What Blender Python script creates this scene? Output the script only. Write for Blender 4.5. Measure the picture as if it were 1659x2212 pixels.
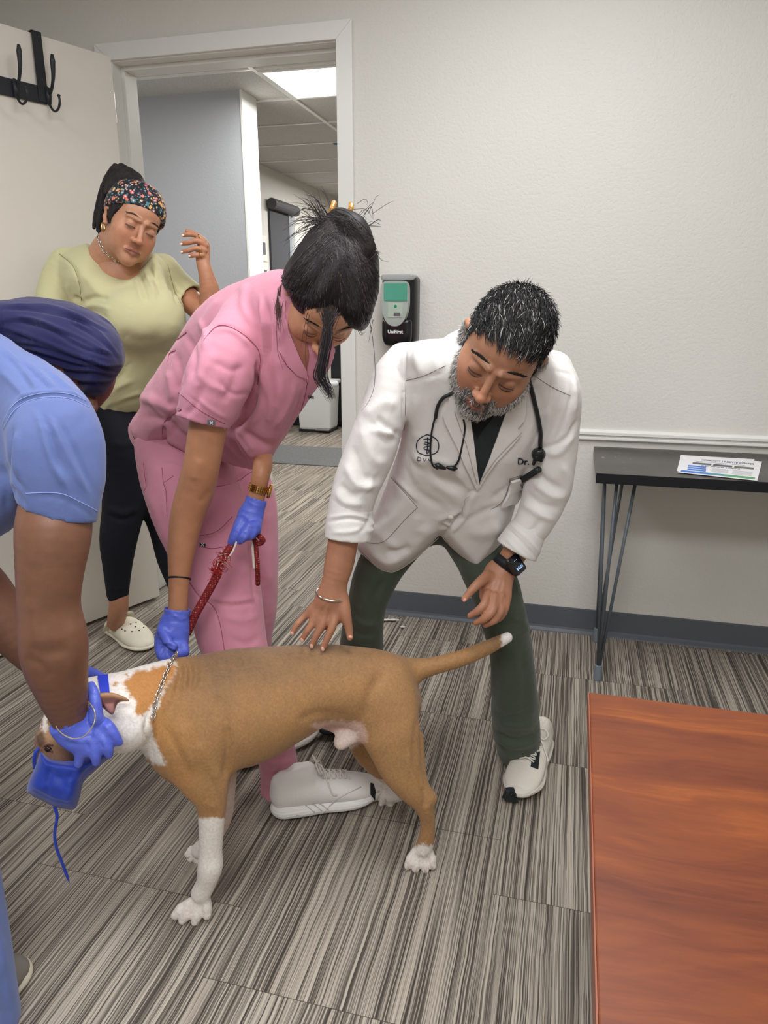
import bpy, math, random
import numpy as np
from mathutils import Vector, Matrix
from mathutils.bvhtree import BVHTree
from mathutils.geometry import delaunay_2d_cdt
import openvdb
random.seed(7); RNG = np.random.default_rng(7)
for _o in list(bpy.data.objects): bpy.data.objects.remove(_o)
SC = bpy.context.scene; COL = SC.collection
# ------------------------------------------------------------------ camera
FL, PITCH, YAW = 1565.0, math.radians(15.9), math.radians(14.5)
PX0, PY0 = 829.5, 1106.0
CAM = np.array([0.0, -2.6373, 1.2])
FW = np.array([-math.sin(YAW)*math.cos(PITCH), math.cos(YAW)*math.cos(PITCH), -math.sin(PITCH)])
RT = np.array([math.cos(YAW), math.sin(YAW), 0.0]); UP = np.cross(RT, FW)
cd = bpy.data.cameras.new('camera'); cam_o = bpy.data.objects.new('camera', cd); COL.objects.link(cam_o)
cam_o.matrix_world = Matrix(((RT[0], UP[0], -FW[0], CAM[0]), (RT[1], UP[1], -FW[1], CAM[1]), (RT[2], UP[2], -FW[2], CAM[2]), (0, 0, 0, 1)))
cd.sensor_fit = 'VERTICAL'; cd.sensor_height = 36.0; cd.lens = FL/2212*36.0; cd.clip_start = 0.02; cd.clip_end = 60
SC.camera = cam_o
# ------------------------------------------------------------------ light
SC.view_settings.view_transform = 'Standard'; SC.view_settings.look = 'None'
SC.view_settings.gamma = 1; SC.view_settings.use_curve_mapping = False; SC.view_settings.exposure = 0.05
W = bpy.data.worlds.new('world'); SC.world = W; W.use_nodes = True
W.node_tree.nodes['Background'].inputs[0].default_value = (0.9, 0.93, 1.0, 1); W.node_tree.nodes['Background'].inputs[1].default_value = 0.35
def area(name, loc, sx, sy, power, col, rot=(0, 0, 0)):
    l = bpy.data.lights.new(name, 'AREA'); l.shape = 'RECTANGLE'; l.size = sx; l.size_y = sy; l.energy = power; l.color = col
    o = bpy.data.objects.new(name, l); COL.objects.link(o); o.location = loc; o.rotation_euler = rot; return o
area('ceiling_light_main', (-0.1, -1.32, 2.41), 0.6, 1.2, 29, (0.965, 0.98, 1.0))
area('ceiling_light_rear', (0.1, -3.15, 2.41), 1.2, 0.6, 42, (0.965, 0.98, 1.0))
area('fill_light_left', (-1.55, -2.1, 2.41), 0.6, 0.9, 19, (0.965, 0.98, 1.0))  # added fill, not a known fixture; lifts the dark wall and door at left
area('ceiling_light_hall', (-1.47, 1.78, 2.40), 0.56, 0.52, 40, (1.0, 0.985, 0.96))
area('fill_light_hall_side', (-2.3, 0.62, 2.41), 0.9, 0.4, 14, (1.0, 0.985, 0.97))  # added fill, out of view above the door head; brightens the grey hall wall
area('ceiling_light_hall_far', (-1.7, 4.9, 2.38), 0.6, 1.2, 70, (1.0, 0.985, 0.96))
# ------------------------------------------------------------------ spaces
def C(x, y, d):            # a picture point at depth d, in camera space (right, down, forward), metres
    return np.array([(x-PX0)*d/FL, (y-PY0)*d/FL, d])
def toW(P):
    P = np.atleast_2d(np.asarray(P, float)); return CAM + P[:, :1]*RT - P[:, 1:2]*UP + P[:, 2:3]*FW
def Wp(x, y, d): return toW(C(x, y, d))[0]
def toC(P):
    P = np.atleast_2d(np.asarray(P, float))-CAM; return np.stack([P@RT, -(P@UP), P@FW], 1)
def px(P): return np.stack([P[:, 0]/P[:, 2]*FL+PX0, P[:, 1]/P[:, 2]*FL+PY0], 1)
def wpix(P): return px(toC(P))
def ray_to(x, y, axis, val):   # world point of a sight line on the plane axis=val
    r = toW(C(x, y, 1.0))[0]-CAM; return CAM + r*(val-CAM[axis])/r[axis]
# ------------------------------------------------------------------ objects
def tag(o, label=None, cat=None, group=None, kind=None):
    if label: o['label'] = label
    if cat: o['category'] = cat
    if group: o['group'] = group
    if kind: o['kind'] = kind
    return o
def empty(name, loc, label=None, cat=None, group=None):
    o = bpy.data.objects.new(name, None); COL.objects.link(o); o.location = Vector(loc); o.empty_display_size = 0.05
    return tag(o, label, cat, group)
def link(name, me, mat=None, parent=None, smooth=True):
    o = bpy.data.objects.new(name, me); COL.objects.link(o)
    if mat is not None:
        for m in (mat if isinstance(mat, (list, tuple)) else [mat]): me.materials.append(m)
    if parent is not None:
        o.parent = parent; bpy.context.view_layer.update() if False else None
        o.matrix_parent_inverse = Matrix.Translation(-WLOC(parent))
    if smooth and len(me.polygons): me.polygons.foreach_set('use_smooth', [True]*len(me.polygons))
    return o
def WLOC(o):
    v = Vector((0, 0, 0))
    if o.type == 'EMPTY': v = Vector(o.location)
    return v
def mesh(name, V, Fs, mat=None, parent=None, smooth=False, col=None):
    me = bpy.data.meshes.new(name); V = np.asarray(V, float)
    if isinstance(Fs, np.ndarray) and Fs.ndim == 2:
        n, k = Fs.shape; me.vertices.add(len(V)); me.vertices.foreach_set('co', V.astype(np.float32).ravel())
        me.loops.add(n*k); me.loops.foreach_set('vertex_index', Fs.astype(np.int32).ravel())
        me.polygons.add(n); me.polygons.foreach_set('loop_start', np.arange(0, n*k, k, dtype=np.int32)); me.update(calc_edges=True); me.validate()
    else:
        me.from_pydata([tuple(v) for v in V], [], [tuple(int(i) for i in f) for f in Fs]); me.update()
    if col is not None and len(me.vertices) == len(col):
        a = me.color_attributes.new('Col', 'FLOAT_COLOR', 'POINT'); c = np.ones((len(col), 4), np.float32); c[:, :3] = col
        a.data.foreach_set('color', c.ravel())
    return link(name, me, mat, parent, smooth)
class MB:                                   # plain solids gathered into one mesh
    def __init__(s): s.V = []; s.F = []
    def add(s, V, Fs):
        n = len(s.V); s.V += [tuple(map(float, v)) for v in V]; s.F += [tuple(int(i)+n for i in f) for f in Fs]; return s
    def box(s, lo, hi, M=None):
        x0, y0, z0 = lo; x1, y1, z1 = hi
        V = [(x0, y0, z0), (x1, y0, z0), (x1, y1, z0), (x0, y1, z0), (x0, y0, z1), (x1, y0, z1), (x1, y1, z1), (x0, y1, z1)]
        if M is not None: V = [tuple(M @ Vector(v)) for v in V]
        return s.add(V, [(0, 3, 2, 1), (4, 5, 6, 7), (0, 1, 5, 4), (1, 2, 6, 5), (2, 3, 7, 6), (3, 0, 4, 7)])
    def tube(s, pts, r, n=10, cap=True, closed=False):
        V, Fs = tube_geo(pts, r, n, cap, closed); return s.add(V, Fs)
    def ext(s, prof, p0, p1, u, v):        # profile (a,b) swept p0->p1, a along u, b along v
        p0, p1, u, v = map(np.asarray, (p0, p1, u, v)); n = len(prof)
        V = [p0+a*u+b*v for a, b in prof]+[p1+a*u+b*v for a, b in prof]
        return s.add(V, [(i, (i+1) % n, n+(i+1) % n, n+i) for i in range(n)]+[tuple(range(n))[::-1], tuple(range(n, 2*n))])
    def build(s, name, mat, parent=None, smooth=False, bevel=0):
        o = mesh(name, s.V, s.F, mat, parent, smooth)
        if bevel:
            m = o.modifiers.new('bevel', 'BEVEL'); m.width = bevel; m.segments = 2; m.limit_method = 'ANGLE'
        return o
def tube_geo(pts, r, n=10, cap=True, closed=False, flat=1.0, up=None):
    pts = np.asarray(pts, float); m = len(pts); r = np.broadcast_to(np.asarray(r, float), (m,))
    T = np.gradient(pts, axis=0) if not closed else (np.roll(pts, -1, 0)-np.roll(pts, 1, 0))
    T /= np.linalg.norm(T, axis=1)[:, None]+1e-12
    a = np.array(up, float) if up is not None else (np.array([0, 0, 1.0]) if abs(T[0][2]) < .9 else np.array([1.0, 0, 0])); V = []
    N = a-T[0]*(a@T[0]); N /= np.linalg.norm(N)
    for i in range(m):
        if up is not None: N = np.array(up, float)
        N = N-T[i]*(N@T[i]); N /= np.linalg.norm(N)+1e-12; B = np.cross(T[i], N)
        for j in range(n):
            t = 2*math.pi*j/n; V.append(pts[i]+r[i]*(math.cos(t)*N*flat+math.sin(t)*B))
    Fs = []; mm = m if closed else m-1
    for i in range(mm):
        k = (i+1) % m
        for j in range(n): Fs.append((i*n+j, i*n+(j+1) % n, k*n+(j+1) % n, k*n+j))
    if cap and not closed: Fs += [tuple(range(n))[::-1], tuple(range((m-1)*n, m*n))]
    return V, Fs
def crom(P, n=6):                           # smooth curve through stations (rows of any width)
    P = np.asarray(P, float)
    if len(P) < 3: return np.array([P[0]+(P[-1]-P[0])*t for t in np.linspace(0, 1, n+1)])
    Q = np.vstack([2*P[0]-P[1], P, 2*P[-1]-P[-2]]); out = []
    for i in range(1, len(Q)-2):
        for t in np.linspace(0, 1, n, endpoint=False):
            a, b, c, d = Q[i-1], Q[i], Q[i+1], Q[i+2]
            out.append(.5*((2*b)+(-a+c)*t+(2*a-5*b+4*c-d)*t*t+(-a+3*b-3*c+d)*t**3))
    out.append(P[-1]); return np.array(out)
# ------------------------------------------------------------------ implicit surfaces, in camera space
def polysd(poly, X, Y):                     # signed distance to a polygon (negative inside)
    poly = np.asarray(poly, float); d = np.full(X.shape, 1e9); ins = np.zeros(X.shape, bool)
    for (x0, y0), (x1, y1) in zip(poly, np.roll(poly, -1, 0)):
        ex, ey = x1-x0, y1-y0; wx, wy = X-x0, Y-y0
        t = np.clip((wx*ex+wy*ey)/(ex*ex+ey*ey+1e-12), 0, 1); d = np.minimum(d, np.hypot(wx-t*ex, wy-t*ey))
        c = ((y0 > Y) != (y1 > Y)); xi = x0+(Y-y0)*ex/np.where(abs(ey) < 1e-9, 1e-9, ey); ins ^= c & (X < xi)
    return np.where(ins, -d, d)
class Sdf:
    def __init__(s, h): s.h = h; s.P = []
    def seg(s, a, b, ra, rb, k=0.012, ka=1., kb=1., n=None, cut=False): s.P.append(('seg', np.array(a), np.array(b), ra, rb, k, ka, kb, n, cut)); return s
    def chain(s, st, k=0.012, n=4, cut=False, e0=None, e1=None):
        # stations (x, y, depth, half-width px[, depth ratio]) -> tapered limb with an elliptical section
        st = np.array([tuple(q)+(1.0,)*(5-len(q)) for q in st], float); st = crom(st, n) if len(st) > 2 else st
        g = []; pl = []
        for e, A_, B_ in ((e0, st[0], st[1]), (e1, st[-1], st[-2])):   # flat ends: e = True, or a lean (right, down, forward)
            if e is not None:
                t_ = C(*A_[:3])-C(*B_[:3]) if e is True else np.array(e, float); pl.append((C(*A_[:3]), t_/np.linalg.norm(t_)))
        for q0, q1 in zip(st[:-1], st[1:]):
            a, b = C(*q0[:3]), C(*q1[:3]); g.append(('seg', a, b, q0[3]*q0[2]/FL, q1[3]*q1[2]/FL, k, q0[4], q1[4], None, cut))
        s.P.append(('grp', g, k, pl, cut)); return s
    def ell(s, c, r, R=None, k=0.012, cut=False): s.P.append(('ell', np.array(c, float), np.array(r, float), np.eye(3) if R is None else np.array(R, float), k, cut)); return s
    def infl(s, poly, dep, T, R, k=0.01, cut=False, n=3, round_=.35):
        # outline polygon (px) -> a padded body: mid-depth dep(x, y), half thickness T (m), rounding R (px)
        poly = crom(np.vstack([poly, poly[:1]]), n)[:-1] if n > 1 else np.array(poly, float); s.P.append(('inf', poly, dep, T, R, k, cut, round_)); return s
    def ecut(s, c, r, R, planes, k=.01):     # an ellipsoid trimmed by planes
        s.P.append(('ec', np.array(c, float), np.array(r, float), np.array(R, float), k, planes, False)); return s
    def plane(s, p, nrm, k=.004): s.P.append(('pln', np.array(p, float), np.array(nrm, float)/np.linalg.norm(nrm), k)); return s
    def _bb(s, p, m=0):
        if p[0] == 'seg':
            r = max(p[3]*max(1, p[6]), p[4]*max(1, p[7]))+m; return np.minimum(p[1], p[2])-r, np.maximum(p[1], p[2])+r
        if p[0] == 'grp': bb = [s._bb(q, m) for q in p[1]]; return np.min([b[0] for b in bb], 0), np.max([b[1] for b in bb], 0)
        if p[0] in ('ell', 'ec'): r = max(p[2])+m; return p[1]-r, p[1]+r
        if p[0] == 'inf':
            q = p[1]; D = np.array([p[2](x, y) for x, y in q]+[p[2](*q.mean(0))]); T = p[3] if not callable(p[3]) else .2
            A = [C(x, y, d) for (x, y), d in zip(q, D)]; A = np.array(A); lo, hi = A.min(0), A.max(0); lo[2] = D.min()-T; hi[2] = D.max()+T
            lo[:2] *= 1.0; return lo-m-.02, hi+m+.02
    def field(s):
        h = s.h; bb = [s._bb(p, 3*h) for p in s.P if p[0] != 'pln' and not (p[-1] is True)]
        lo = np.min([b[0] for b in bb], 0); hi = np.max([b[1] for b in bb], 0); n = np.ceil((hi-lo)/h).astype(int)+1
        f = np.full(n, 0.05, np.float32)
        for p in s.P:
            if p[0] == 'pln':
                g = [lo[i]+h*np.arange(n[i]) for i in range(3)]
                d = (g[0][:, None, None]-p[1][0])*p[2][0]+(g[1][None, :, None]-p[1][1])*p[2][1]+(g[2][None, None, :]-p[1][2])*p[2][2]
                f = np.maximum(f, d.astype(np.float32)); continue
            k = {'ell': 4, 'ec': 4, 'grp': 2}.get(p[0], 5); k = p[k]; cut = p[-2] if p[0] == 'inf' else p[-1]
            b0, b1 = s._bb(p, max(k, 3*h)); i0 = np.clip(np.floor((b0-lo)/h).astype(int), 0, n); i1 = np.clip(np.ceil((b1-lo)/h).astype(int)+1, 0, n)
            if (i1 <= i0).any(): continue
            if p[0] == 'grp':
                d = np.full(i1-i0, .05, np.float32)
                for q in p[1]:
                    c0, c1 = s._bb(q, max(k, 3*h)); j0 = np.clip(np.floor((c0-lo)/h).astype(int), i0, i1); j1 = np.clip(np.ceil((c1-lo)/h).astype(int)+1, i0, i1)
                    if (j1 <= j0).any(): continue
                    w = d[j0[0]-i0[0]:j1[0]-i0[0], j0[1]-i0[1]:j1[1]-i0[1], j0[2]-i0[2]:j1[2]-i0[2]]; w[...] = np.minimum(w, s._d(q, lo, h, j0, j1))
                for c_, n_ in p[3]:
                    X = (lo[0]+h*np.arange(i0[0], i1[0]))[:, None, None]; Y = (lo[1]+h*np.arange(i0[1], i1[1]))[None, :, None]; Z = (lo[2]+h*np.arange(i0[2], i1[2]))[None, None, :]
                    d = np.maximum(d, ((X-c_[0])*n_[0]+(Y-c_[1])*n_[1]+(Z-c_[2])*n_[2]).astype(np.float32))
            else: d = s._d(p, lo, h, i0, i1)
            sub = f[i0[0]:i1[0], i0[1]:i1[1], i0[2]:i1[2]]; d = d.astype(np.float32)
            if cut: d = -d; hh = np.maximum(k-abs(sub-d), 0)/k; sub[...] = np.maximum(sub, d)+hh*hh*k*.25
            else: hh = np.maximum(k-abs(sub-d), 0)/k; sub[...] = np.minimum(sub, d)-hh*hh*k*.25
        return f, lo
    def _d(s, p, lo, h, i0, i1):
        X = (lo[0]+h*np.arange(i0[0], i1[0]))[:, None, None]; Y = (lo[1]+h*np.arange(i0[1], i1[1]))[None, :, None]; Z = (lo[2]+h*np.arange(i0[2], i1[2]))[None, None, :]
        cut = False
        if p[0] == 'seg':
            _, a, b, ra, rb, k, ka, kb, nn, cut = p; ab = b-a; L2 = ab@ab+1e-12
            t = np.clip(((X-a[0])*ab[0]+(Y-a[1])*ab[1]+(Z-a[2])*ab[2])/L2, 0, 1)
            vx, vy, vz = X-a[0]-t*ab[0], Y-a[1]-t*ab[1], Z-a[2]-t*ab[2]; q = vx*vx+vy*vy+vz*vz
            if ka != 1 or kb != 1:
                u = ab/math.sqrt(L2)
                if nn is None: vd = (a+b)/np.linalg.norm(a+b)
                else: vd = np.array(nn)
                nv = vd-u*(vd@u); nv /= np.linalg.norm(nv)+1e-9
                dn = vx*nv[0]+vy*nv[1]+vz*nv[2]; kk = ka+(kb-ka)*t; q = q+(1/(kk*kk)-1)*dn*dn
                d = (np.sqrt(np.maximum(q, 1e-12))-(ra+(rb-ra)*t))*np.minimum(1, kk)
            else: d = np.sqrt(q)-(ra+(rb-ra)*t)
        elif p[0] in ('ell', 'ec'):
            c, r, R = p[1:4]; x, y, z = X-c[0], Y-c[1], Z-c[2]
            L = [(x*R[0][i]+y*R[1][i]+z*R[2][i])/r[i] for i in range(3)]; q = np.sqrt(L[0]**2+L[1]**2+L[2]**2)
            d = (q-1)*min(r)*.9+0*q; L2 = np.sqrt(sum((L[i]/r[i])**2 for i in range(3)))+1e-9; d = np.clip(q*(q-1)/L2, -.08, .2)
            if p[0] == 'ec':
                for c_, n_ in p[5]: n_ = np.array(n_)/np.linalg.norm(n_); d = np.maximum(d, (X-c_[0])*n_[0]+(Y-c_[1])*n_[1]+(Z-c_[2])*n_[2])
        else:
            _, poly, dep, T, R, k, cut, rd = p
            zm = np.mean([dep(*q) for q in poly[::6]]); m2 = 2.0*FL/1000
            # 2-D lookup of the outline distance
            pts = px(np.stack(np.meshgrid([lo[0]+h*i0[0], lo[0]+h*i1[0]], [lo[1]+h*i0[1], lo[1]+h*i1[1]], [lo[2]+h*i0[2], lo[2]+h*i1[2]], indexing='ij'), -1).reshape(-1, 3))
            ux0, uy0 = poly.min(0)-60; ux1, uy1 = poly.max(0)+60; st = 3.0
            gx = np.arange(ux0, ux1+st, st); gy = np.arange(uy0, uy1+st, st); GX, GY = np.meshgrid(gx, gy, indexing='ij'); SD = polysd(poly, GX, GY)
            DD = np.vectorize(dep)(GX, GY); TT = np.vectorize(T)(GX, GY) if callable(T) else None
            Xb, Yb, Zb = np.broadcast_arrays(X, Y, Z); U = (Xb/Zb*FL+PX0-ux0)/st; V = (Yb/Zb*FL+PY0-uy0)/st
            U = np.clip(U, 0, len(gx)-1.001); V = np.clip(V, 0, len(gy)-1.001); iu = U.astype(int); iv = V.astype(int); fu = U-iu; fv = V-iv
            bl = lambda A: A[iu, iv]*(1-fu)*(1-fv)+A[iu+1, iv]*fu*(1-fv)+A[iu, iv+1]*(1-fu)*fv+A[iu+1, iv+1]*fu*fv
            sd = bl(SD); dd = bl(DD); th = bl(TT) if TT is not None else T
            Rr = bl(np.vectorize(R)(GX, GY)) if callable(R) else R; e = np.clip(-sd/Rr, 0, 1); prof = th*np.sqrt(np.maximum(1-(1-e)**2, 0)); zz = np.abs(Zb-dd)
            d = np.where(sd > 0, np.hypot(sd*zm/FL, np.maximum(zz, 0)), np.maximum(zz-prof, sd*zm/FL)*.8)
        return d
    def mesh(s):
        f, lo = s.field(); f[[0, -1]] = .05; f[:, [0, -1]] = .05; f[:, :, [0, -1]] = .05
        g = openvdb.FloatGrid(.05); g.copyFromArray(f); P, Q = g.convertToQuads(0.0)
        V = lo+P.astype(float)*s.h; Q = Q.astype(np.int64); c = V-V.mean(0)
        vol = np.einsum('ij,ij->i', c[Q[:, 0]], np.cross(c[Q[:, 1]], c[Q[:, 2]])).sum()
        return V, (Q if vol > 0 else Q[:, ::-1])
def vnorm(V, Q):
    n = np.zeros_like(V); a = V[Q[:, 2]]-V[Q[:, 0]]; b = V[Q[:, 3]]-V[Q[:, 1]]; fn = np.cross(a, b)
    for i in range(4): np.add.at(n, Q[:, i], fn)
    return n/(np.linalg.norm(n, axis=1)[:, None]+1e-12)
def smoothm(V, Q, it=2, lam=.5):
    for _ in range(it):
        S = np.zeros_like(V); c = np.zeros(len(V))
        for i in range(4):
            for j in (1, 3): np.add.at(S, Q[:, i], V[Q[:, (i+j) % 4]]); np.add.at(c, Q[:, i], 1)
        V = V+lam*(S/np.maximum(c, 1)[:, None]-V)
    return V
def plog(P, pts):                            # distance of px points to a polyline and position along it 0..1
    d = np.full(len(P), 1e9); s = np.zeros(len(P)); L = np.r_[0, np.cumsum(np.linalg.norm(np.diff(pts, axis=0), axis=1))]; L /= L[-1]
    for i in range(len(pts)-1):
        e = pts[i+1]-pts[i]; w = P-pts[i]; t = np.clip((w@e)/(e@e+1e-9), 0, 1); q = np.linalg.norm(w-t[:, None]*e, axis=1)
        m = q < d; d[m] = q[m]; s[m] = (L[i]+t*(L[i+1]-L[i]))[m]
    return d, s
def folds(V, Q, fl, side=1):
    # cloth folds: each (polyline px, half width px, height mm) raises (+) or sinks (-) the cloth along its normal
    N = vnorm(V, Q); vis = (N*V).sum(1) < 0.02; U = px(V); D = np.zeros(len(V))
    for pts, w, a in fl:
        pts = np.array(pts, float); pts = crom(pts, 5) if len(pts) > 2 else pts; lo = pts.min(0)-3*w; hi = pts.max(0)+3*w
        idx = np.nonzero(vis & (U[:, 0] > lo[0]) & (U[:, 0] < hi[0]) & (U[:, 1] > lo[1]) & (U[:, 1] < hi[1]))[0]
        if not len(idx): continue
        d, s = plog(U[idx], pts); D[idx] += a*.001*np.exp(-(d/w)**2)*np.clip(np.minimum(s, 1-s)*5+.12, 0, 1)
    return V+N*D[:, None]
def cloth(name, sdf, mat, parent, fl=(), sm=1, col=None, noise=None):
    V, Q = sdf.mesh(); V = smoothm(V, Q, sm)
    if noise: V = V+vnorm(V, Q)*(noise(V)[:, None])
    if fl: V = folds(V, Q, fl); V = smoothm(V, Q, 1, .3)
    c = None if col is None else col(V, vnorm(V, Q)); o = mesh(name, toW(V), Q[:, ::-1] if FLIP else Q, mat, parent, True, c)
    return o, (V, Q)
FLIP = False
def wav(V, f, seed=0, n=4):                  # cheap smooth 3-D noise, about -1..1
    r = np.random.default_rng(seed); o = np.zeros(len(V))
    for i in range(n):
        k = r.normal(size=3); k /= np.linalg.norm(k); o += np.sin(V@k*f*(1+.35*i)*6.283+r.uniform(0, 6.28)+1.3*np.sin(V@np.roll(k, 1)*f*4))
    return o/n
class Hit:                                   # looks up the surface seen at a picture point
    def __init__(s, *geos):
        VV = []; FF = []; n = 0
        for V, Q in geos: VV.append(V); FF.append(Q+n); n += len(V)
        V = np.vstack(VV); Q = np.vstack(FF); s.b = BVHTree.FromPolygons([Vector(v) for v in V], [tuple(q) for q in Q.tolist()])
    def __call__(s, x, y, off=0.0, dmin=.2):
        r = Vector(C(x, y, 1.0)).normalized(); h = s.b.ray_cast(r*dmin, r)
        if h[0] is None: return None
        n = h[1] if h[1].dot(r) < 0 else -h[1]; return np.array(h[0]+n*off), np.array(n)
def drape(name, hit, poly, mat, parent, th=.0025, off=.0, step=7, fall=None, col=None, sub=None):
    # a flat piece of cloth lying on the surface under its outline: real thickness, edges turned down
    poly = np.array(poly, float); B = []
    for a, b in zip(poly, np.roll(poly, -1, 0)):
        m = max(1, int(np.linalg.norm(b-a)/step)); B += [a+(b-a)*i/m for i in range(m)]
    B = np.array(B); nb = len(B); lo = poly.min(0); hi = poly.max(0)
    gx, gy = np.meshgrid(np.arange(lo[0], hi[0], step), np.arange(lo[1], hi[1], step)); G = np.stack([gx.ravel(), gy.ravel()], 1)
    G = G[polysd(poly, G[:, 0], G[:, 1]) < -step*.55]; A = np.vstack([B, G])
    v, e, f, *_ = delaunay_2d_cdt([Vector(p) for p in A], [(i, (i+1) % nb) for i in range(nb)], [list(range(nb))], 1, 1e-4)
    A = np.array([tuple(p) for p in v]); n = len(A); top = []; last = None; hs = [hit(*p) for p in A]
    dz = [h[0][2] for h in hs if h is not None]; md = np.median(dz) if dz else (fall or 1.5)
    for p, h in zip(A, hs):
        if h is None: top.append((C(p[0], p[1], fall or md), np.array([0, 0, -1.])))
        else: top.append(h)
    P1 = np.array([t[0]+t[1]*(off+th) for t in top]); P0 = np.array([t[0]+t[1]*(off-.002) for t in top])
    fs = [tuple(q) for q in f]; cnt = {}
    for q in fs:
        for i in range(len(q)): a, b = q[i], q[(i+1) % len(q)]; cnt[(a, b)] = 1
    F2 = list(fs)+[tuple(i+n for i in q[::-1]) for q in fs]
    for (a, b) in cnt:
        if (b, a) not in cnt: F2.append((b, a, a+n, b+n))
    V = np.vstack([P1, P0]); o = mesh(name, toW(V), F2, mat, parent, True, None if col is None else col(V))
    m = o.modifiers.new('edge', 'EDGE_SPLIT'); m.split_angle = 1.1
    return o
def line_on(hit, pts, off=.001, n=8, fall=None):
    P = crom(np.array(pts, float), n) if len(pts) > 2 else np.array([np.array(pts[0])+(np.array(pts[1])-np.array(pts[0]))*t for t in np.linspace(0, 1, n+1)])
    out = []
    for p in P:
        h = hit(*p[:2], off)
        if h is not None: out.append(h[0])
        elif fall: out.append(C(p[0], p[1], fall))
    out = np.array(out)
    for _ in range(2):
        if len(out) > 4: out[1:-1] = out[1:-1]*.5+(out[:-2]+out[2:])*.25
    return out
def strands(name, paths, mat, parent, n=3, kind=None, col=None):
    VV = []; FF = []; k = 0; CC = []
    for i, (P, r) in enumerate(paths):
        if len(P) < 2: continue
        m = len(P); rr = np.asarray(r)*np.ones(m); V, Fq = tube_geo(P, rr, n, False); VV.append(np.array(V)); FF.append(np.array(Fq)+k); k += len(V)
        if col is not None: CC.append(np.repeat([col[i]], len(V), 0))
    if not VV: return None
    o = mesh(name, toW(np.vstack(VV)), np.vstack(FF), mat, parent, True, np.vstack(CC) if CC else None)
    return tag(o, kind=kind) if kind else o
def text_mesh(txt, size=1.0, bold=False, ext=0.0, shear=0):
    c = bpy.data.curves.new('t', 'FONT'); c.body = txt; c.size = size; c.align_x = 'CENTER'; c.align_y = 'CENTER'; c.extrude = ext; c.shear = shear
    if bold: c.offset = .018*size
    c.resolution_u = 3; o = bpy.data.objects.new('t', c); COL.objects.link(o); dg = bpy.context.evaluated_depsgraph_get(); me = bpy.data.meshes.new_from_object(o.evaluated_get(dg))
    V = np.array([tuple(v.co) for v in me.vertices]); me.calc_loop_triangles(); Fs = [tuple(p.vertices) for p in me.loop_triangles]; bpy.data.objects.remove(o); return V, Fs
def text_on(name, hit, txt, cx, cy, hpx, ang, mat, parent, off=.0018, bold=False, flipx=1):
    V, Fs = text_mesh(txt, 1.0, bold); ca, sa = math.cos(ang), math.sin(ang); out = []
    for v in V:
        x, y = v[0]*hpx*flipx, -v[1]*hpx; h = hit(cx+x*ca-y*sa, cy+x*sa+y*ca, off); out.append(h[0] if h is not None else C(cx, cy, 1.4))
    return mesh(name, toW(np.array(out)), Fs, mat, parent)
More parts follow.
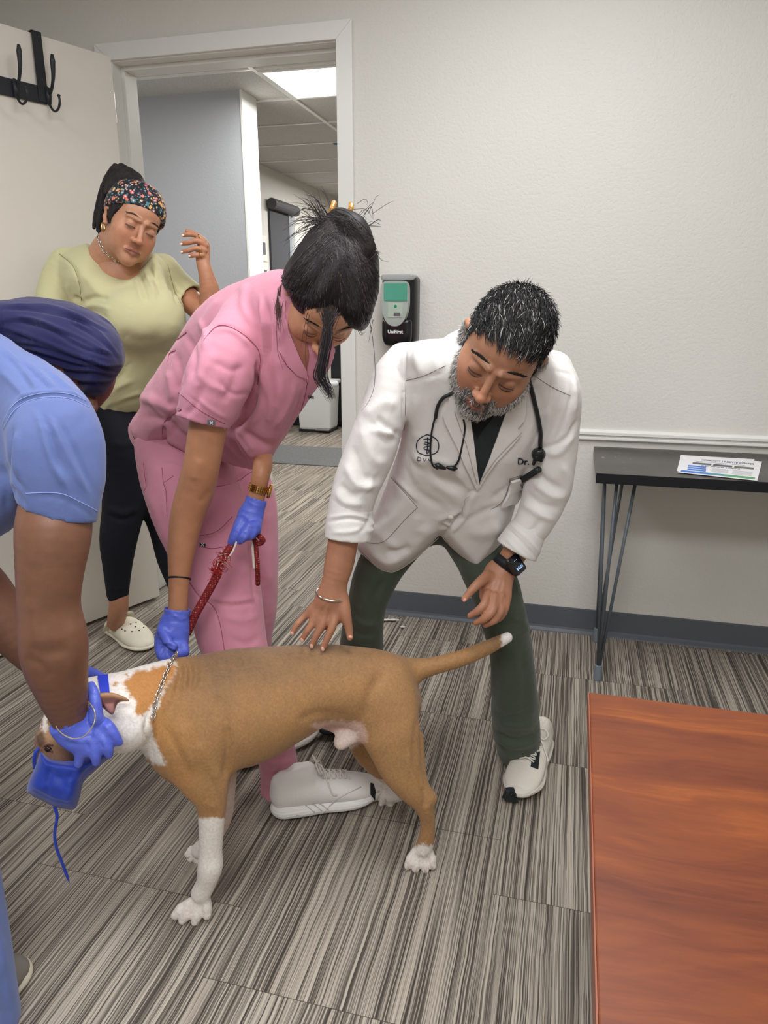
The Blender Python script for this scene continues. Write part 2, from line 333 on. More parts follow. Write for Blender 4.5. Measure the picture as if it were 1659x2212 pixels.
# ------------------------------------------------------------------ materials
def clothmat(name, col, hi, wr=.0032, sc=9, weave=900, rough=.8, sheen=.2):   # woven cloth: weave plus small soft creases
    t = NT(name); t.l(t.ramp(t.noise(t.pos(), 5, 3), [(.3, col), (.7, hi)]), t.b.inputs['Base Color']); t.b.inputs['Roughness'].default_value = rough; t.b.inputs['Sheen Weight'].default_value = sheen; t.b.inputs['Specular IOR Level'].default_value = .3
    a = t.noise(t.pos((1, 1, .55)), sc, 3, .5, 1.2); b = t.noise(t.pos(), weave, 2); c = t.noise(t.pos(), sc*6, 3)
    t.bump(t.math('ADD', t.math('ADD', t.math('MULTIPLY', a, 3.2), t.math('MULTIPLY', c, .45)), t.math('MULTIPLY', b, .10)), .5, wr); return t.m
class NT:
    def __init__(s, name):
        s.m = bpy.data.materials.new(name); s.m.use_nodes = True; s.t = s.m.node_tree; s.b = s.t.nodes['Principled BSDF']
    def n(s, typ, **kw):
        o = s.t.nodes.new(typ)
        for k, v in kw.items(): setattr(o, k, v)
        return o
    def l(s, a, b): s.t.links.new(a, b)
    def set(s, o, **kw):
        for k, v in kw.items(): o.inputs[k.replace('_', ' ')].default_value = v
        return o
    def math(s, op, a, b=None, c=None):
        o = s.n('ShaderNodeMath', operation=op)
        for i, q in enumerate((a, b, c)):
            if q is None: continue
            if isinstance(q, (int, float)): o.inputs[i].default_value = q
            else: s.l(q, o.inputs[i])
        return o.outputs[0]
    def pos(s, sc=(1, 1, 1), obj=False):
        v = s.n('ShaderNodeTexCoord').outputs['Object'] if obj else s.n('ShaderNodeNewGeometry').outputs['Position']
        m = s.n('ShaderNodeMapping'); s.l(v, m.inputs[0]); m.inputs['Scale'].default_value = sc; return m.outputs[0]
    def noise(s, vec, scale, detail=3, rough=.5, dist=0):
        o = s.n('ShaderNodeTexNoise'); s.l(vec, o.inputs['Vector']); s.set(o, Scale=scale, Detail=detail, Roughness=rough, Distortion=dist); return o.outputs['Fac']
    def ramp(s, fac, st, interp='LINEAR'):
        o = s.n('ShaderNodeValToRGB'); s.l(fac, o.inputs[0]); e = o.color_ramp.elements; o.color_ramp.interpolation = interp
        while len(e) > 1: e.remove(e[-1])
        e[0].position = st[0][0]; e[0].color = (*st[0][1], 1)
        for p, c in st[1:]: q = e.new(p); q.color = (*c, 1)
        return o.outputs[0]
    def mix(s, fac, a, b, mode='MIX'):
        o = s.n('ShaderNodeMix', data_type='RGBA', blend_type=mode)
        for i, q in ((0, fac), (6, a), (7, b)):
            if isinstance(q, (int, float)): o.inputs[i].default_value = q
            elif isinstance(q, tuple): o.inputs[i].default_value = (*q, 1)
            else: s.l(q, o.inputs[i])
        return o.outputs[2]
    def bump(s, h, strength=.2, dist=.002):
        o = s.n('ShaderNodeBump'); s.l(h, o.inputs['Height']); o.inputs['Strength'].default_value = strength; o.inputs['Distance'].default_value = dist; s.l(o.outputs[0], s.b.inputs['Normal']); return o
def srgb(r, g, b):
    f = lambda c: (c/255/12.92) if c/255 <= .04045 else ((c/255+.055)/1.055)**2.4
    return (f(r), f(g), f(b))
MATS = {}
def M(name, col, rough=.6, metal=0, spec=.4, noise=None, bump=None, coat=0, emit=None, es=1, trans=0, ior=1.45, sheen=0, sss=0, alpha=1):
    if name in MATS: return MATS[name]
    t = NT(name); b = t.b; b.inputs['Base Color'].default_value = (*col, 1); b.inputs['Roughness'].default_value = rough; b.inputs['Metallic'].default_value = metal
    b.inputs['Specular IOR Level'].default_value = spec; b.inputs['Coat Weight'].default_value = coat; b.inputs['Transmission Weight'].default_value = trans; b.inputs['IOR'].default_value = ior
    b.inputs['Sheen Weight'].default_value = sheen; b.inputs['Alpha'].default_value = alpha
    if sss: b.inputs['Subsurface Weight'].default_value = sss; b.inputs['Subsurface Radius'].default_value = (.012, .005, .003); b.inputs['Subsurface Scale'].default_value = 1
    if emit: b.inputs['Emission Color'].default_value = (*emit, 1); b.inputs['Emission Strength'].default_value = es
    if noise:
        sc, amt = noise; f = t.noise(t.pos(), sc, 4); d = tuple(c*(1-amt) for c in col); l = tuple(min(1, c*(1+amt)) for c in col); t.l(t.ramp(f, [(.3, d), (.7, l)]), b.inputs['Base Color'])
    if bump: t.bump(t.noise(t.pos(), bump[0], 4), bump[1], bump[2] if len(bump) > 2 else .002)
    MATS[name] = t.m; return t.m
def Mcol(name, rough=.55, sss=0, bump=None, tint=None, spec=.4, sheen=0):   # colour comes from the mesh's own 'Col' attribute
    t = NT(name); a = t.n('ShaderNodeAttribute', attribute_name='Col'); c = a.outputs['Color']
    if tint: c = t.mix(1.0, c, t.ramp(t.noise(t.pos(), tint[0], 5), [(.3, (1-tint[1],)*3), (.7, (1+tint[1],)*3)]), 'MULTIPLY')
    t.l(c, t.b.inputs['Base Color']); t.b.inputs['Roughness'].default_value = rough; t.b.inputs['Specular IOR Level'].default_value = spec; t.b.inputs['Sheen Weight'].default_value = sheen
    if sss: t.b.inputs['Subsurface Weight'].default_value = sss; t.b.inputs['Subsurface Radius'].default_value = (.012, .005, .003); t.b.inputs['Subsurface Scale'].default_value = 1
    if bump: t.bump(t.noise(t.pos(bump[3] if len(bump) > 3 else (1, 1, 1)), bump[0], 4), bump[1], bump[2])
    MATS[name] = t.m; return t.m
# ================================================================== materials of the room
t = NT('painted_wall'); f1 = t.noise(t.pos(), 95, 3, .6); f2 = t.noise(t.pos(), 1.3, 2)
t.l(t.ramp(f2, [(.3, srgb(214, 211, 203)), (.7, srgb(219, 216, 209))]), t.b.inputs['Base Color']); t.b.inputs['Roughness'].default_value = .55
t.bump(t.math('SMOOTH_MIN', f1, .56, .1), .9, .0022); M_WALL = t.m
t = NT('grey_hall_wall'); t.b.inputs['Base Color'].default_value = (*srgb(176, 179, 184), 1); t.b.inputs['Roughness'].default_value = .6; t.bump(t.noise(t.pos(), 90, 3), .4, .0015); M_GREY = t.m
M_TRIM = M('white_gloss_trim', srgb(228, 227, 222), .3, bump=(30, .1, .001))
M_DOOR = M('door_paint', srgb(226, 219, 208), .38, noise=(2.2, .03), bump=(24, .12, .001))
M_BASE = M('grey_vinyl_base', srgb(92, 97, 103), .42, bump=(60, .08, .001))
def carpet():
    t = NT('striped_carpet'); P = t.n('ShaderNodeNewGeometry').outputs['Position']; s = t.n('ShaderNodeSeparateXYZ'); t.l(P, s.inputs[0]); X, Y = s.outputs[0], s.outputs[1]
    TX, TY = .50, .50
    X = t.math('ADD', X, 10.09); Y = t.math('ADD', Y, 10.03)
    cx = t.math('FLOOR', t.math('DIVIDE', X, TX)); Yo = t.math('ADD', Y, t.math('MULTIPLY', t.math('MODULO', cx, 3), .167)); cy = t.math('FLOOR', t.math('DIVIDE', Yo, TY))
    cell = t.n('ShaderNodeCombineXYZ'); t.l(cx, cell.inputs[0]); t.l(cy, cell.inputs[1]); wn = t.n('ShaderNodeTexWhiteNoise', noise_dimensions='3D'); t.l(cell.outputs[0], wn.inputs[0])
    off = t.math('MULTIPLY', wn.outputs['Value'], 9.0)
    wob = t.math('MULTIPLY', t.math('SUBTRACT', t.noise(t.pos((1, 1, 1)), 9, 2), .5), .006)
    def band(sx, sy, det):
        v = t.n('ShaderNodeCombineXYZ'); t.l(t.math('MULTIPLY', t.math('ADD', X, wob), sx), v.inputs[0]); t.l(t.math('MULTIPLY', Y, sy), v.inputs[1]); t.l(off, v.inputs[2]); return t.noise(v.outputs[0], 1, det, .6)
    a = band(340, 1.4, 2); b = band(70, .8, 2); c = band(760, 3, 1)
    v = t.math('ADD', t.math('ADD', t.math('MULTIPLY', a, .62), t.math('MULTIPLY', b, .20)), t.math('MULTIPLY', c, .18))
    col = t.ramp(v, [(.39, srgb(66, 60, 54)), (.45, srgb(92, 85, 78)), (.50, srgb(136, 127, 116)), (.55, srgb(168, 158, 145)), (.61, srgb(184, 175, 161))])
    fy = t.math('ABSOLUTE', t.math('SUBTRACT', t.math('FRACT', t.math('DIVIDE', Yo, TY)), .5)); fx = t.math('ABSOLUTE', t.math('SUBTRACT', t.math('FRACT', t.math('DIVIDE', X, TX)), .5))
    seam = t.math('MAXIMUM', t.math('GREATER_THAN', fy, .5-.0018), t.math('MULTIPLY', t.math('GREATER_THAN', fx, .5-.0014), .3))
    t.l(t.mix(t.math('MULTIPLY', seam, .7), col, srgb(58, 50, 43)), t.b.inputs['Base Color']); t.b.inputs['Roughness'].default_value = .8; t.b.inputs['Specular IOR Level'].default_value = .25
    t.bump(t.math('SUBTRACT', v, t.math('MULTIPLY', seam, .4)), .5, .003); return t.m
M_CARPET = carpet()
def ceil_mat():
    t = NT('acoustic_tile'); f = t.noise(t.pos(), 160, 2, .7); t.l(t.ramp(f, [(.30, srgb(150, 147, 142)), (.40, srgb(196, 194, 189)), (.7, srgb(204, 202, 198))]), t.b.inputs['Base Color']); t.b.inputs['Roughness'].default_value = .9; t.bump(f, .4, .003); return t.m
M_TILE = ceil_mat()
M_BLACKMETAL = M('black_metal', srgb(40, 42, 46), .42, bump=(200, .1, .0005))
# ================================================================== the setting
S = lambda mb, name, mat, **k: tag(mb.build(name, mat, **k), kind='structure')
CH = 2.44
OX0, OX1, OZ = -1.706, -0.845, 2.053      # door opening
S(MB().box((-3.6, -4.4, -.1), (2.2, 8.2, 0)), 'floor', M_CARPET)
S(MB().box((-3.6, 0, 0), (OX0-.012, .13, CH)).box((OX1+.012, 0, 0), (2.2, .13, CH)).box((OX0-.012, 0, OZ+.012), (OX1+.012, .13, CH)), 'wall_back', M_WALL)
S(MB().box((2.0, -4.3, 0), (2.12, 0, CH)), 'wall_right', M_WALL)
S(MB().box((-2.75, -4.3, 0), (-2.63, 0, CH)), 'wall_left', M_WALL)
S(MB().box((-2.75, -4.42, 0), (2.12, -4.3, CH)), 'wall_front', M_WALL)
S(MB().box((-2.75, -4.42, CH), (2.12, .13, CH+.1)), 'ceiling', M_TILE)
# door casing: mitred flat boards with a small back-band, and the jamb with its stop
cb = MB(); w = .056
for (x0, x1, s) in ((OX0, OX0-w, 1), (OX1, OX1+w, 1)):
    zz = OZ+w*(1); V = [(x0, -.016, 0), (x1, -.016, 0), (x1, -.016, OZ+w), (x0, -.016, OZ), (x0, 0, 0), (x1, 0, 0), (x1, 0, OZ+w), (x0, 0, OZ)]
    fs = [(0, 1, 2, 3), (4, 7, 6, 5), (0, 3, 7, 4), (1, 5, 6, 2), (2, 6, 7, 3), (0, 4, 5, 1)]
    cb.add(V, fs if x1 > x0 else [f[::-1] for f in fs])
cb.add([(OX0, -.016, OZ), (OX1, -.016, OZ), (OX1+w, -.016, OZ+w), (OX0-w, -.016, OZ+w), (OX0, 0, OZ), (OX1, 0, OZ), (OX1+w, 0, OZ+w), (OX0-w, 0, OZ+w)], [(0, 1, 2, 3), (4, 7, 6, 5), (0, 4, 5, 1), (1, 5, 6, 2), (2, 6, 7, 3), (3, 7, 4, 0)])
S(cb, 'trim_1', M_TRIM, bevel=.002)
jb = MB().box((OX0-.012, -.002, 0), (OX0+.004, .135, OZ)).box((OX1-.004, -.002, 0), (OX1+.012, .135, OZ)).box((OX0-.012, -.002, OZ-.004), (OX1+.012, .135, OZ+.012))
jb.box((OX0+.004, .05, 0), (OX0+.018, .13, OZ-.018)).box((OX1-.018, .05, 0), (OX1-.004, .13, OZ-.018)).box((OX0+.004, .05, OZ-.018), (OX1-.004, .13, OZ-.004))
S(jb, 'trim_2', M_TRIM, bevel=.0015)
S(MB().box((OX0-w, .13, 0), (OX0, .145, OZ+w)).box((OX1, .13, 0), (OX1+w, .145, OZ+w)).box((OX0, .13, OZ), (OX1, .145, OZ+w)), 'trim_3', M_TRIM)
# chair rail, vinyl base
rp = [(0, 0), (-.010, 0), (-.014, .004), (-.014, .010), (-.010, .013), (-.010, .018), (-.018, .021), (-.018, .030), (-.013, .034), (-.008, .038), (0, .038)]
S(MB().ext(rp, (OX1+w, 0, .744), (2.0, 0, .744), (0, 1, 0), (0, 0, 1)), 'trim_4', M_TRIM)
bp = [(0, .1), (-.003, .1), (-.004, .096), (-.004, .02), (-.007, .012), (-.016, .004), (-.018, 0), (0, 0)]
S(MB().ext(bp, (OX1+w, 0, 0), (2.0, 0, 0), (0, 1, 0), (0, 0, 1)), 'baseboard_back', M_BASE)
# open door leaf
A = np.array([-1.640, -.102]); ddir = np.array([-.364, -.931]); ddir /= np.linalg.norm(ddir); dn = np.array([ddir[1], -ddir[0]])
if dn[0] < 0: dn = -dn                      # faces the room side (+x)
ang = math.atan2(ddir[1], ddir[0]); DM = Matrix.Translation((A[0], A[1], 0)) @ Matrix.Rotation(ang, 4, 'Z')
# local: x along the leaf, y to its left; the visible face is the one towards +x world
sgn = 1 if (Matrix.Rotation(ang, 3, 'Z') @ Vector((0, 1, 0))).x > 0 else -1
dl = MB().box((0, min(0, -sgn*.042), .014), (.84, max(0, -sgn*.042), 2.035), DM)
door = tag(dl.build('door_1', M_DOOR, bevel=.0015), 'plain cream door leaf standing open against the left side of the room', 'door', kind='structure')
hg = MB()
for z in (.2, 1.05, 1.83): hg.tube([DM @ Vector((-.008, -sgn*.021, z)), DM @ Vector((-.008, -sgn*.021, z+.1))], .007, 10)
hg.build('door_hinge', M('hinge_paint', srgb(205, 200, 192), .4), door)
# hallway shell
S(MB().box((-3.5, .13, 2.44), (2.2, 8.2, 2.5)), 'ceiling_hall', M_TILE)
tb = MB()
for y in (.88, 1.49, 2.09, 2.71, 3.34, 3.96, 4.58, 5.2, 5.8, 6.4, 7.0, 7.6): tb.box((-3.4, y-.012, 2.432), (1.2, y+.012, 2.441))
for x in (-3.01, -1.80, -.59, .6): tb.box((x-.012, .14, 2.431), (x+.012, 8.0, 2.441))
S(tb, 'trim_5', M_TRIM)
S(MB().box((-3.5, 1.84, 0), (-2.05, 2.05, 2.44)), 'wall_hall_left', M_GREY)
S(MB().box((-2.049, 1.838, 0), (-2.036, 2.052, 2.44)), 'trim_6', M('hall_trim_white', srgb(236, 236, 232), .45))
S(MB().box((-3.02, 2.05, 0), (-2.9, 8.0, 2.44)), 'wall_hall_far_left', M_WALL)
S(MB().box((-3.5, 8.0, 0), (1.2, 8.12, 2.44)), 'wall_hall_end', M_WALL)
S(MB().box((.9, .13, 0), (1.0, 8.0, 2.44)), 'wall_hall_right', M_WALL)
S(MB().box((-3.5, .13, 0), (-3.4, 1.84, 2.44)), 'wall_hall_near_left', M_GREY)
# ceiling light panel in the hall
cl = empty('ceiling_light', (-1.5, 1.78, 2.43), 'bright square light panel in the hall ceiling beyond the doorway', 'ceiling light')
MB().box((-1.785, 1.505, 2.424), (-1.195, 1.53, 2.434)).box((-1.785, 2.05, 2.424), (-1.195, 2.075, 2.434)).box((-1.785, 1.53, 2.424), (-1.765, 2.05, 2.434)).box((-1.215, 1.53, 2.424), (-1.195, 2.05, 2.434)).build('frame', M_TRIM, cl)
MB().box((-1.765, 1.53, 2.427), (-1.215, 2.05, 2.4315)).build('diffuser', M('light_diffuser', (1, 1, 1), .4, emit=(1, .99, .97), es=2.2), cl)
# floor mat, bin, dark cabinet, shaded doorway and notices in the hall
tag(MB().box((-2.88, 2.58, 0), (-.9, 3.30, .008)).build('floor_mat', M('grey_mat_fibre', srgb(112, 113, 113), .95, noise=(160, .35), bump=(300, .7, .004)), bevel=.003), 'flat grey speckled runner mat across the hall floor', 'mat')
bn = empty('waste_bin', (-2.2, 4.05, 0), 'white rectangular pedal bin in the hall with a bag hanging over its rim', 'bin')
bc = ray_to(683, 933, 2, 0.0); bx, by = bc[0], bc[1]
V = []; 
for z, g in ((.02, 0), (.46, .02)): V += [(bx-.17-g, by-.02-g, z), (bx+.15+g, by-.02-g, z), (bx+.15+g, by+.24+g, z), (bx-.17-g, by+.24+g, z)]
b_ = MB().add(V, [(0, 3, 2, 1), (4, 5, 6, 7), (0, 1, 5, 4), (1, 2, 6, 5), (2, 3, 7, 6), (3, 0, 4, 7)]).build('body', M('bin_white', srgb(236, 238, 238), .35), bn, bevel=.025)
MB().box((bx-.175, by-.02, 0), (bx+.155, by+.24, .024)).build('base', M_BLACKMETAL, bn, bevel=.004)
MB().box((bx+.02, by-.08, .025), (bx+.16, by+.0, .04)).build('pedal', M('steel', srgb(150, 150, 150), .35, metal=.8), bn, bevel=.004)
lid = MB().box((bx-.20, by-.045, .46), (bx+.18, by+.27, .50)).build('lid', M('bin_white', (1, 1, 1)), bn, bevel=.012)
bg = Sdf(.006); cbg = toC([(bx+.19, by-.03, .47)])[0]
bg.ell(cbg, (.05, .022, .03)).ell(cbg+[.03, -.01, 0], (.03, .025, .02)).ell(cbg+[-.05, .01, 0], (.05, .014, .03))
cloth('bag', bg, M('bag_plastic', srgb(225, 228, 232), .3), bn)
p = ray_to(717, 925, 2, 0); q = ray_to(743, 925, 2, 0); top = ray_to(730, 740, 1, p[1])[2]
p = p+np.array([.0, .06, 0])
kb = empty('storage_cabinet', (p[0], p[1], 0), 'tall narrow black cabinet standing beyond the white bin in the hall', 'cabinet')
MB().box((p[0]-.02, p[1], .03), (p[0]+.62, p[1]+.5, top+.35)).build('body', M('cabinet_black', srgb(38, 38, 42), .4), kb, bevel=.004)
MB().box((p[0]+.0, p[1]+.03, 0), (p[0]+.6, p[1]+.47, .03)).build('plinth', M('cabinet_black', (0, 0, 0)), kb)
MB().box((p[0]+.02, p[1]-.018, .06), (p[0]+.6, p[1], top+.33)).build('door', M('cabinet_black', (0, 0, 0)), kb, bevel=.003)
# low black box behind the bin
p = ray_to(640, 925, 2, 0)
p = p+np.array([.12, -.40, 0])
p = np.array([-2.64, 4.10, 0])
kc = empty('storage_box', (p[0], p[1], 0), 'low black box on the hall floor left of the white bin', 'box')
MB().box((p[0]-.24, p[1]+.3, 0), (p[0]+.05, p[1]+.7, .34)).build('body', M('cabinet_black', (0, 0, 0)), kc, bevel=.008)
MB().box((p[0]-.25, p[1]+.28, .34), (p[0]+.07, p[1]+.72, .37)).build('lid', M('cabinet_black', (0, 0, 0)), kc, bevel=.006)
X = -2.899
ws = empty('roller_shade', (X, 4.4, 2.1), 'dark grey roller shade drawn down over the far hall window', 'window shade')
MB().box((X, 4.2, 1.0), (X+.02, 4.66, 2.12)).build('fabric', M('shade_fabric', srgb(78, 78, 82), .8, bump=(300, .2, .001)), ws)
MB().tube([(X+.052, 4.17, 2.12), (X+.05, 4.80, 2.12)], .05, 16).build('cassette', M('shade_case', srgb(84, 84, 86), .6), ws)
MB().box((X, 4.66, .9), (X+.03, 4.72, 2.1)).build('side_channel', M('steel_bright', srgb(190, 195, 202), .3, metal=.5), ws)
MB().box((X, 4.18, .96), (X+.024, 4.68, 1.0)).build('bottom_bar', M('shade_case', (0, 0, 0)), ws)
# window opening behind the shade
S(MB().box((X-.005, 4.72, .9), (X+.012, 4.86, 2.14)), 'window_1', M('window_frame_grey', srgb(168, 170, 170), .5))
for i, (y0, y1, z0, z1) in enumerate(((3.99, 4.13, 1.60, 1.83), (4.0, 4.14, 1.33, 1.585))):
    nt = tag(MB().box((X, y0, z0), (X+.004, y1, z1)).build('notice', M('paper_plain', srgb(232, 230, 224), .7)), ('white notice taped highest on the far hall wall beside the shaded window' if i == 0 else 'white notice taped under another one on the far hall wall'), 'notice', 'notices on the hall wall')
    MB().box((X+.004, y0+.045, z0+.06), (X+.0046, y1-.03, z1-.06)).build('print', M('print_grey', srgb(110, 112, 118), .7), nt)
pt = ray_to(729, 311, 2, 2.43)
tag(MB().box((pt[0]-.03, pt[1]-.03, 2.428), (pt[0]+.12, pt[1]+.02, 2.4305)).build('painters_tape', M('tape_blue', srgb(60, 92, 150), .6)), 'small strip of blue tape on the hall ceiling', 'tape')
# ================================================================== coat hook rail on the door
def dpt(x, y, o=.0):                        # a picture point on the door face, lifted off by o
    r = toW(C(x, y, 1.0))[0]-CAM; nn = np.array([dn[0], dn[1], 0]); p0 = np.array([A[0], A[1], 0])+nn*o; return CAM+r*((p0-CAM)@nn)/(r@nn)
nn = np.array([dn[0], dn[1], 0]); du = np.array([ddir[0], ddir[1], 0]); zz = np.array([0, 0, 1.])
tr = dpt(97, 222); bl0 = dpt(97, 185); barz0, barz1 = dpt(95, 226)[2], dpt(95, 189)[2]
hk = empty('hook_rail', dpt(60, 205), 'black metal over-the-door hook rail hanging on the open door', 'coat hooks')
def dbox(mb, u0, u1, z0, z1, t0, t1, base=np.array([A[0], A[1], 0])):
    V = []
    for z in (z0, z1):
        for (u, t_) in ((u0, t0), (u1, t0), (u1, t1), (u0, t1)): V.append(base+du*u+nn*t_+zz*z)
    return mb.add(V, [(0, 1, 2, 3), (4, 7, 6, 5), (0, 4, 5, 1), (1, 5, 6, 2), (2, 6, 7, 3), (3, 7, 4, 0)])
U = lambda p: float((p[:2]-A)@ddir)
uR = U(dpt(97, 205)); dbox(MB(), uR, uR+.42, barz0, barz1, .002, .008).build('rail', M_BLACKMETAL, hk, bevel=.001)
us = U(dpt(88, 190)); sb = dbox(MB(), us-.016, us+.016, barz0+.005, 2.040, .008, .011); dbox(sb, us-.016, us+.016, 2.037, 2.040, -.046, .011); dbox(sb, us-.016, us+.016, 1.98, 2.040, -.046, -.043)
sb.build('door_strap', M_BLACKMETAL, hk)
for k, u in enumerate((uR-.004, uR+.105, uR+.21, uR+.32)):
    zc = (barz0+barz1)/2; b0 = np.array([A[0], A[1], 0])+du*u
    g = lambda t_, z, s=0: b0+nn*t_+zz*z+du*s
    h = MB(); up_ = crom([g(.012, zc-.005), g(.034, zc+.014), g(.052, zc+.048), g(.058, zc+.088), g(.060, zc+.112)], 5); r = np.interp(np.linspace(0, 1, len(up_)), [0, .4, .8, 1], [.0045, .005, .0085, .0045]); h.tube(up_, r, 10)
    lw = crom([g(.012, zc), g(.018, zc-.030), g(.038, zc-.048), g(.062, zc-.044), g(.074, zc-.024), g(.072, zc-.008)], 5); h.tube(lw, .0038, 10); e = lw[-1]
    h.tube([e-zz*.004, e-zz*.001, e+zz*.003, e+zz*.005], [.001, .0055, .0055, .001], 10)
    h.tube([g(.008, zc-.024), g(.012, zc-.022), g(.014, zc), g(.012, zc+.022), g(.008, zc+.026)], [.004, .008, .010, .008, .004], 10)
    h.build('hook', M_BLACKMETAL, hk, smooth=True)
# ================================================================== soap dispenser on the wall
sd = empty('soap_dispenser', (-.62, 0, 1.18), 'black and clear wall soap dispenser with green bag inside, beside the doorway', 'dispenser')
wl = lambda x, y, Y=0: ray_to(x, y, 1, Y)
FY = -.10                                    # front face stands 10 cm off the wall
x0, x1 = wl(820, 620, FY)[0], wl(890, 700, FY)[0]; ztop, zbot = wl(855, 592, FY)[2], wl(850, 752, FY)[2]; xc = (x0+x1)/2; hw = (x1-x0)/2
def shell(z0, z1, yb, yf, wsc, name, mat, n=12, rbot=.045, rtop=.015):
    prof = []; Z = np.linspace(z0, z1, 26)
    V = []; m = 22
    for z in Z:
        tb_ = min(1, (z-z0)/rbot); tt = min(1, (z1-z)/rtop); s = min(math.sqrt(max(0, 1-(1-tb_)**2))*.35+.65, 1)*min(1, .85+.15*math.sqrt(max(0, 1-(1-tt)**2))); dpth = (math.sqrt(max(0, 1-(1-tb_)**2))*.6+.4)*(math.sqrt(max(0, 1-(1-tt)**2))*.3+.7)
        for j in range(m):
            a = math.pi*j/(m-1); cx_ = math.copysign(abs(math.cos(a))**.45, math.cos(a)); sy_ = abs(math.sin(a))**.45; V.append((xc+hw*wsc*s*cx_, yb+(yf-yb)*dpth*sy_, z))
    Fs = [(i*m+j, i*m+j+1, (i+1)*m+j+1, (i+1)*m+j) for i in range(25) for j in range(m-1)]+[(i*m+m-1, i*m, (i+1)*m, (i+1)*m+m-1) for i in range(25)]+[tuple(range(m))[::-1], tuple(range(25*m, 26*m))]
    return mesh(name, V, Fs, mat, sd, True)
M_DB = M('dispenser_black', srgb(22, 22, 25), .22, spec=.5); 
shell(zbot, ztop-.004, -.001, -.075, 1.10, 'housing', M_DB)
shell(zbot+.006, zbot+(ztop-zbot)*.40, -.07, FY, .93, 'push_cover', M_DB)
MB().box((xc-hw*.98, -.088, ztop-.02), (xc+hw*.98, -.002, ztop)).build('top_cap', M('cap_clear', srgb(200, 202, 202), .2, trans=.4), sd, bevel=.006)
# window: egg-shaped clear panel, the green pouch behind it
def egg(y, sc, zt, zb, name, mat, th=.004):
    pts = []
    for i in range(40):
        a = 2*math.pi*i/40; zc_ = zt-(zt-zb)*.45; cx_, sz = math.cos(a), math.sin(a)
        z = zc_+(sz*(zt-zc_) if sz > 0 else sz*(zc_-zb)); xx = xc-.004+hw*sc*math.copysign(abs(cx_)**(.35 if sz > 0 else .9), cx_); z = zc_+math.copysign(abs(sz)**(.35 if sz > 0 else 1), sz)*((zt-zc_) if sz > 0 else (zc_-zb)); pts.append((xx, z))
    n = 40; V = [(a, y, b) for a, b in pts]+[(a, y+th, b) for a, b in pts]; return mesh(name, V, [tuple(range(n))[::-1], tuple(range(n, 2*n))]+[(i, (i+1) % n, n+(i+1) % n, n+i) for i in range(n)], mat, sd)
H_ = ztop-zbot
egg(-.1030, .84, ztop-.022, zbot+H_*.30, 'liner', M('liner_milky', srgb(196, 206, 198), .4), .028)
MB().box((xc-hw*.72, -.1065, zbot+H_*.64), (xc+hw*.70, -.103, ztop-.03)).build('pouch', M('pouch_green', srgb(95, 186, 160), .35), sd, bevel=.002)
MB().box((xc-hw*.5, -.1055, zbot+H_*.42), (xc+hw*.45, -.103, zbot+H_*.62)).build('pouch_lower', M('pouch_pale', srgb(205, 222, 205), .35), sd, bevel=.002)
MB().tube([(xc-.0, -.1052, zbot+H_*.57), (xc-.0, -.1064, zbot+H_*.57)], .0055, 16).build('seal', M('pouch_dot', srgb(40, 160, 130), .4), sd)
MB().box((xc-hw*.1, -.1070, zbot+H_*.44), (xc+hw*.3, -.1055, zbot+H_*.485)).build('print', M('print_grey', (0, 0, 0)), sd)
egg(-.1095, .88, ztop-.018, zbot+H_*.28, 'window', M('clear_plastic', (1, 1, 1), .05, trans=1, ior=1.3), .002)
TV, TF = text_mesh('UniFirst', .017, True, .0006)
tvec = [(xc-.001+v[0], FY-.003-v[2], zbot+H_*.225+v[1]) for v in TV]; mesh('lettering', tvec, TF, M('white_print', srgb(235, 235, 235), .5), sd)
MB().tube([(xc, -.055, zbot-.006), (xc, -.055, zbot+.01)], .008, 12).build('nozzle', M('nozzle_grey', srgb(180, 180, 180), .4), sd)
# ================================================================== black hairpin-leg table with its leaflets
TZ = .722; TX0, TX1, TYB, TYF = .088, 1.22, -.005, -.565
TYF = ray_to(1291, 1022, 2, TZ)[1]; TX0 = ray_to(1283, 966, 2, TZ)[0]
def worn_black():
    t = NT('worn_black_laminate'); f = t.noise(t.pos((1, 1.6, 1)), 26, 6, .7); g = t.noise(t.pos(), 5, 3); sc = t.noise(t.pos((1, 9, 1)), 14, 5, .75)
    ch = t.math('MULTIPLY', t.math('GREATER_THAN', f, .635), t.math('GREATER_THAN', g, .52)); s2 = t.math('GREATER_THAN', sc, .665)
    base = t.ramp(g, [(.35, srgb(60, 57, 55)), (.7, srgb(82, 76, 71))]); t.l(t.mix(t.math('MAXIMUM', ch, s2), base, srgb(186, 170, 146)), t.b.inputs['Base Color']); t.b.inputs['Roughness'].default_value = .38; return t.m
bt = empty('side_table', (TX0, TYF, 0), 'black worn laminate table on thin grey hairpin legs against the back wall', 'table')
MB().box((TX0, TYF, TZ-.03), (TX1, TYB, TZ)).build('tabletop', worn_black(), bt, bevel=.001)
MB().box((TX0-.0008, TYF-.0012, TZ-.0305), (TX1+.001, TYF, TZ-.0005)).build('edge_band', M('edge_black', srgb(18, 19, 24), .5), bt)
M_LEG = M('leg_grey', srgb(98, 106, 113), .4, metal=.2); M_CAP = M('foot_cap', srgb(120, 130, 138), .5)
def hairpin(fx, fy, tops):
    lg = MB()
    for tx, ty in tops: lg.tube([(tx, ty, TZ-.03), (fx+(tx-fx)*.03, fy+(ty-fy)*.03, .03)], .0052, 10)
    o = lg.build('leg', M_LEG, bt, smooth=True)
    MB().tube([(fx, fy, 0), (fx, fy, .004), (fx, fy, .052), (fx, fy, .054)], [.0125, .0135, .012, .011], 14).build('foot_cap', M_CAP, o)
f1 = ray_to(1290, 1468, 2, .0); f2 = ray_to(1285, 1380, 2, .0)
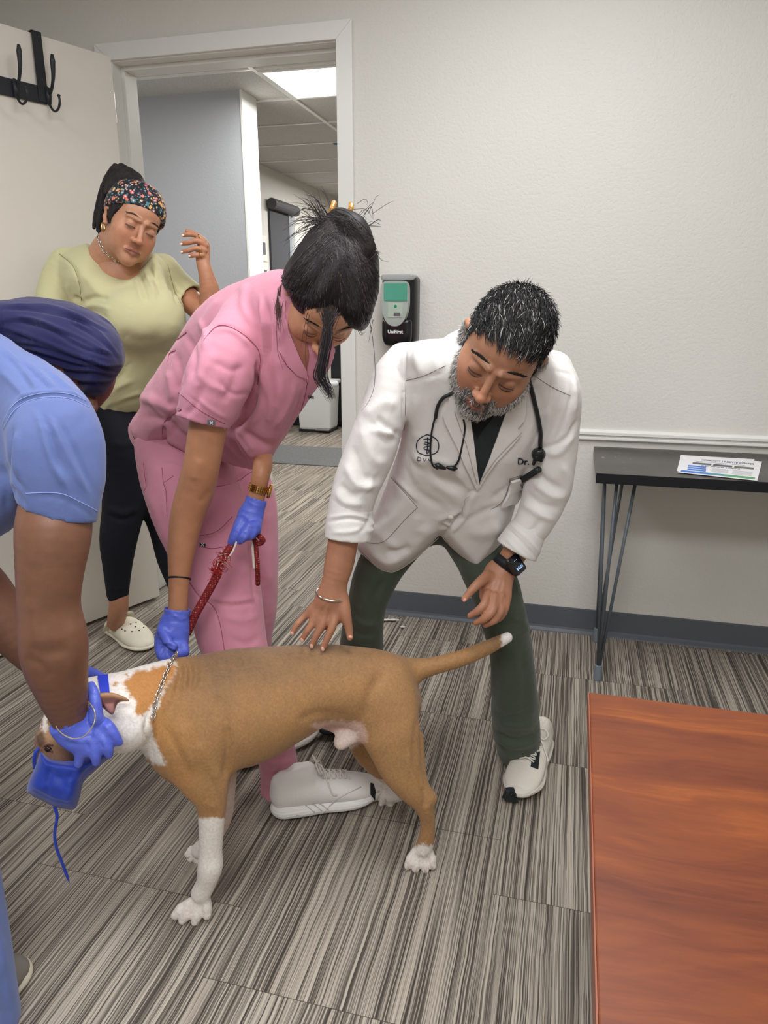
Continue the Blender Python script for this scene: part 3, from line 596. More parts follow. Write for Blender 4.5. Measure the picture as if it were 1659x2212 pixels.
tp = lambda x, y: tuple(ray_to(x, y, 2, TZ-.03)[:2])
zf = TYF+.06
hairpin(f1[0], f1[1], [(f1[0]-.03, zf+.05), (f1[0]+.004, zf), (f1[0]+.06, zf+.02)])
hairpin(f2[0]+.004, f2[1]-.02, [(f2[0]-.02, -.1), (f2[0]+.05, -.06), (f2[0]+.045, -.12)])
for xx in (1.12,):
    hairpin(xx, f1[1], [(xx+.02, zf+.05), (xx, zf), (xx-.06, zf+.02)]); hairpin(xx, f2[1]-.02, [(xx+.02, -.1), (xx-.05, -.06), (xx-.04, -.12)])
# leaflets
def leaflet(quad, z, name, label, printed):
    P = [ray_to(x, y, 2, z) for x, y in quad]; V = [(*p[:2], z) for p in P]+[(*p[:2], z-.0008) for p in P]
    o = tag(mesh(name, V, [(0, 1, 2, 3), (7, 6, 5, 4), (0, 4, 5, 1), (1, 5, 6, 2), (2, 6, 7, 3), (3, 7, 4, 0)], M('leaflet_paper', srgb(236, 235, 238), .5)), label, 'leaflet', 'leaflets on the black table')
    if printed:
        P = [np.array([*p[:2]]) for p in P]
        def uv(u, v): a = P[0]*(1-u)+P[1]*u; b = P[3]*(1-u)+P[2]*u; q = a*(1-v)+b*v; return (q[0], q[1], z+.0004)
        def blk(nm, u0, u1, v0, v1, col): mesh(nm, [uv(u0, v0), uv(u1, v0), uv(u1, v1), uv(u0, v1)], [(0, 1, 2, 3)], M('ink_%d_%d_%d' % col, srgb(*col), .5), o)
        for i, c in enumerate(((58, 120, 215), (70, 135, 205), (85, 150, 165), (95, 165, 120), (90, 160, 105))): blk('footer_band', .03+.187*i, .03+.187*(i+1), .87, .96, c)
        for j in range(3): blk('blue_bar', .08+.01*j, .32+.01*j, .56+.1*j, .63+.1*j, (62, 122, 215))
        for j, c in enumerate(((92, 96, 108), (88, 92, 100), (112, 108, 88))): blk('photo_strip', .12+.275*j, .37+.275*j, .38, .48, c)
        for j in range(5): blk('text_line', .40, .62, .62+.045*j, .63+.045*j, (170, 172, 180)); blk('text_line', .67, .92, .62+.045*j, .63+.045*j, (170, 172, 180))
        blk('text_line', .14, .80, .30, .315, (160, 160, 175))
        for txt, u, v, wu, hv, c in (('COMMUNITY', .34, .2, .26, .12, (140, 142, 150)), ('| RESPITE CENTER', .70, .2, .42, .12, (60, 62, 70)), ('SLEEP SERVICES & RESPITE', .5, .53, .5, .06, (90, 92, 98))):
            TV, TF = text_mesh(txt, 1.0, True); wpx = (TV[:, 0].max()-TV[:, 0].min()); mesh('lettering', [uv(u+q[0]/wpx*wu, v-q[1]*hv) for q in TV], TF, M('ink_%d_%d_%d' % c, srgb(*c), .5), o)
    return o
leaflet([(1471, 983), (1630, 992), (1618, 1030), (1462, 1017)], TZ+.001, 'leaflet', 'blank white leaflet edge lowest in the pile on the black table', False)
leaflet([(1470, 984), (1622, 993), (1638, 1034), (1474, 1010)], TZ+.0022, 'leaflet', 'white leaflet poking out right in the middle of the pile', False)
leaflet([(1486, 984), (1646, 997), (1636, 1038), (1464, 1020)], TZ+.0034, 'leaflet', 'top leaflet of the pile with blue bars and a blue to green band', True)
# ================================================================== cherry table in the foreground
KZ = .75; k1 = ray_to(1273, 1495, 2, KZ); k2 = ray_to(1659, 1541, 2, KZ)
def cherry(scale=1, dark=1):
    t = NT('cherry_laminate'); v = t.pos((.9, 7, 1)); d = t.noise(t.pos((1, 3, 1)), 2.2, 3); w = t.n('ShaderNodeVectorMath', operation='ADD'); t.l(v, w.inputs[0])
    cv = t.n('ShaderNodeCombineXYZ'); t.l(t.math('MULTIPLY', d, 1.4), cv.inputs[1]); t.l(cv.outputs[0], w.inputs[1])
    a = t.noise(w.outputs[0], 2.6, 6, .62, .6); b = t.noise(t.pos((3, 34, 1)), 6, 4, .6); c = t.noise(t.pos(), 1.9, 2)
    x = t.math('ADD', t.math('ADD', t.math('MULTIPLY', a, .62), t.math('MULTIPLY', b, .16)), t.math('MULTIPLY', c, .22))
    t.l(t.ramp(x, [(.32, srgb(78, 36, 22)), (.44, srgb(103, 51, 29)), (.54, srgb(119, 61, 31)), (.64, srgb(145, 79, 34))]), t.b.inputs['Base Color']); t.b.inputs['Roughness'].default_value = .42; t.b.inputs['Specular IOR Level'].default_value = .3; t.bump(b, .04, .001); return t.m
ct = empty('wood_table', (k1[0], k1[1], 0), 'cherry wood table filling the lower right corner of the picture', 'table')
MB().box((k1[0], -3.35, KZ-.025), (1.1, k1[1], KZ)).build('tabletop', cherry(), ct, bevel=.0015)
MB().box((k1[0]-.0012, -3.35, KZ-.025), (k1[0], k1[1], KZ-.0008)).build('edge_band', M('cherry_edge', srgb(138, 78, 56), .4), ct)
for (x, y) in ((k1[0]+.10, k1[1]-.12), (1.0, k1[1]-.12), (1.0, -3.2), (k1[0]+.10, -3.2)): MB().tube([(x, y, 0), (x, y, .01), (x, y, KZ-.02)], [.018, .02, .02], 14).build('leg', M('leg_dark', srgb(60, 55, 52), .4, metal=.5), ct, smooth=True)
# crumpled paper bits on the floor by the wall
for i, (x, y, sx) in enumerate(((845, 1338, 1.0), (874, 1353, .5))):
    p = toC([ray_to(x, y, 2, .006)])[0]; g = Sdf(.0025)
    for j in range(4 if i == 0 else 2): g.ell(p+np.array([(j-1.5)*.013*sx, (j % 2)*.004, (j % 2-.5)*.02]), (.015*sx, .004, .011), k=.004)
    g_, _ = cloth('paper_scrap', g, M('paper_plain', (1, 1, 1)), None, sm=0, noise=lambda V: .0012*wav(V, 60, i))
    tag(g_, 'larger crumpled white scrap on the carpet by the baseboard' if i == 0 else 'smaller white scrap lying nearer the camera on the carpet', 'paper scrap')
# ================================================================== the dog
inpoly = lambda poly, U: polysd(np.array(poly, float), U[:, 0], U[:, 1])
def mixc(c, a, w): return c*(1-w[:, None])+np.array(a)[None]*w[:, None]
sst = lambda x, a, b: (lambda t: t*t*(3-2*t))(np.clip((x-a)/(b-a), 0, 1))
def toe(s, x, y, d, ang, L=17, w=10.5, k=.004):
    ca, sa = math.cos(ang), math.sin(ang); a = C(x-ca*L*.9, y-sa*L*.9, d); m = C(x, y-2, d); e = C(x+ca*L*.55, y+sa*L*.55, d)
    r = w*d/FL; s.seg(a, m, r*.85, r*1.05, k); s.seg(m, e, r*1.05, r*.8, k)
s = Sdf(.0042)
s.chain([(228, 1540, 1.37, 70, .9), (300, 1522, 1.39, 79, .85), (365, 1522, 1.42, 95, .85), (430, 1538, 1.44, 121, .8), (520, 1527, 1.47, 125, .8), (600, 1504, 1.50, 107, .85), (680, 1481, 1.53, 88, .9), (750, 1481, 1.555, 84, .95), (815, 1505, 1.58, 82, .95), (850, 1516, 1.59, 62, .9)], .02, 4)
s.chain([(385, 1500, 1.40, 62, .6), (402, 1580, 1.382, 72, .55), (436, 1665, 1.388, 58, .55), (455, 1722, 1.40, 36, .8), (457, 1775, 1.413, 28, .95), (455, 1835, 1.43, 25, 1), (454, 1872, 1.438, 27, 1), (447, 1903, 1.45, 22, 1), (434, 1930, 1.458, 22, .8)], .022, 4)
s.chain([(350, 1560, 1.42, 50, 1), (378, 1625, 1.42, 52, 1), (420, 1670, 1.43, 40, 1)], .025, 4)
s.chain([(440, 1560, 1.50, 70, .6), (478, 1650, 1.53, 34, .8), (489, 1715, 1.55, 19), (483, 1770, 1.575, 17), (458, 1812, 1.60, 17), (432, 1836, 1.62, 18)], .02, 4)
s.chain([(815, 1478, 1.55, 72, .5), (838, 1560, 1.535, 68, .5), (852, 1612, 1.535, 56, .55), (866, 1660, 1.54, 45, .6), (890, 1702, 1.548, 33, .75), (913, 1733, 1.558, 24, .9), (924, 1772, 1.572, 16.5, 1), (921, 1812, 1.588, 18, 1), (914, 1834, 1.597, 19, .9)], .02, 4)
s.chain([(893, 1695, 1.55, 20), (928, 1722, 1.555, 13.5)], .012); s.chain([(903, 1590, 1.57, 12), (915, 1700, 1.556, 9), (931, 1724, 1.556, 11)], .012, 4)
s.chain([(800, 1500, 1.66, 66, .5), (800, 1590, 1.68, 52, .6), (830, 1650, 1.71, 36, .8), (872, 1690, 1.75, 20), (884, 1705, 1.78, 15), (860, 1715, 1.80, 16), (845, 1718, 1.81, 17)], .02, 4)
s.chain([(845, 1455, 1.59, 42, 1), (885, 1450, 1.60, 29), (930, 1440, 1.60, 20), (990, 1424, 1.60, 18), (1050, 1400, 1.60, 16), (1096, 1377, 1.60, 12)], .02, 5)
# head: skull, brow, cheek, snout
s.chain([(280, 1545, 1.365, 70, .9), (205, 1540, 1.35, 76, .8), (150, 1578, 1.335, 62, .8), (128, 1625, 1.325, 46, .9), (122, 1680, 1.32, 36, .9)], .02, 4)
s.ell(C(272, 1570, 1.32), (.045, .042, .03), k=.02); s.ell(C(97, 1598, 1.315), (.013, .015, .02), k=.012); s.ell(C(262, 1600, 1.33), (.02, .016, .02), k=.02)
# sheath and belly
s.chain([(800, 1562, 1.56, 26, 1), (760, 1585, 1.545, 21), (737, 1603, 1.54, 17)], .012, 4); s.chain([(700, 1562, 1.56, 12), (745, 1578, 1.55, 14)], .012)
for x, y, a in ((391, 1966, 2.45), (405, 1975, 2.25), (427, 1975, 1.9), (446, 1961, 1.5)): toe(s, x, y, 1.462, a, 32, 11.8, .002)
for x, y, a in ((887, 1858, 2.05), (901, 1864, 1.8), (918, 1865, 1.5), (931, 1857, 1.35)): toe(s, x, y, 1.600, a, 27, 10.5, .002)
for x, y, a in ((820, 1707, 2.6), (817, 1720, 2.7), (830, 1728, 2.2), (846, 1730, 1.9)): toe(s, x, y, 1.812, a, 20, 9, .003)
for x, y, a in ((414, 1840, 2.6), (420, 1849, 2.4), (432, 1852, 2.0)): toe(s, x, y, 1.627, a, 20, 9.5, .003)
DOGB, DOGW, DOGD = srgb(168, 127, 84), srgb(238, 230, 222), srgb(116, 90, 66)
def dogcol(V, N):
    U = px(V); x, y = U[:, 0], U[:, 1]; Wd = toW(V); z = Wd[:, 2]; n1 = wav(V, 9, 3); n2 = wav(V, 30, 4, 5); n3 = wav(V, 75, 8, 5)
    c = np.tile(np.array(DOGB), (len(V), 1)); c = mixc(c, DOGD, np.clip(sst(z, .44, .53)*.75+.12*n2, 0, 1)); c = mixc(c, srgb(190, 136, 78), np.clip(sst(-x, -470, -330)*.6+.2*n1, 0, 1)); c *= (1+.07*n3)[:, None]
    e = 5*n3+4*n2
    white = lambda poly, soft=4: sst(-(inpoly(poly, U)+e), -soft, soft)
    hw = white([(40, 1440), (188, 1440), (300, 1425), (372, 1405), (382, 1440), (350, 1500), (330, 1545), (318, 1592), (322, 1640), (262, 1660), (238, 1610), (215, 1570), (205, 1500), (150, 1480), (110, 1510)])
    nb = white([(266, 1478), (289, 1452), (330, 1444), (373, 1430), (385, 1446), (352, 1490), (331, 1522), (309, 1547), (292, 1543), (296, 1516), (278, 1501)])
    sp = white([(243, 1477), (256, 1471), (254, 1477), (244, 1482)], 2)+white([(268, 1458), (276, 1454), (275, 1459)], 2)
    near = V[:, 2] < 1.40+(x-300)*.0003
    c = mixc(c, DOGW, hw); c = mixc(c, srgb(190, 132, 74), np.clip(nb+sp, 0, 1)*hw)
    c = mixc(c, DOGW, white([(314, 1560), (325, 1570), (345, 1625), (358, 1652), (330, 1650), (300, 1600)], 4))
    face = white([(85, 1555), (108, 1530), (150, 1510), (215, 1530), (235, 1620), (200, 1660), (60, 1700), (60, 1600)], 8); c = mixc(c, srgb(128, 96, 74), face*.95)
    c = mixc(c, srgb(196, 158, 120), face*np.clip(n1*2, 0, 1)*.6)
    c = mixc(c, srgb(236, 226, 216), white([(88, 1568), (96, 1538), (112, 1520), (118, 1530), (104, 1552), (97, 1580)], 3))
    c = mixc(c, srgb(70, 50, 42), white([(78, 1588), (92, 1584), (100, 1605), (92, 1620), (80, 1606)], 4)*.8)
    fl = sst(y+e*.6, 1764, 1770)*(x < 560)*(V[:, 2] < 1.52); c = mixc(c, DOGW, fl)
    far = ((V[:, 2] > 1.52) & (x < 520)) | ((V[:, 2] > 1.69) & (y > 1600)); c = mixc(c, srgb(214, 190, 178), far*1.*sst(y, 1650, 1690)); c = mixc(c, DOGW, far*sst(y, 1790, 1810)); c = mixc(c, DOGW, ((V[:, 2] > 1.78) & (x > 700))*1.)
    c = mixc(c, DOGW, sst(y+e*1.3, 1822, 1829)*(x > 820)); c = mixc(c, srgb(238, 232, 226), sst(x+e, 1080, 1088))
    c = mixc(c, srgb(214, 178, 164), white([(672, 1566), (720, 1556), (782, 1560), (792, 1580), (795, 1600), (740, 1625), (700, 1590)], 5)*(1-sst(x, 775, 800)*.3))
    c = mixc(c, srgb(232, 212, 202), white([(715, 1585), (750, 1575), (775, 1580), (770, 1605), (738, 1630), (712, 1610)], 4))
    paws = (y > 1945)*(x < 470)+(y > 1850)*(x > 870); c = mixc(c, srgb(224, 196, 180), paws*np.clip(n2, 0, 1)*.5)
    return np.clip(c, 0, 1)
M_FUR = Mcol('short_dog_fur', .62, 0, (420, .6, .0016, (1, 1, .35)), (200, .11), .25, .12)
M_CLAW = M('claw', srgb(200, 184, 172), .4)
dog = empty('dog', Wp(600, 1800, 1.6), 'brown and white short-haired dog standing on the striped carpet with its head held down', 'dog')
dog.location.z = 0
FD = [([(398, 1428), (402, 1460), (396, 1495)], 6, 5), ([(418, 1426), (424, 1455), (418, 1490)], 6, 4), ([(384, 1440), (370, 1490), (350, 1540)], 7, 5), ([(408, 1430), (412, 1460), (408, 1490)], 4, -4), ([(390, 1435), (388, 1470), (372, 1510)], 4, -4), ([(432, 1425), (438, 1450), (434, 1480)], 5, -2),
      ([(488, 1560), (492, 1620), (486, 1690)], 9, -7), ([(470, 1500), (485, 1540), (490, 1570)], 10, -3), ([(430, 1600), (450, 1650), (470, 1690)], 14, 4), ([(395, 1560), (400, 1610), (420, 1660)], 16, 4),
      ([(350, 1560), (385, 1620), (420, 1690)], 8, -2.5), ([(790, 1560), (800, 1500), (830, 1450)], 14, -4), ([(905, 1540), (896, 1600), (893, 1660)], 7, -3), ([(884, 1620), (888, 1660), (902, 1700)], 5, 2.5), ([(912, 1700), (918, 1725), (914, 1745)], 5, -4), ([(925, 1735), (925, 1780)], 4, 3),
      ([(700, 1430), (760, 1440), (820, 1470)], 20, 3), ([(560, 1470), (600, 1520), (650, 1540)], 25, -2), ([(640, 1560), (690, 1540), (760, 1550)], 10, -3), ([(310, 1560), (322, 1600), (330, 1640)], 6, -4), ([(255, 1520), (300, 1560), (270, 1610)], 12, 3), ([(320, 1540), (316, 1580), (322, 1600)], 5, -5), ([(440, 1730), (450, 1740), (470, 1745)], 8, 2)]
for x, y, x2, y2 in ((396, 1950, 388, 1972), (413, 1955, 410, 1980), (432, 1955, 438, 1978), (893, 1845, 890, 1866), (909, 1848, 909, 1872), (923, 1846, 926, 1868)): FD.append(([(x, y), (x2, y2)], 2.2, -4.5))
dbody, DG = cloth('body', s, M_FUR, dog, FD, 1, dogcol)
H = Hit(DG); LEN = []
# claws
for x, y, a, d in ((381, 1984, 2.3, 1.462), (400, 1990, 2.0, 1.462), (427, 1990, 1.8, 1.462), (449, 1975, 1.4, 1.462), (880, 1875, 2, 1.597), (898, 1880, 1.7, 1.597), (919, 1881, 1.5, 1.597), (933, 1873, 1.3, 1.597), (812, 1713, 2.7, 1.80), (811, 1726, 2.6, 1.80), (828, 1736, 2.1, 1.80), (410, 1850, 2.4, 1.625), (417, 1857, 2.2, 1.625)):
    p0 = C(x-math.cos(a)*9, y-math.sin(a)*9, d-.004); p1 = C(x+math.cos(a)*6, y+math.sin(a)*6, d-.006); V_, F_ = tube_geo([p0, (p0+p1)/2, p1, p1*1.0008], [.0028, .0026, .0014, .0003], 8); mesh('claw', toW(np.array(V_)), F_, M_CLAW, dog, True)
# ear: folded-back flap with pink hollow
e = Sdf(.0025); e.infl([(204, 1500), (215, 1497), (240, 1496), (262, 1502), (282, 1514), (268, 1516), (256, 1518), (250, 1530), (244, 1545), (234, 1540), (215, 1522), (206, 1512)], lambda x, y: 1.262+(x-204)*.0003, .009, 8, .003)
e.ell(C(232, 1519, 1.245), (.015, .008, .010), k=.004, cut=True)
def earcol(V, N):
    U = px(V); c = np.tile(srgb(176, 132, 96), (len(V), 1)); w = sst(-inpoly([(208, 1514), (220, 1506), (246, 1506), (262, 1512), (252, 1528), (246, 1542), (236, 1540), (220, 1526)], U), -3, 3); c = mixc(c, srgb(120, 78, 72), w); return mixc(c, srgb(186, 130, 122), w*sst(-inpoly([(226, 1520), (246, 1518), (248, 1536), (240, 1542), (230, 1534)], U), -2, 3))
cloth('ear', e, Mcol('ear_skin', .5), dog, [([(206, 1503), (240, 1500), (278, 1513)], 3, 2)], 1, earcol)
# eye (shut) and nose hidden in the muzzle
ey = Sdf(.0018); p = H(104, 1618); p = C(104, 1618, 1.27) if p is None else p[0]; ey.ell(p, (.007, .005, .004))
cloth('eye', ey, M('dog_eye', srgb(40, 24, 20), .15), dog)
for fx, fy, tx, ty in ((96, 1612, 115, 1610), (97, 1616, 114, 1624)):
    L = line_on(H, [(fx, fy), ((fx+tx)/2, (fy+ty)/2-3), (tx, ty)], .001)
    if len(L) > 2: V_, F_ = tube_geo(L, .0015, 6); mesh('eyelid', toW(np.array(V_)), F_, M('lid_dark', srgb(82, 56, 50), .5), dog, True)
# ================================================================== blue nylon muzzle
M_NYL = M('blue_nylon', srgb(24, 54, 158), .5, bump=(900, .25, .0006), sheen=.3)
mz = empty('dog_muzzle', Wp(120, 1690, 1.33), 'blue nylon muzzle pulled over the snout of the brown and white dog', 'muzzle')
m = Sdf(.003); m.infl([(86, 1616), (112, 1636), (160, 1642), (200, 1630), (246, 1612), (250, 1622), (232, 1642), (203, 1668), (181, 1689), (175, 1712), (164, 1747), (140, 1748), (116, 1743), (92, 1730), (56, 1709), (72, 1663)], lambda x, y: 1.318+(x-130)*.0001, .050, 24, .006, n=2)
cloth('shell', m, M_NYL, mz, [([(95, 1660), (130, 1680), (165, 1675)], 8, -3), ([(80, 1700), (120, 1700), (165, 1720)], 10, 3), ([(110, 1650), (105, 1690), (100, 1720)], 7, -2.5), ([(172, 1690), (190, 1665), (225, 1640)], 5, -2.5), ([(62, 1700), (115, 1728), (168, 1735)], 3, -1.5), ([(90, 1625), (112, 1642), (160, 1650)], 3, -1.2), ([(140, 1660), (150, 1700), (140, 1740)], 8, 2.5), ([(120, 1655), (160, 1662), (170, 1690)], 5, 2)], 1)
drape('head_strap', H, [(211, 1463), (233, 1460), (237, 1497), (217, 1498)], M('blue_strap', srgb(40, 62, 200), .6, bump=(1500, .4, .0004)), mz, .003, .001)
V_, F_ = tube_geo(crom([C(92, 1612, 1.30), C(79, 1622, 1.29), C(74, 1642, 1.29), C(75, 1660, 1.30)], 5), .0035, 8, flat=.4); mesh('side_strap', toW(np.array(V_)), F_, M_NYL, mz, True)
V_, F_ = tube_geo(crom([C(118, 1742, 1.30), C(123, 1765, 1.30), (C(118, 1800, 1.305)), C(122, 1832, 1.31), C(137, 1872, 1.32), C(150, 1908, 1.33)], 6), np.interp(np.linspace(0, 1, 31), [0, .3, .9, 1], [.0038, .0030, .0036, .0008]), 8, flat=.35); mesh('tie', toW(np.array(V_)), F_, M_NYL, mz, True)
# ================================================================== chain collar
def chain_links(name, P, L, r, mat, parent=None):
    P = np.array(P); seg = np.r_[0, np.cumsum(np.linalg.norm(np.diff(P, axis=0), axis=1))]; VV = []; FF = []; k = 0; i = 0; s_ = 0
    while s_ < seg[-1]:
        p = np.array([np.interp(s_, seg, P[:, j]) for j in range(3)]); q = np.array([np.interp(min(s_+.002, seg[-1]), seg, P[:, j]) for j in range(3)]); t = q-p
        if np.linalg.norm(t) < 1e-7: break
        t /= np.linalg.norm(t); v = -p/np.linalg.norm(p); a = np.cross(t, v); a /= np.linalg.norm(a); b = np.cross(a, t); a, b = ((a*.85+b*.5), (b*.85-a*.5)) if i % 2 else ((a*.5-b*.85), (b*.5+a*.85))
        ring = [p+t*math.cos(u)*L*.62+a*math.sin(u)*L*.36 for u in np.linspace(0, 2*math.pi, 16, endpoint=False)]; V_, F_ = tube_geo(ring, r, 6, False, True); VV.append(np.array(V_)); FF += [tuple(x+k for x in f) for f in F_]; k += len(V_); s_ += L*.86; i += 1
    return mesh(name, toW(np.vstack(VV)), FF, mat, parent, True)
M_STEEL = M('polished_steel', srgb(215, 212, 205), .18, metal=1)
cp = line_on(H, [(376, 1424), (366, 1442), (352, 1474), (341, 1500), (333, 1524), (328, 1548)], .004, 6, 1.33)
cp = np.vstack([[C(381, 1412, cp[0][2]-.012)], cp])
tag(chain_links('chain_collar', cp, .0115, .0013, M_STEEL), 'steel link chain collar across the neck of the dog', 'dog collar')
# ================================================================== builders shared by the people
def cat(geos):                              # several surfaces as one mesh: (V, Q, colour)
    VV, QQ, CC, n = [], [], [], 0
    for V, Q, c in geos: VV.append(V); QQ.append(Q+n); CC.append(c); n += len(V)
    return np.vstack(VV), np.vstack(QQ), np.vstack(CC)
class Head:
    def __init__(s, c, X, Fv, U, sc=1.0, w=1.0, jaw=1.0, skin=(.5, .3, .2), hairline=None, full=1.0):
        s.c = np.array(c, float); s.R = np.array([X, Fv, U], float).T; s.sc = sc; s.w = w; s.jaw = jaw; s.skin = np.array(skin); s.full = full
        s.hl = hairline or ([-.11, -.04, -.01, .012, .03, .05, .078, .12], [-.075, -.06, -.01, -.005, .035, .056, .066, .09])
    def L(s, x, f, u): return s.c+s.R@(np.array([x*s.w, f, u])*s.sc)
    def inv(s, V): q = (V-s.c)@s.R/s.sc; q[:, 0] /= s.w; return q
    def d(s, v): return s.R@np.array(v)/1.0
    def sdf(s, h=.0019, ears=True, mouth_open=0.):
        g = Sdf(h); L = s.L; k = s.sc; R = s.R
        E = lambda x, f, u, a, b, c, kk=.01, cut=False: g.ell(L(x, f, u), (a*k*s.w, b*k, c*k), R, kk, cut)
        G = lambda a, b, ra, rb, kk=.006, cut=False: g.seg(L(*a), L(*b), ra*k, rb*k, kk, cut=cut)
        E(0, -.014, .034, .0745, .092, .080); E(0, .028, -.012, .064*s.full, .063, .080, .02); E(0, .030, -.062, .053*s.jaw, .052, .044, .02); E(0, .072, -.094, .024*s.jaw, .018, .018, .03)
        E(0, .045, .045, .056, .045, .040, .02)
        for q in (-1, 1):
            E(q*.038, .052, -.026, .025*s.full, .028, .026, .028); E(q*.040, .030, -.062, .020*s.jaw, .034, .022, .03)
            E(q*.030, .104, .006, .018, .014, .010, .010, True)
            G((q*.012, .096, .024), (q*.044, .078, .024), .006, .005, .010)
        G((0, .090, .014), (0, .106, -.018), .0068, .0078, .010); E(0, .112, -.030, .0105, .0105, .0095, .006)
        for q in (-1, 1):
            E(q*.0120, .101, -.0335, .0072, .0095, .0066, .008); E(q*.006, .106, -.0415, .0034, .005, .004, .002, True)
            # eyelids over the eyeball
            E(q*.0305, .0805, .0055, .0140, .0110, .0095, .007); E(q*.0305, .0805, -.0035, .0135, .0095, .0070, .007)
            G((q*.0175, .0910, .0000), (q*.0305, .0945, -.0022), .0009, .0009, .0012, True); G((q*.0305, .0945, -.0022), (q*.044, .0885, -.0008), .0009, .0009, .0012, True)
        G((-.023, .085, -.0640), (-.008, .0955, -.0595), .0030, .0042, .006); G((-.008, .0955, -.0595), (.008, .0955, -.0595), .0042, .0042, .006); G((.008, .0955, -.0595), (.023, .085, -.0640), .0042, .0030, .006)
        G((-.020, .086, -.0675), (0, .0945, -.0700), .0034, .0055, .006); G((0, .0945, -.0700), (.020, .086, -.0675), .0055, .0034, .006)
        m = .0011+mouth_open
        G((-.024, .0905, -.0650), (0, .1060, -.0640), m, m, .0015, True); G((0, .1060, -.0640), (.024, .0905, -.0650), m, m, .0015, True)
        if ears:
            for q in (-1, 1):
                G((q*.0755, -.004, .016), (q*.0790, -.016, .012), .008, .007, .006); G((q*.0790, -.016, .012), (q*.0775, -.014, -.012), .0065, .0055, .006); G((q*.0775, -.014, -.012), (q*.0735, -.003, -.026), .0055, .0065, .006)
                E(q*.0850, -.004, -.001, .007, .007, .014, .003, True)
        return g
    def cols(s, V, lip=(.45, .2, .17), brow=(.05, .035, .03), browa=.85, under=.25, scalp=None, blush=(1.06, .93, .9), beard=None, grey=False):
        q = s.inv(V); x, f, u = np.abs(q[:, 0]), q[:, 1], q[:, 2]; c = np.tile(s.skin, (len(V), 1)); n = wav(V, 40, 2, 5); c *= (1+.05*n)[:, None]
        ew = lambda dx, df, du, w: np.exp(-((x-dx)**2+(f-df)**2+(u-du)**2)/w**2)
        c *= 1+(np.array(blush)-1)[None]*ew(.040, .075, -.03, .022)[:, None]*1.2; c *= 1+(np.array(blush)-1)[None]*ew(0, .115, -.03, .014)[:, None]*1.2
        c = mixc(c, s.skin*np.array([.62, .55, .55]), under*np.clip(ew(.030, .09, .002, .013)*1.3, 0, 1))
        lipw = sst(-((x/.024)**2+((u+.0645)/.0105)**2), -1.15, -.75)*(f > .075); c = mixc(c, lip, lipw*.85)
        c = mixc(c, np.array(lip)*.35, sst(-np.abs(u+.0645+x*.03), -.0022, -.0006)*(x < .024)*(f > .078)*.9)
        bw = sst(-(np.abs(u-(.0275+.0040*np.sin(np.clip((x-.012)/.038, 0, 1)*3.14)))), -.0055, -.0022)*sst(x, .008, .015)*sst(-x, -.053, -.044)*(f > .05); c = mixc(c, brow, bw*browa*(.8+.2*n))
        lash = np.exp(-((u-(-.0015+.0*x))/.0016)**2)*(x > .0165)*(x < .0455)*(f > .078); c = mixc(c, (.02, .014, .012), lash*.95)
        c = mixc(c, s.skin*.18, np.clip(np.exp(-((x-.006)**2+(u+.0425)**2+(f-.106)**2)/.0036**2)*1.4, 0, 1))
        if scalp is not None:
            w = s.hairm(q)*sst(u, -.07, -.04) if False else s.hairm(q); c = mixc(c, scalp, np.clip(w, 0, 1)*.92)
        if beard is not None: c = mixc(c, beard, s.beardm(q)*.8)
        return np.clip(c, 0, 1)
    def hairm(s, q): e = .004*np.sin(q[:, 0]*300)+.003*np.sin(q[:, 1]*500); return sst(q[:, 2]-np.interp(q[:, 1], *s.hl)+e, -.003, .003)*(1-(np.abs(q[:, 0]) > .0745)*(np.abs(q[:, 2]) < .026)*(np.abs(q[:, 1]) < .024))
    def beardm(s, q):
        x, f, u = np.abs(q[:, 0]), q[:, 1], q[:, 2]; low = sst(-(u-np.interp(x, [0, .015, .03, .05, .065, .08], [-.078, -.080, -.068, -.052, -.020, .01])), -.004, .002)
        mou = sst(-np.abs(u+.0500), -.0085, -.004)*sst(-x, -.034, -.026)*(f > .075); gote = sst(-np.abs(x-.026), -.009, -.004)*(u < -.045)*(u > -.09)*(f > .06)
        soul = sst(-x, -.010, -.006)*(u < -.077)*(f > .07); return np.clip(np.maximum.reduce([low*(f > -.02)*sst(u, -.113, -.108)*np.clip(sst(f, .035, .05)+sst(u, -.085, -.075), 0, 1), mou, gote, soul]), 0, 1)*(1-sst(-((x/.020)**2+((u+.0645)/.0085)**2), -1.1, -.8))
def face_hair(H_, parent, n, col, thick=.0022, lash=True, seed=1):
    # brows and lashes as fine hairs set on the skin of the head
    rng = np.random.default_rng(seed); P = []; q_ = []
    for q in (-1, 1):
        B = []
        for i in range(n):
            t = rng.random(); x = .011+.039*t; u = .0275+.0050*math.sin(min(1, t*1.1)*3.0)+rng.normal()*thick*(1-.55*t)*.5; a = H_.L(q*x, .094-.55*x*x*12-.0, u); B.append(a)
            e = H_.L(q*(x+.0055), .094-.55*(x+.005)**2*12, u+.0018+rng.normal()*.0006); P.append((np.array([a, (a+e)/2+H_.R@np.array([0, .0008, 0]), e]), .00034)); q_.append(q)
    for q in (-1, 1): strands('eyebrow', [p for p, k in zip(P, q_) if k == q], M_HAIR, parent, 3, None, [np.array(col)*rng.uniform(.6, 1.3) for k in q_ if k == q])
    if lash:
        for q in (-1, 1):
            L = crom([H_.L(q*.0165, .0918, -.0010), H_.L(q*.024, .0955, -.0042), H_.L(q*.0325, .0955, -.0050), H_.L(q*.0400, .0920, -.0036), H_.L(q*.0460, .0870, -.0010)], 5); V_, F_ = tube_geo(L, np.interp(np.linspace(0, 1, len(L)), [0, .5, 1], [.0003, .00075, .0004]), 6); mesh('eyelash', toW(np.array(V_)), F_, M('lash_dark', srgb(26, 18, 16), .6), parent, True)
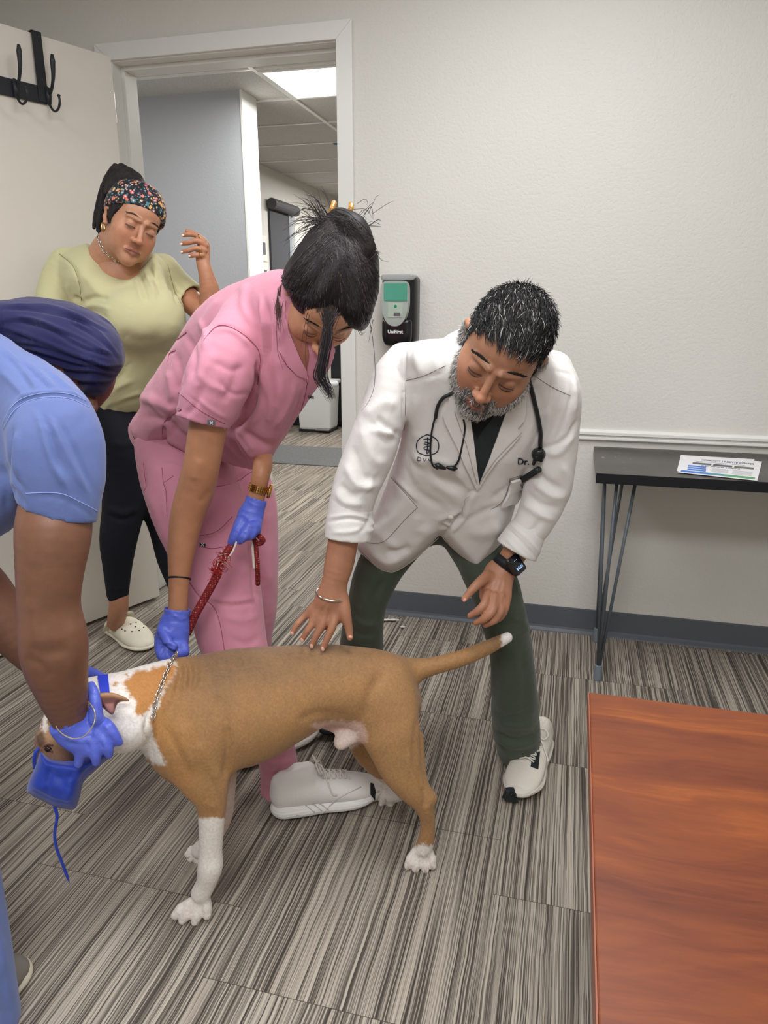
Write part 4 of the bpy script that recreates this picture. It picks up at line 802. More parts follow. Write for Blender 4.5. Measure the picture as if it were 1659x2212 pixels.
def blob_geo(sdf, sm=1): V, Q = sdf.mesh(); return smoothm(V, Q, sm), Q
M_SKIN = Mcol('skin', .46, .03, (380, .16, .0008), (60, .05), .45)
M_HAIR = Mcol('hair_strand', .6, 0, None, None, .22)
M_EYE = M('eye_white', srgb(214, 204, 196), .2); M_IRIS = M('iris_dark', srgb(38, 24, 18), .15)
M_LACE = M('lace_white', srgb(226, 222, 214), .7)
def hairs(name, H_, n, mask, flow, length, rad, cols, mat, parent, lift=.003, jitter=.25, seed=1, geo=None, curl=0):
    # strands rooted on the head, lying along flow(q) in head space
    rng = np.random.default_rng(seed); V, Q = geo; N = vnorm(V, Q); q = H_.inv(V.copy()); w = mask(q); p = w/w.sum(); idx = rng.choice(len(V), n, p=p); out = []; cc = []
    for i in idx:
        P = V[i]+rng.normal(size=3)*.001; nn = N[i]; d = H_.R@np.array(flow(q[i])); d = d-nn*(d@nn)*.8; d /= np.linalg.norm(d)+1e-9; d = d+rng.normal(size=3)*jitter; Ln = length*(rng.uniform(.6, 1.25)) if not callable(length) else length(q[i])*rng.uniform(.7, 1.2)
        pts = [P]; m = 4; dirn = d*.8+nn*.6
        for j in range(m):
            dirn = dirn/np.linalg.norm(dirn); P = P+dirn*Ln/m; pts.append(P); dirn = dirn-nn*.28+d*.25+rng.normal(size=3)*curl
        out.append((np.array(pts)+nn*lift*0, np.interp(np.linspace(0, 1, m+1), [0, .6, 1], [rad, rad, rad*.3]))); c = cols(q[i], rng) ; cc.append(c)
    return strands(name, out, mat, parent, 3, None, cc)
def limb(st, h=.003, n=4): g = Sdf(h); g.chain(st, .01, n); return g
def finger(g, pts, k=.0035, n=3): return g.chain(pts, k, n)
def nails(parent, tips, mat):
    for x, y, d, ang, w in tips:
        g = Sdf(.0012); ca, sa = math.cos(ang), math.sin(ang); r = w*d/FL; R = np.array([[ca, -sa, 0], [sa, ca, 0], [0, 0, 1]]).T
        g.ell(C(x, y, d), (r*.75, r*.55, r*.22), np.array([[ca, -sa, 0], [sa, ca, 0], [0, 0, 1.]]), .001); V, Q = g.mesh(); mesh('fingernail', toW(V), Q, mat, parent, True)
UPC = np.array([0, -math.cos(PITCH), -math.sin(PITCH)])     # world up in camera space
def shoe(parent, heel, toe_, h_ank=.085, W_=.098, name='shoe', style='sneaker', mats=None, label=None, laces=True, zs=1.0):
    heel = np.array(heel, float); toe_ = np.array(toe_, float); a = toe_-heel; Ln = np.linalg.norm(a); a /= Ln; b = np.array([-a[1], a[0], 0]); up = np.array([0, 0, 1.])
    S_ = Ln/.29; Wd = lambda l, w, z: heel+a*l*Ln+b*w*W_+up*z*S_*zs; cc = lambda *q: toC([Wd(*q)])[0]
    def slab(g, rows, k=.004):              # rows: (l, w-centre, z, half width, ratio of height)
        st = crom(np.array(rows, float), 4); gg = []
        for r0, r1 in zip(st[:-1], st[1:]): gg.append(('seg', cc(*r0[:3]), cc(*r1[:3]), r0[3]*W_, r1[3]*W_, k, r0[4]*zs, r1[4]*zs, UPC, False))
        g.P.append(('grp', gg, k, [], False)); return g
    w = lambda l: np.interp(l, [0.1, .25, .45, .62, .75, .88, .93], [.33, .37, .38, .46, .49, .40, .33])
    root = None; out = {}
    so = Sdf(.0026)
    slab(so, [(.12, 0, .020, w(.12), .5), (.28, 0, .018, w(.28), .42), (.45, 0, .017, w(.45), .40), (.62, 0, .017, w(.62), .34), (.76, 0, .020, w(.76), .34), (.90, 0, .026, w(.90)*.92, .40)])
    so.plane(cc(0, 0, .0005), -UPC)
    if style == 'clog':
        so = Sdf(.0026); slab(so, [(.12, 0, .014, .37, .34), (.3, 0, .013, .38, .32), (.5, 0, .013, .42, .30), (.7, 0, .014, .50, .26), (.88, 0, .016, .44, .28)]); so.plane(cc(0, 0, .0005), -UPC)
    sole, sg = cloth('sole', so, mats['sole'], None, noise=(lambda V: .0007*np.sin(V@UPC*900)) if style != 'clog' else None)
    up_ = Sdf(.0026)
    if style == 'sneaker':
        slab(up_, [(.10, 0, .050, .28, 1.0), (.22, 0, .052, .33, .9), (.36, 0, .050, .35, .85), (.50, 0, .045, .38, .72), (.64, 0, .040, .43, .56), (.78, 0, .034, .43, .45), (.90, 0, .028, .32, .5)], .008)
        slab(up_, [(.10, 0, .072, .22, 1), (.20, 0, .080, .26, 1), (.32, 0, .082, .25, .9)], .014); up_.seg(cc(.14, 0, .115), cc(.30, 0, .12), .19*W_, .17*W_, .004, cut=True)
        up_.plane(cc(0, 0, .024), -UPC)
        up_.seg(cc(.40, 0, .078), cc(.33, 0, .092), .15*W_, .13*W_, .010)
    else:
        slab(up_, [(.38, 0, .045, .36, 1.1), (.50, 0, .047, .43, 1.0), (.64, 0, .042, .47, .82), (.78, 0, .034, .46, .64), (.90, 0, .027, .36, .55)], .008)
        slab(up_, [(.08, 0, .035, .33, .6), (.22, .0, .034, .37, .55), (.40, 0, .034, .38, .6)], .01); up_.ell(cc(.22, 0, .070), (.050, .036, .060), None, .006, True); up_.plane(cc(0, 0, .022), -UPC); up_.seg(cc(.14, 0, .06), cc(.31, 0, .068), .27*W_, .27*W_, .005, cut=True)
    upper, ug = cloth('upper', up_, mats['upper'], None)
    base = mats.get('root') or parent
    root = empty(name, heel+a*Ln*.4, None); root.parent = base; root.matrix_parent_inverse = Matrix.Translation(-WLOC(base))
    if label: root['label'] = label
    par = lambda o: (setattr(o, 'parent', root), setattr(o, 'matrix_parent_inverse', Matrix.Translation(-(Vector(root.location)))))
    par(sole); par(upper); out = dict(root=root, W=Wd, cc=cc, a=a, b=b, ug=ug, sg=sg, par=par)
    hs = BVHTree.FromPolygons([Vector(v) for v in toW(ug[0])], [tuple(q) for q in ug[1].tolist()])
    def top(l, w_, off=.001):
        p = Wd(l, w_, .25); h = hs.ray_cast(Vector(p), Vector((0, 0, -1))); return np.array(h[0])+np.array(h[1])*(off if h[1].z > 0 else -off) if h[0] is not None else Wd(l, w_, .05)
    out['top'] = top
    if laces and style == 'sneaker':
        mb = MB(); Ls = np.linspace(.40, .64, 6)
        for i in range(6):
            ww = .17; l0 = Ls[i]
            for (wa, wb, dl) in ((-ww, ww, .035), (ww, -ww, .035)):
                pts = [top(l0+dl*t, wa+(wb-wa)*t, .0035+.002*math.sin(3.14*t)) for t in np.linspace(0, 1, 7)]; mb.tube(pts, .0021, 6)
        for q in (-1, 1):
            p = top(.39, 0, .006); loop = [p, p+b*q*.02+up*.008-a*.005, p+b*q*.034-up*.004, p+b*q*.024-up*.016+a*.008, p+b*q*.006-up*.004+a*.004]; mb.tube(crom(loop, 5), .0021, 6)
            e = [p, p+b*q*.014+a*.012-up*.006, top(.50, q*.36, .003), top(.54, q*.43, .002)]; mb.tube(crom(e, 5), .0019, 6)
        o = mb.build('laces', mats.get('lace', M_LACE), None, smooth=True); par(o)
    return out
# ================================================================== the man in the white coat
doc = empty('person', (-.33, -.85, 0), 'person in a white lab coat bending forward, hand on the dog, grey hair and beard', 'person')
SK_D = np.array(srgb(178, 128, 100))
HD = Head(C(1084, 757, 1.353), (.9, .435, .028), (-.328, .716, -.616), (.288, -.545, -.787), 1.0, 1.0, 1.04, SK_D, ([-.11, -.04, -.012, .016, .034, .046, .06, .078, .12], [-.075, -.06, -.03, -.022, .030, .052, .060, .072, .09]), 1.03)
g = HD.sdf(mouth_open=.0012)
g.chain([(1062, 835, 1.40, 48, 1), (1050, 860, 1.45, 50, 1), (1045, 890, 1.50, 54, .8)], .02)
hV, hQ = blob_geo(g); 
headgeo = (hV, hQ)
FACEF = lambda Hd, L: [(Hd, L)]
# arms and hands of the body mesh
g = Sdf(.0028)
g.chain([(757, 1090, 1.48, 40, .9), (742, 1165, 1.487, 33, .9), (733, 1215, 1.492, 32, .9), (722, 1262, 1.497, 27, .8), (717, 1288, 1.50, 27, .62)], .01)
g.chain([(717, 1285, 1.50, 27, .6), (712, 1305, 1.503, 33, .42), (704, 1325, 1.507, 37, .34)], .012); g.chain([(738, 1295, 1.50, 14), (744, 1322, 1.497, 14), (752, 1350, 1.50, 9.5), (756, 1377, 1.505, 7.2)], .010)
for pts in ([(676, 1312, 1.513, 8.5), (657, 1332, 1.516, 7.6), (642, 1349, 1.512, 7), (632, 1366, 1.513, 5.6)], [(690, 1318, 1.508, 9.5), (676, 1345, 1.506, 8.4), (663, 1364, 1.505, 7.6), (653, 1381, 1.512, 6.2)],
            [(706, 1322, 1.503, 10), (695, 1352, 1.500, 9), (683, 1374, 1.502, 8), (674, 1393, 1.507, 6.5)], [(727, 1322, 1.500, 10), (718, 1354, 1.494, 9), (707, 1379, 1.497, 8), (698, 1399, 1.502, 6.6)]): g.chain(pts, .006, 4)
g.chain([(1160, 1120, 1.56, 30, .9), (1120, 1182, 1.572, 28, .9), (1095, 1218, 1.58, 25, .8), (1078, 1238, 1.58, 27, .6)], .01)
g.chain([(1080, 1236, 1.578, 27, .6), (1072, 1262, 1.565, 35, .45), (1070, 1284, 1.56, 35, .42)], .012); g.chain([(1052, 1246, 1.56, 13), (1036, 1258, 1.54, 11), (1019, 1275, 1.53, 9.5), (1003, 1294, 1.53, 7)], .010)
for pts in ([(1052, 1284, 1.545, 10.5), (1047, 1304, 1.525, 10), (1032, 1320, 1.525, 8.8), (1015, 1330, 1.54, 6.5)], [(1068, 1290, 1.54, 11), (1064, 1318, 1.52, 10.3), (1046, 1336, 1.522, 9), (1028, 1345, 1.54, 6.8)],
            [(1082, 1290, 1.545, 10.5), (1080, 1320, 1.53, 10), (1066, 1340, 1.53, 8.8), (1048, 1350, 1.545, 6.6)], [(1094, 1286, 1.555, 9), (1092, 1312, 1.54, 8.6), (1082, 1332, 1.54, 7.8), (1066, 1344, 1.55, 6)]): g.chain(pts, .005, 4)
aV, aQ = blob_geo(g)
tend = [([(722, 1292), (704, 1318), (696, 1330)], 3, 1.2), ([(716, 1292), (690, 1314)], 3, 1), ([(728, 1294), (726, 1325)], 3, 1), ([(698, 1316), (690, 1334)], 3, -1.3), ([(714, 1318), (708, 1338)], 3, -1.3), ([(683, 1312), (676, 1326)], 3, -1.2), ([(1078, 1245), (1056, 1280)], 3, 1.1), ([(1084, 1245), (1070, 1285)], 3, 1.1), ([(1090, 1248), (1086, 1286)], 3, 1), ([(1060, 1288), (1057, 1306)], 2.5, -1.5), ([(1075, 1290), (1073, 1312)], 2.5, -1.5), ([(1089, 1288), (1087, 1310)], 2.5, -1.5),
        ([(1044, 1300), (1052, 1306)], 2, -.8), ([(1056, 1314), (1070, 1322)], 2, -.8), ([(693, 1350), (700, 1354)], 2, -.6), ([(672, 1344), (680, 1348)], 2, -.6)]
aV = folds(aV, aQ, tend)
def skc(V, base, seed=5): c = np.tile(base, (len(V), 1)); return np.clip(c*(1+.06*wav(V, 18, seed, 4)+.03*wav(V, 90, seed+1, 4))[:, None], 0, 1)
ca = skc(aV, SK_D*np.array([.92, .86, .84])); U_ = px(aV); tipw = np.exp(-np.minimum.reduce([np.hypot(U_[:, 0]-a, U_[:, 1]-b) for a, b in ((631, 1367), (652, 1382), (673, 1395), (697, 1401), (756, 1379), (1003, 1294), (1015, 1330), (1028, 1345), (1048, 1350), (1066, 1344))])**2/9**2); ca = mixc(ca, srgb(206, 140, 112), tipw*.6)
ch = HD.cols(hV, lip=srgb(150, 88, 74), brow=srgb(60, 48, 42), browa=.35, under=.6, scalp=srgb(52, 46, 44), beard=srgb(150, 138, 130))
face_hair(HD, doc, 230, (.035, .03, .028), .0042)
g = Sdf(.006); g.chain([(1058, 850, 1.42, 42), (1050, 900, 1.50, 70), (1020, 980, 1.58, 75), (1000, 1050, 1.64, 60)], .02); g.chain([(1030, 850, 1.50, 60), (880, 800, 1.47, 28), (835, 870, 1.45, 34), (795, 990, 1.46, 38), (760, 1080, 1.478, 38)], .02); g.chain([(1070, 850, 1.50, 60), (1200, 860, 1.47, 34), (1200, 940, 1.49, 36), (1180, 1060, 1.54, 36), (1155, 1125, 1.565, 28)], .02); kV, kQ = blob_geo(g)
V, Q, c = cat([(hV, hQ, ch), (aV, aQ, ca), (kV, kQ, skc(kV, SK_D))]); body = mesh('body', toW(V), Q, M_SKIN, doc, True, c); HB = Hit((hV, hQ), (aV, aQ))
M_NAIL = M('nail_warm', srgb(206, 158, 138), .3)
nails(doc, [(631, 1368, 1.5055, .9, 6.5), (652, 1383, 1.503, 1.1, 7), (673, 1396, 1.497, 1.2, 7.5), (697, 1402, 1.491, 1.2, 7.5), (757, 1376, 1.496, .3, 7), (1004, 1296, 1.519, 2.2, 7)], M_NAIL)
def dcol(q, rng):
    side = np.clip((.052-q[2])/.06, 0, 1)*(q[1] < .06); r = rng.random(); v = .018+.02*rng.random() if r > .10+.42*side else .22+.4*rng.random(); return (v*1.02, v*.98, v*.97)
hairs('hair', HD, 12000, HD.hairm, lambda q: (q[0]*2.5+.1, .9*np.sign(.05-q[2]) if q[2] < .03 else (.75 if q[1] < .0 else .85), -.9 if q[2] < .04 else .15), lambda q: .008+.020*np.clip((q[2]-.03)/.06, 0, 1), .00048, dcol, M_HAIR, doc, .002, .16, 3, headgeo, .06)
def bcol(q, rng):
    dk = (abs(q[0]) < .032)*(q[2] > -.088)*(q[1] > .07); r = rng.random(); v = .05+.12*rng.random() if (dk and r < .62) else (.10+.15*rng.random() if r < .15 else .42+.35*rng.random()); return (v, v*.96, v*.92)
hairs('beard', HD, 6500, HD.beardm, lambda q: (q[0]*4, .3, -1),   .0100, .00042, bcol, M_HAIR, doc, .001, .30, 4, headgeo, .08)
# ---- coat
dd = lambda x, y: 1.435+max(0, y-770)*.00066+abs(x-1050)*.00008
M_COAT = clothmat('white_coat_cotton', srgb(221, 216, 212), srgb(226, 222, 218))
s = Sdf(.0042)
s.infl([(985, 735), (930, 732), (886, 746), (862, 780), (858, 860), (868, 930), (856, 985), (836, 1040), (818, 1090), (796, 1130), (776, 1165), (770, 1184), (790, 1206), (812, 1228), (835, 1240), (857, 1237), (880, 1222), (905, 1202), (930, 1178), (949, 1157), (958, 1166), (985, 1195), (1012, 1225), (1031, 1240), (1052, 1224), (1075, 1195), (1096, 1150), (1112, 1100), (1128, 1056), (1165, 1010), (1205, 945), (1232, 880), (1222, 812), (1190, 772), (1140, 745), (1060, 738)], dd, lambda x, y: np.interp(y, [740, 820, 1000, 1100, 1240], [.075, .105, .12, .10, .075]), lambda x, y: float(np.interp(y, [1080, 1150], [70, 22])), .02)
s.chain([(868, 775, 1.47, 34), (850, 815, 1.455, 46), (829, 890, 1.45, 51), (800, 975, 1.46, 54), (772, 1045, 1.47, 51), (757, 1100, 1.48, 46), (757, 1118, 1.483, 45)], .03)
s.chain([(1195, 800, 1.47, 42), (1207, 850, 1.46, 47), (1204, 930, 1.49, 47), (1193, 1000, 1.52, 50), (1181, 1058, 1.545, 50), (1160, 1115, 1.56, 43), (1138, 1152, 1.57, 38)], .03)
s.chain([(1000, 740, 1.44, 30), (975, 760, 1.40, 30), (985, 800, 1.385, 22)], .02); s.chain([(1150, 775, 1.43, 36), (1165, 800, 1.40, 30)], .02)
CF = [([(876, 745), (872, 830), (872, 940)], 3.5, -4), ([(845, 770), (875, 822), (940, 810), (968, 792)], 3, -2.5), ([(905, 740), (900, 780), (915, 815)], 9, 4), ([(935, 735), (940, 780), (950, 810)], 9, 3.5), ([(868, 940), (840, 925), (812, 900)], 6, -7), ([(860, 930), (830, 935), (800, 925)], 8, 6), ([(800, 905), (830, 950), (862, 948)], 8, -5), ([(785, 900), (830, 870), (860, 880)], 12, 5),
      ([(780, 920), (805, 990), (840, 1000)], 12, 5), ([(760, 960), (785, 1030), (830, 1030)], 10, -6), ([(745, 1000), (775, 1050), (820, 1045)], 10, 6), ([(735, 1045), (760, 1070), (800, 1060)], 8, -5), ([(725, 1060), (745, 1085), (790, 1090)], 7, 4), ([(812, 1020), (790, 1060), (770, 1080)], 6, 4),
      ([(845, 1031), (872, 1060), (902, 1092)], 2.5, -4), ([(848, 1026), (876, 1056), (905, 1086)], 5, 3.5), ([(870, 950), (890, 1000), (960, 1040), (1010, 1060)], 12, -6), ([(880, 970), (930, 1030), (1000, 1085)], 12, 5), ([(862, 985), (900, 1060), (960, 1100)], 10, -5), ([(890, 990), (960, 1000), (1020, 1040)], 10, 4),
      ([(1030, 1058), (1013, 1066), (1004, 1090), (996, 1108), (972, 1140), (952, 1155)], 3, -4.5), ([(1038, 1062), (1020, 1076), (1008, 1110), (985, 1138), (962, 1155)], 6, 5), ([(960, 1130), (980, 1124), (1002, 1112)], 5, -9), ([(940, 1125), (975, 1115), (996, 1106)], 6, 3), ([(948, 1134), (966, 1146), (952, 1158)], 6, -5),
      ([(1135, 820), (1150, 900), (1130, 980)], 8, 4), ([(1160, 830), (1175, 900), (1168, 960)], 8, -5), ([(1185, 880), (1180, 930), (1160, 965)], 8, 5), ([(1195, 800), (1235, 815), (1228, 880), (1200, 950), (1170, 968)], 3, -4), ([(1237, 812), (1243, 860), (1238, 900)], 6, 5), ([(1248, 905), (1225, 945), (1190, 965), (1165, 970)], 4, -6), ([(1240, 935), (1210, 975), (1180, 982)], 8, 5), ([(1140, 1005), (1180, 1040), (1220, 1060)], 8, -6), ([(1150, 1040), (1190, 1070), (1222, 1075)], 8, 5), ([(1130, 1062), (1170, 1090), (1215, 1100)], 8, -5), ([(1128, 1085), (1165, 1110), (1200, 1125)], 8, 5), ([(1170, 1120), (1150, 1150), (1130, 1165)], 7, -4), ([(1215, 1000), (1228, 1040), (1220, 1080)], 8, 4),
      ([(1060, 1080), (1090, 1060), (1110, 1035)], 8, -4), ([(1000, 1130), (1060, 1100), (1100, 1095)], 8, -4), ([(1010, 1150), (1050, 1150), (1085, 1130)], 14, 5), ([(1085, 1150), (1070, 1190), (1040, 1225)], 10, -4), ([(800, 1135), (830, 1165), (870, 1190)], 10, 4), ([(830, 1195), (860, 1190), (890, 1185)], 8, -5), ([(800, 1190), (835, 1215), (870, 1205)], 8, 4), ([(905, 1110), (900, 1140), (930, 1150)], 12, 4), ([(838, 1105), (820, 1120), (800, 1140)], 8, -4), ([(1140, 1010), (1120, 1050), (1100, 1080)], 6, -5),
      ([(1100, 1100), (1085, 1085), (1090, 1060)], 6, 4), ([(960, 860), (950, 900), (960, 960)], 8, -3), ([(900, 850), (895, 920), (905, 960)], 12, 4), ([(970, 1010), (1000, 1040), (1020, 1060)], 7, 3)]
coat, CG = cloth('lab_coat', s, M_COAT, doc, CF, 1, noise=lambda V: .0012*wav(V, 9, 11, 5))
HC = Hit(CG); HCB = Hit(CG, headgeo)
# cuffs: turned-back bands with the arm coming out of them
def cuff(name, st, cutst, mat, parent, fl, h=.003):
    g = Sdf(h); g.chain(st, .006, e1=True); g.chain(cutst, .002, cut=True); return cloth(name, g, mat, parent, fl, 1)
cuff('cuff', [(757, 1088, 1.478, 46), (757, 1112, 1.483, 49.5), (754, 1135, 1.485, 51), (751, 1165, 1.488, 50)], [(754, 1128, 1.487, 41), (748, 1215, 1.492, 46)], M_COAT, doc, [([(708, 1118), (757, 1112), (803, 1122)], 3, 2.5), ([(706, 1128), (757, 1120), (805, 1130)], 3, -4), ([(800, 1108), (796, 1130), (775, 1150)], 5, -4), ([(715, 1150), (760, 1148), (800, 1135)], 5, 3), ([(795, 1125), (815, 1138), (790, 1150)], 5, 4)])
cuff('cuff', [(1144, 1140, 1.567, 38), (1132, 1160, 1.572, 43), (1115, 1190, 1.577, 48)], [(1132, 1165, 1.574, 36), (1100, 1225, 1.585, 46)], M_COAT, doc, [([(1100, 1130), (1140, 1165), (1170, 1200)], 3, 3), ([(1094, 1140), (1130, 1175), (1160, 1206)], 3, -4), ([(1090, 1160), (1120, 1190), (1145, 1210)], 4, 3)])
# dark scrub top in the opening, lapels, collar
M_SCRUBD = M('charcoal_scrub', srgb(38, 44, 46), .8, bump=(600, .15, .0006))
drape('scrub_top', HC, [(1000, 888), (1018, 906), (1024, 950), (1029, 1010), (1034, 1047), (1044, 1018), (1060, 980), (1080, 920), (1102, 868), (1118, 845), (1060, 855)], M_SCRUBD, doc, .003, .0015, 7)
drape('neckline_dark_patch', HC, [(1000, 893), (1015, 908), (1030, 946), (1052, 915), (1080, 880), (1070, 862), (1020, 870)], M('scrub_inner', srgb(17, 18, 20), .9), doc, .002, .0035, 7)  # near-black patch filling the V of the neckline
drape('lapel', HC, [(978, 830), (972, 858), (966, 880), (959, 893), (962, 910), (975, 938), (990, 968), (1004, 1002), (1018, 1032), (1031, 1056), (1035, 1044), (1030, 1005), (1023, 950), (1017, 908), (1003, 893), (990, 878)], M_COAT, doc, .005, .002, 7)
drape('lapel', HC, [(1142, 822), (1140, 850), (1136, 880), (1131, 906), (1117, 922), (1124, 937), (1108, 957), (1088, 978), (1069, 998), (1052, 1022), (1032, 1056), (1036, 1040), (1054, 995), (1070, 950), (1086, 904), (1098, 874), (1112, 850), (1128, 832)], M_COAT, doc, .005, .002, 7)
drape('collar', HC, [(984, 740), (978, 790), (972, 850), (966, 880), (980, 884), (990, 876), (990, 820), (1000, 760)], M_COAT, doc, .005, .002, 7)
M_SEAM = M('seam_thread', srgb(176, 168, 160), .8); M_DK = M('seam_dark', srgb(120, 112, 106), .8)
def seams(parent, hit, lst, mat, r=.0007, name='seam', off=.0004, fall=None):
    for pts in lst:
        P = line_on(hit, pts, off, 8, fall)
        if len(P) > 2: strands(name, [(P, r)], mat, parent, 5)
HC2 = HC
seams(doc, HC, [[(902, 1096), (875, 1122), (850, 1150), (832, 1168), (812, 1174), (791, 1172)], [(845, 1031), (872, 1062), (902, 1096)], [(1102, 1034), (1095, 1062), (1081, 1088), (1060, 1100)], [(1102, 1034), (1122, 1028), (1140, 1028)], [(877, 822), (915, 812), (962, 790)], [(877, 822), (876, 870), (873, 930)], [(776, 1186), (812, 1224)], [(1152, 810), (1190, 835), (1232, 855)], [(960, 1162), (990, 1204), (1028, 1242)]], M_DK, .0006)
seams(doc, HC, [[(982, 885), (996, 925), (1010, 965), (1024, 1020), (1031, 1042)], [(1126, 930), (1106, 950), (1086, 970), (1066, 992), (1048, 1018), (1036, 1040)], [(1012, 1068), (1002, 1096), (990, 1118), (966, 1145)], [(942, 1156), (903, 1192), (860, 1224), (838, 1228), (816, 1217), (784, 1186)]], M_SEAM, .0006, 'stitching', .0085)
h = HC(973, 1117, .001); V_, F_ = tube_geo([h[0], h[0]+h[1]*.0025], [.0068, .006], 20); mesh('button', toW(np.array(V_)), F_, M('button_white', srgb(225, 220, 212), .3), doc, True)
# emblem, letters
M_NAVY = M('navy_embroidery', srgb(30, 34, 62), .7)
em = [(924, 938), (935, 943), (945, 951), (948, 964), (944, 976), (934, 981), (924, 984), (912, 981), (903, 976), (900, 963), (903, 951), (912, 943), (924, 938)]
el = [(line_on(HC, em, .001, 5), .0010)]
el += [(line_on(HC, [(924, 944), (924, 962), (922, 978)], .0015, 5), .0009), (line_on(HC, [(915, 949), (924, 947), (934, 950)], .0015, 5), .0009), (line_on(HC, [(918, 954), (930, 957), (930, 962), (917, 965), (918, 970), (928, 972), (922, 980)], .0015, 5), .0009), (line_on(HC, [(916, 957), (922, 960), (931, 955)], .0015, 4), .0009)]
strands('emblem', el, M_NAVY, doc, 5); [text_on('lettering', HC, ch__, 906+i*11, 992+i*2.0, 12.5, .18, M_NAVY, doc, .0015) for i, ch__ in enumerate('DVM')]; text_on('lettering', HC, 'Dr.', 1130, 997, 19, .03, M_NAVY, doc, .0015, True)
# ---- trousers, shoes
M_TRO = clothmat('olive_trousers', srgb(68, 77, 64), srgb(75, 84, 70), .004)
s = Sdf(.0045)
s.chain([(905, 1110, 1.79, 62), (850, 1180, 1.77, 56), (812, 1245, 1.76, 48), (789, 1320, 1.78, 43), (780, 1400, 1.84, 48), (772, 1480, 1.93, 48), (768, 1555, 2.01, 42)], .03)
s.chain([(985, 1110, 1.78, 62), (1025, 1180, 1.73, 56), (1062, 1255, 1.70, 54), (1084, 1325, 1.70, 51), (1103, 1400, 1.75, 47), (1110, 1480, 1.82, 49), (1114, 1560, 1.90, 51), (1119, 1612, 1.95, 47)], .03)
s.chain([(900, 1100, 1.79, 70), (990, 1100, 1.79, 70)], .03)
cloth('trousers', s, M_TRO, doc, [([(1135, 1335), (1100, 1350), (1060, 1345)], 6, -6), ([(1145, 1350), (1120, 1370), (1075, 1368)], 7, 5), ([(1120, 1310), (1105, 1330), (1140, 1350)], 6, 5), ([(1064, 1580), (1110, 1600), (1166, 1585)], 6, -7), ([(1064, 1592), (1110, 1612), (1168, 1598)], 6, 6), ([(1070, 1560), (1120, 1570), (1165, 1560)], 7, 5), ([(1075, 1605), (1100, 1625), (1150, 1622)], 4, -4), ([(1090, 1420), (1085, 1500), (1090, 1560)], 10, 4), ([(1125, 1400), (1135, 1480), (1130, 1550)], 10, -4), ([(830, 1250), (810, 1290), (815, 1330)], 8, -5), ([(760, 1330), (790, 1350), (820, 1345)], 7, 5), ([(770, 1250), (785, 1300), (775, 1330)], 8, 4), ([(1030, 1220), (1055, 1280), (1060, 1330)], 9, -4), ([(745, 1360), (790, 1372), (825, 1365)], 6, -4), ([(1066, 1540), (1100, 1548), (1150, 1535)], 5, -3)], 1, noise=lambda V: .002*wav(V, 7, 21, 5))
MS_UP = M('shoe_offwhite', srgb(226, 219, 206), .6, noise=(30, .05), bump=(400, .2, .0008)); MS_SOLE = M('shoe_sole_white', srgb(222, 216, 206), .55); MS_BLK = M('shoe_black', srgb(28, 32, 34), .6)
toeW = ray_to(1113, 1737, 2, 0); toeW[2] = 0; heelW = ray_to(1158, 1640, 2, 0); heelW[2] = 0; heelW = toeW+(heelW-toeW)/np.linalg.norm(heelW-toeW)*.295
sh = shoe(doc, heelW, toeW, mats=dict(sole=MS_SOLE, upper=MS_UP, lace=M_LACE), W_=.108)
HS = Hit(sh['ug'], sh['sg'])
def spatch(sh, name, pts, mat, off=.001, th=.002, hit=None):
    o = drape(name, hit or HS, pts, mat, None, th, off, 5); sh['par'](o); return o
spatch(sh, 'toe_guard', [(1094, 1702), (1110, 1702), (1116, 1718), (1120, 1733), (1094, 1731), (1084, 1722)], MS_BLK); spatch(sh, 'side_panel', [(1150, 1632), (1166, 1624), (1162, 1662), (1146, 1656)], MS_BLK)
t2 = ray_to(692, 1597, 2, 0); h2 = ray_to(775, 1560, 2, 0); h2 = t2+(h2-t2)/np.linalg.norm(h2-t2)*.295
shoe(doc, h2, t2, mats=dict(sole=MS_BLK, upper=MS_BLK), W_=.105, laces=False)
# ---- watch, bangle
wt = empty('wristwatch', Wp(1100, 1215, 1.57)); wt.parent = doc; wt.matrix_parent_inverse = Matrix.Translation(-WLOC(doc)); wt['label'] = 'black square-faced wristwatch on the hand resting on the knee'
def sub(name, V_, F_, mat, par, smooth=True): o = mesh(name, toW(np.array(V_)), F_, mat, None, smooth); o.parent = par; o.matrix_parent_inverse = Matrix.Translation(-WLOC(par)); return o
ax = C(1078, 1240, 1.582)-C(1110, 1198, 1.578); ax /= np.linalg.norm(ax); cw = C(1094, 1219, 1.580); vv = cw/np.linalg.norm(cw); e1 = np.cross(ax, vv); e1 /= np.linalg.norm(e1); e2 = np.cross(e1, ax)
ring = [cw+e1*math.cos(t)*.0290+e2*math.sin(t)*.0245 for t in np.linspace(0, 2*math.pi, 40, endpoint=False)]
V_ = []; 
for p in ring:
    o_ = (p-cw)/np.linalg.norm(p-cw)
    V_ += [p-ax*.010+o_*.001, p+ax*.010+o_*.001, p+ax*.010-o_*.0015, p-ax*.010-o_*.0015]
F_ = [(i*4+j, i*4+(j+1) % 4, ((i+1) % 40)*4+(j+1) % 4, ((i+1) % 40)*4+j) for i in range(40) for j in range(4)]; sub('strap', V_, F_, M('strap_black', srgb(26, 30, 34), .6), wt)
cn = C(1112, 1221, 1.547); fx = np.array([.52, .80, .05]); nrm = np.array([.45, -.30, -.84]); nrm /= np.linalg.norm(nrm); fx -= nrm*(fx@nrm); fx /= np.linalg.norm(fx); fy = np.cross(nrm, fx)
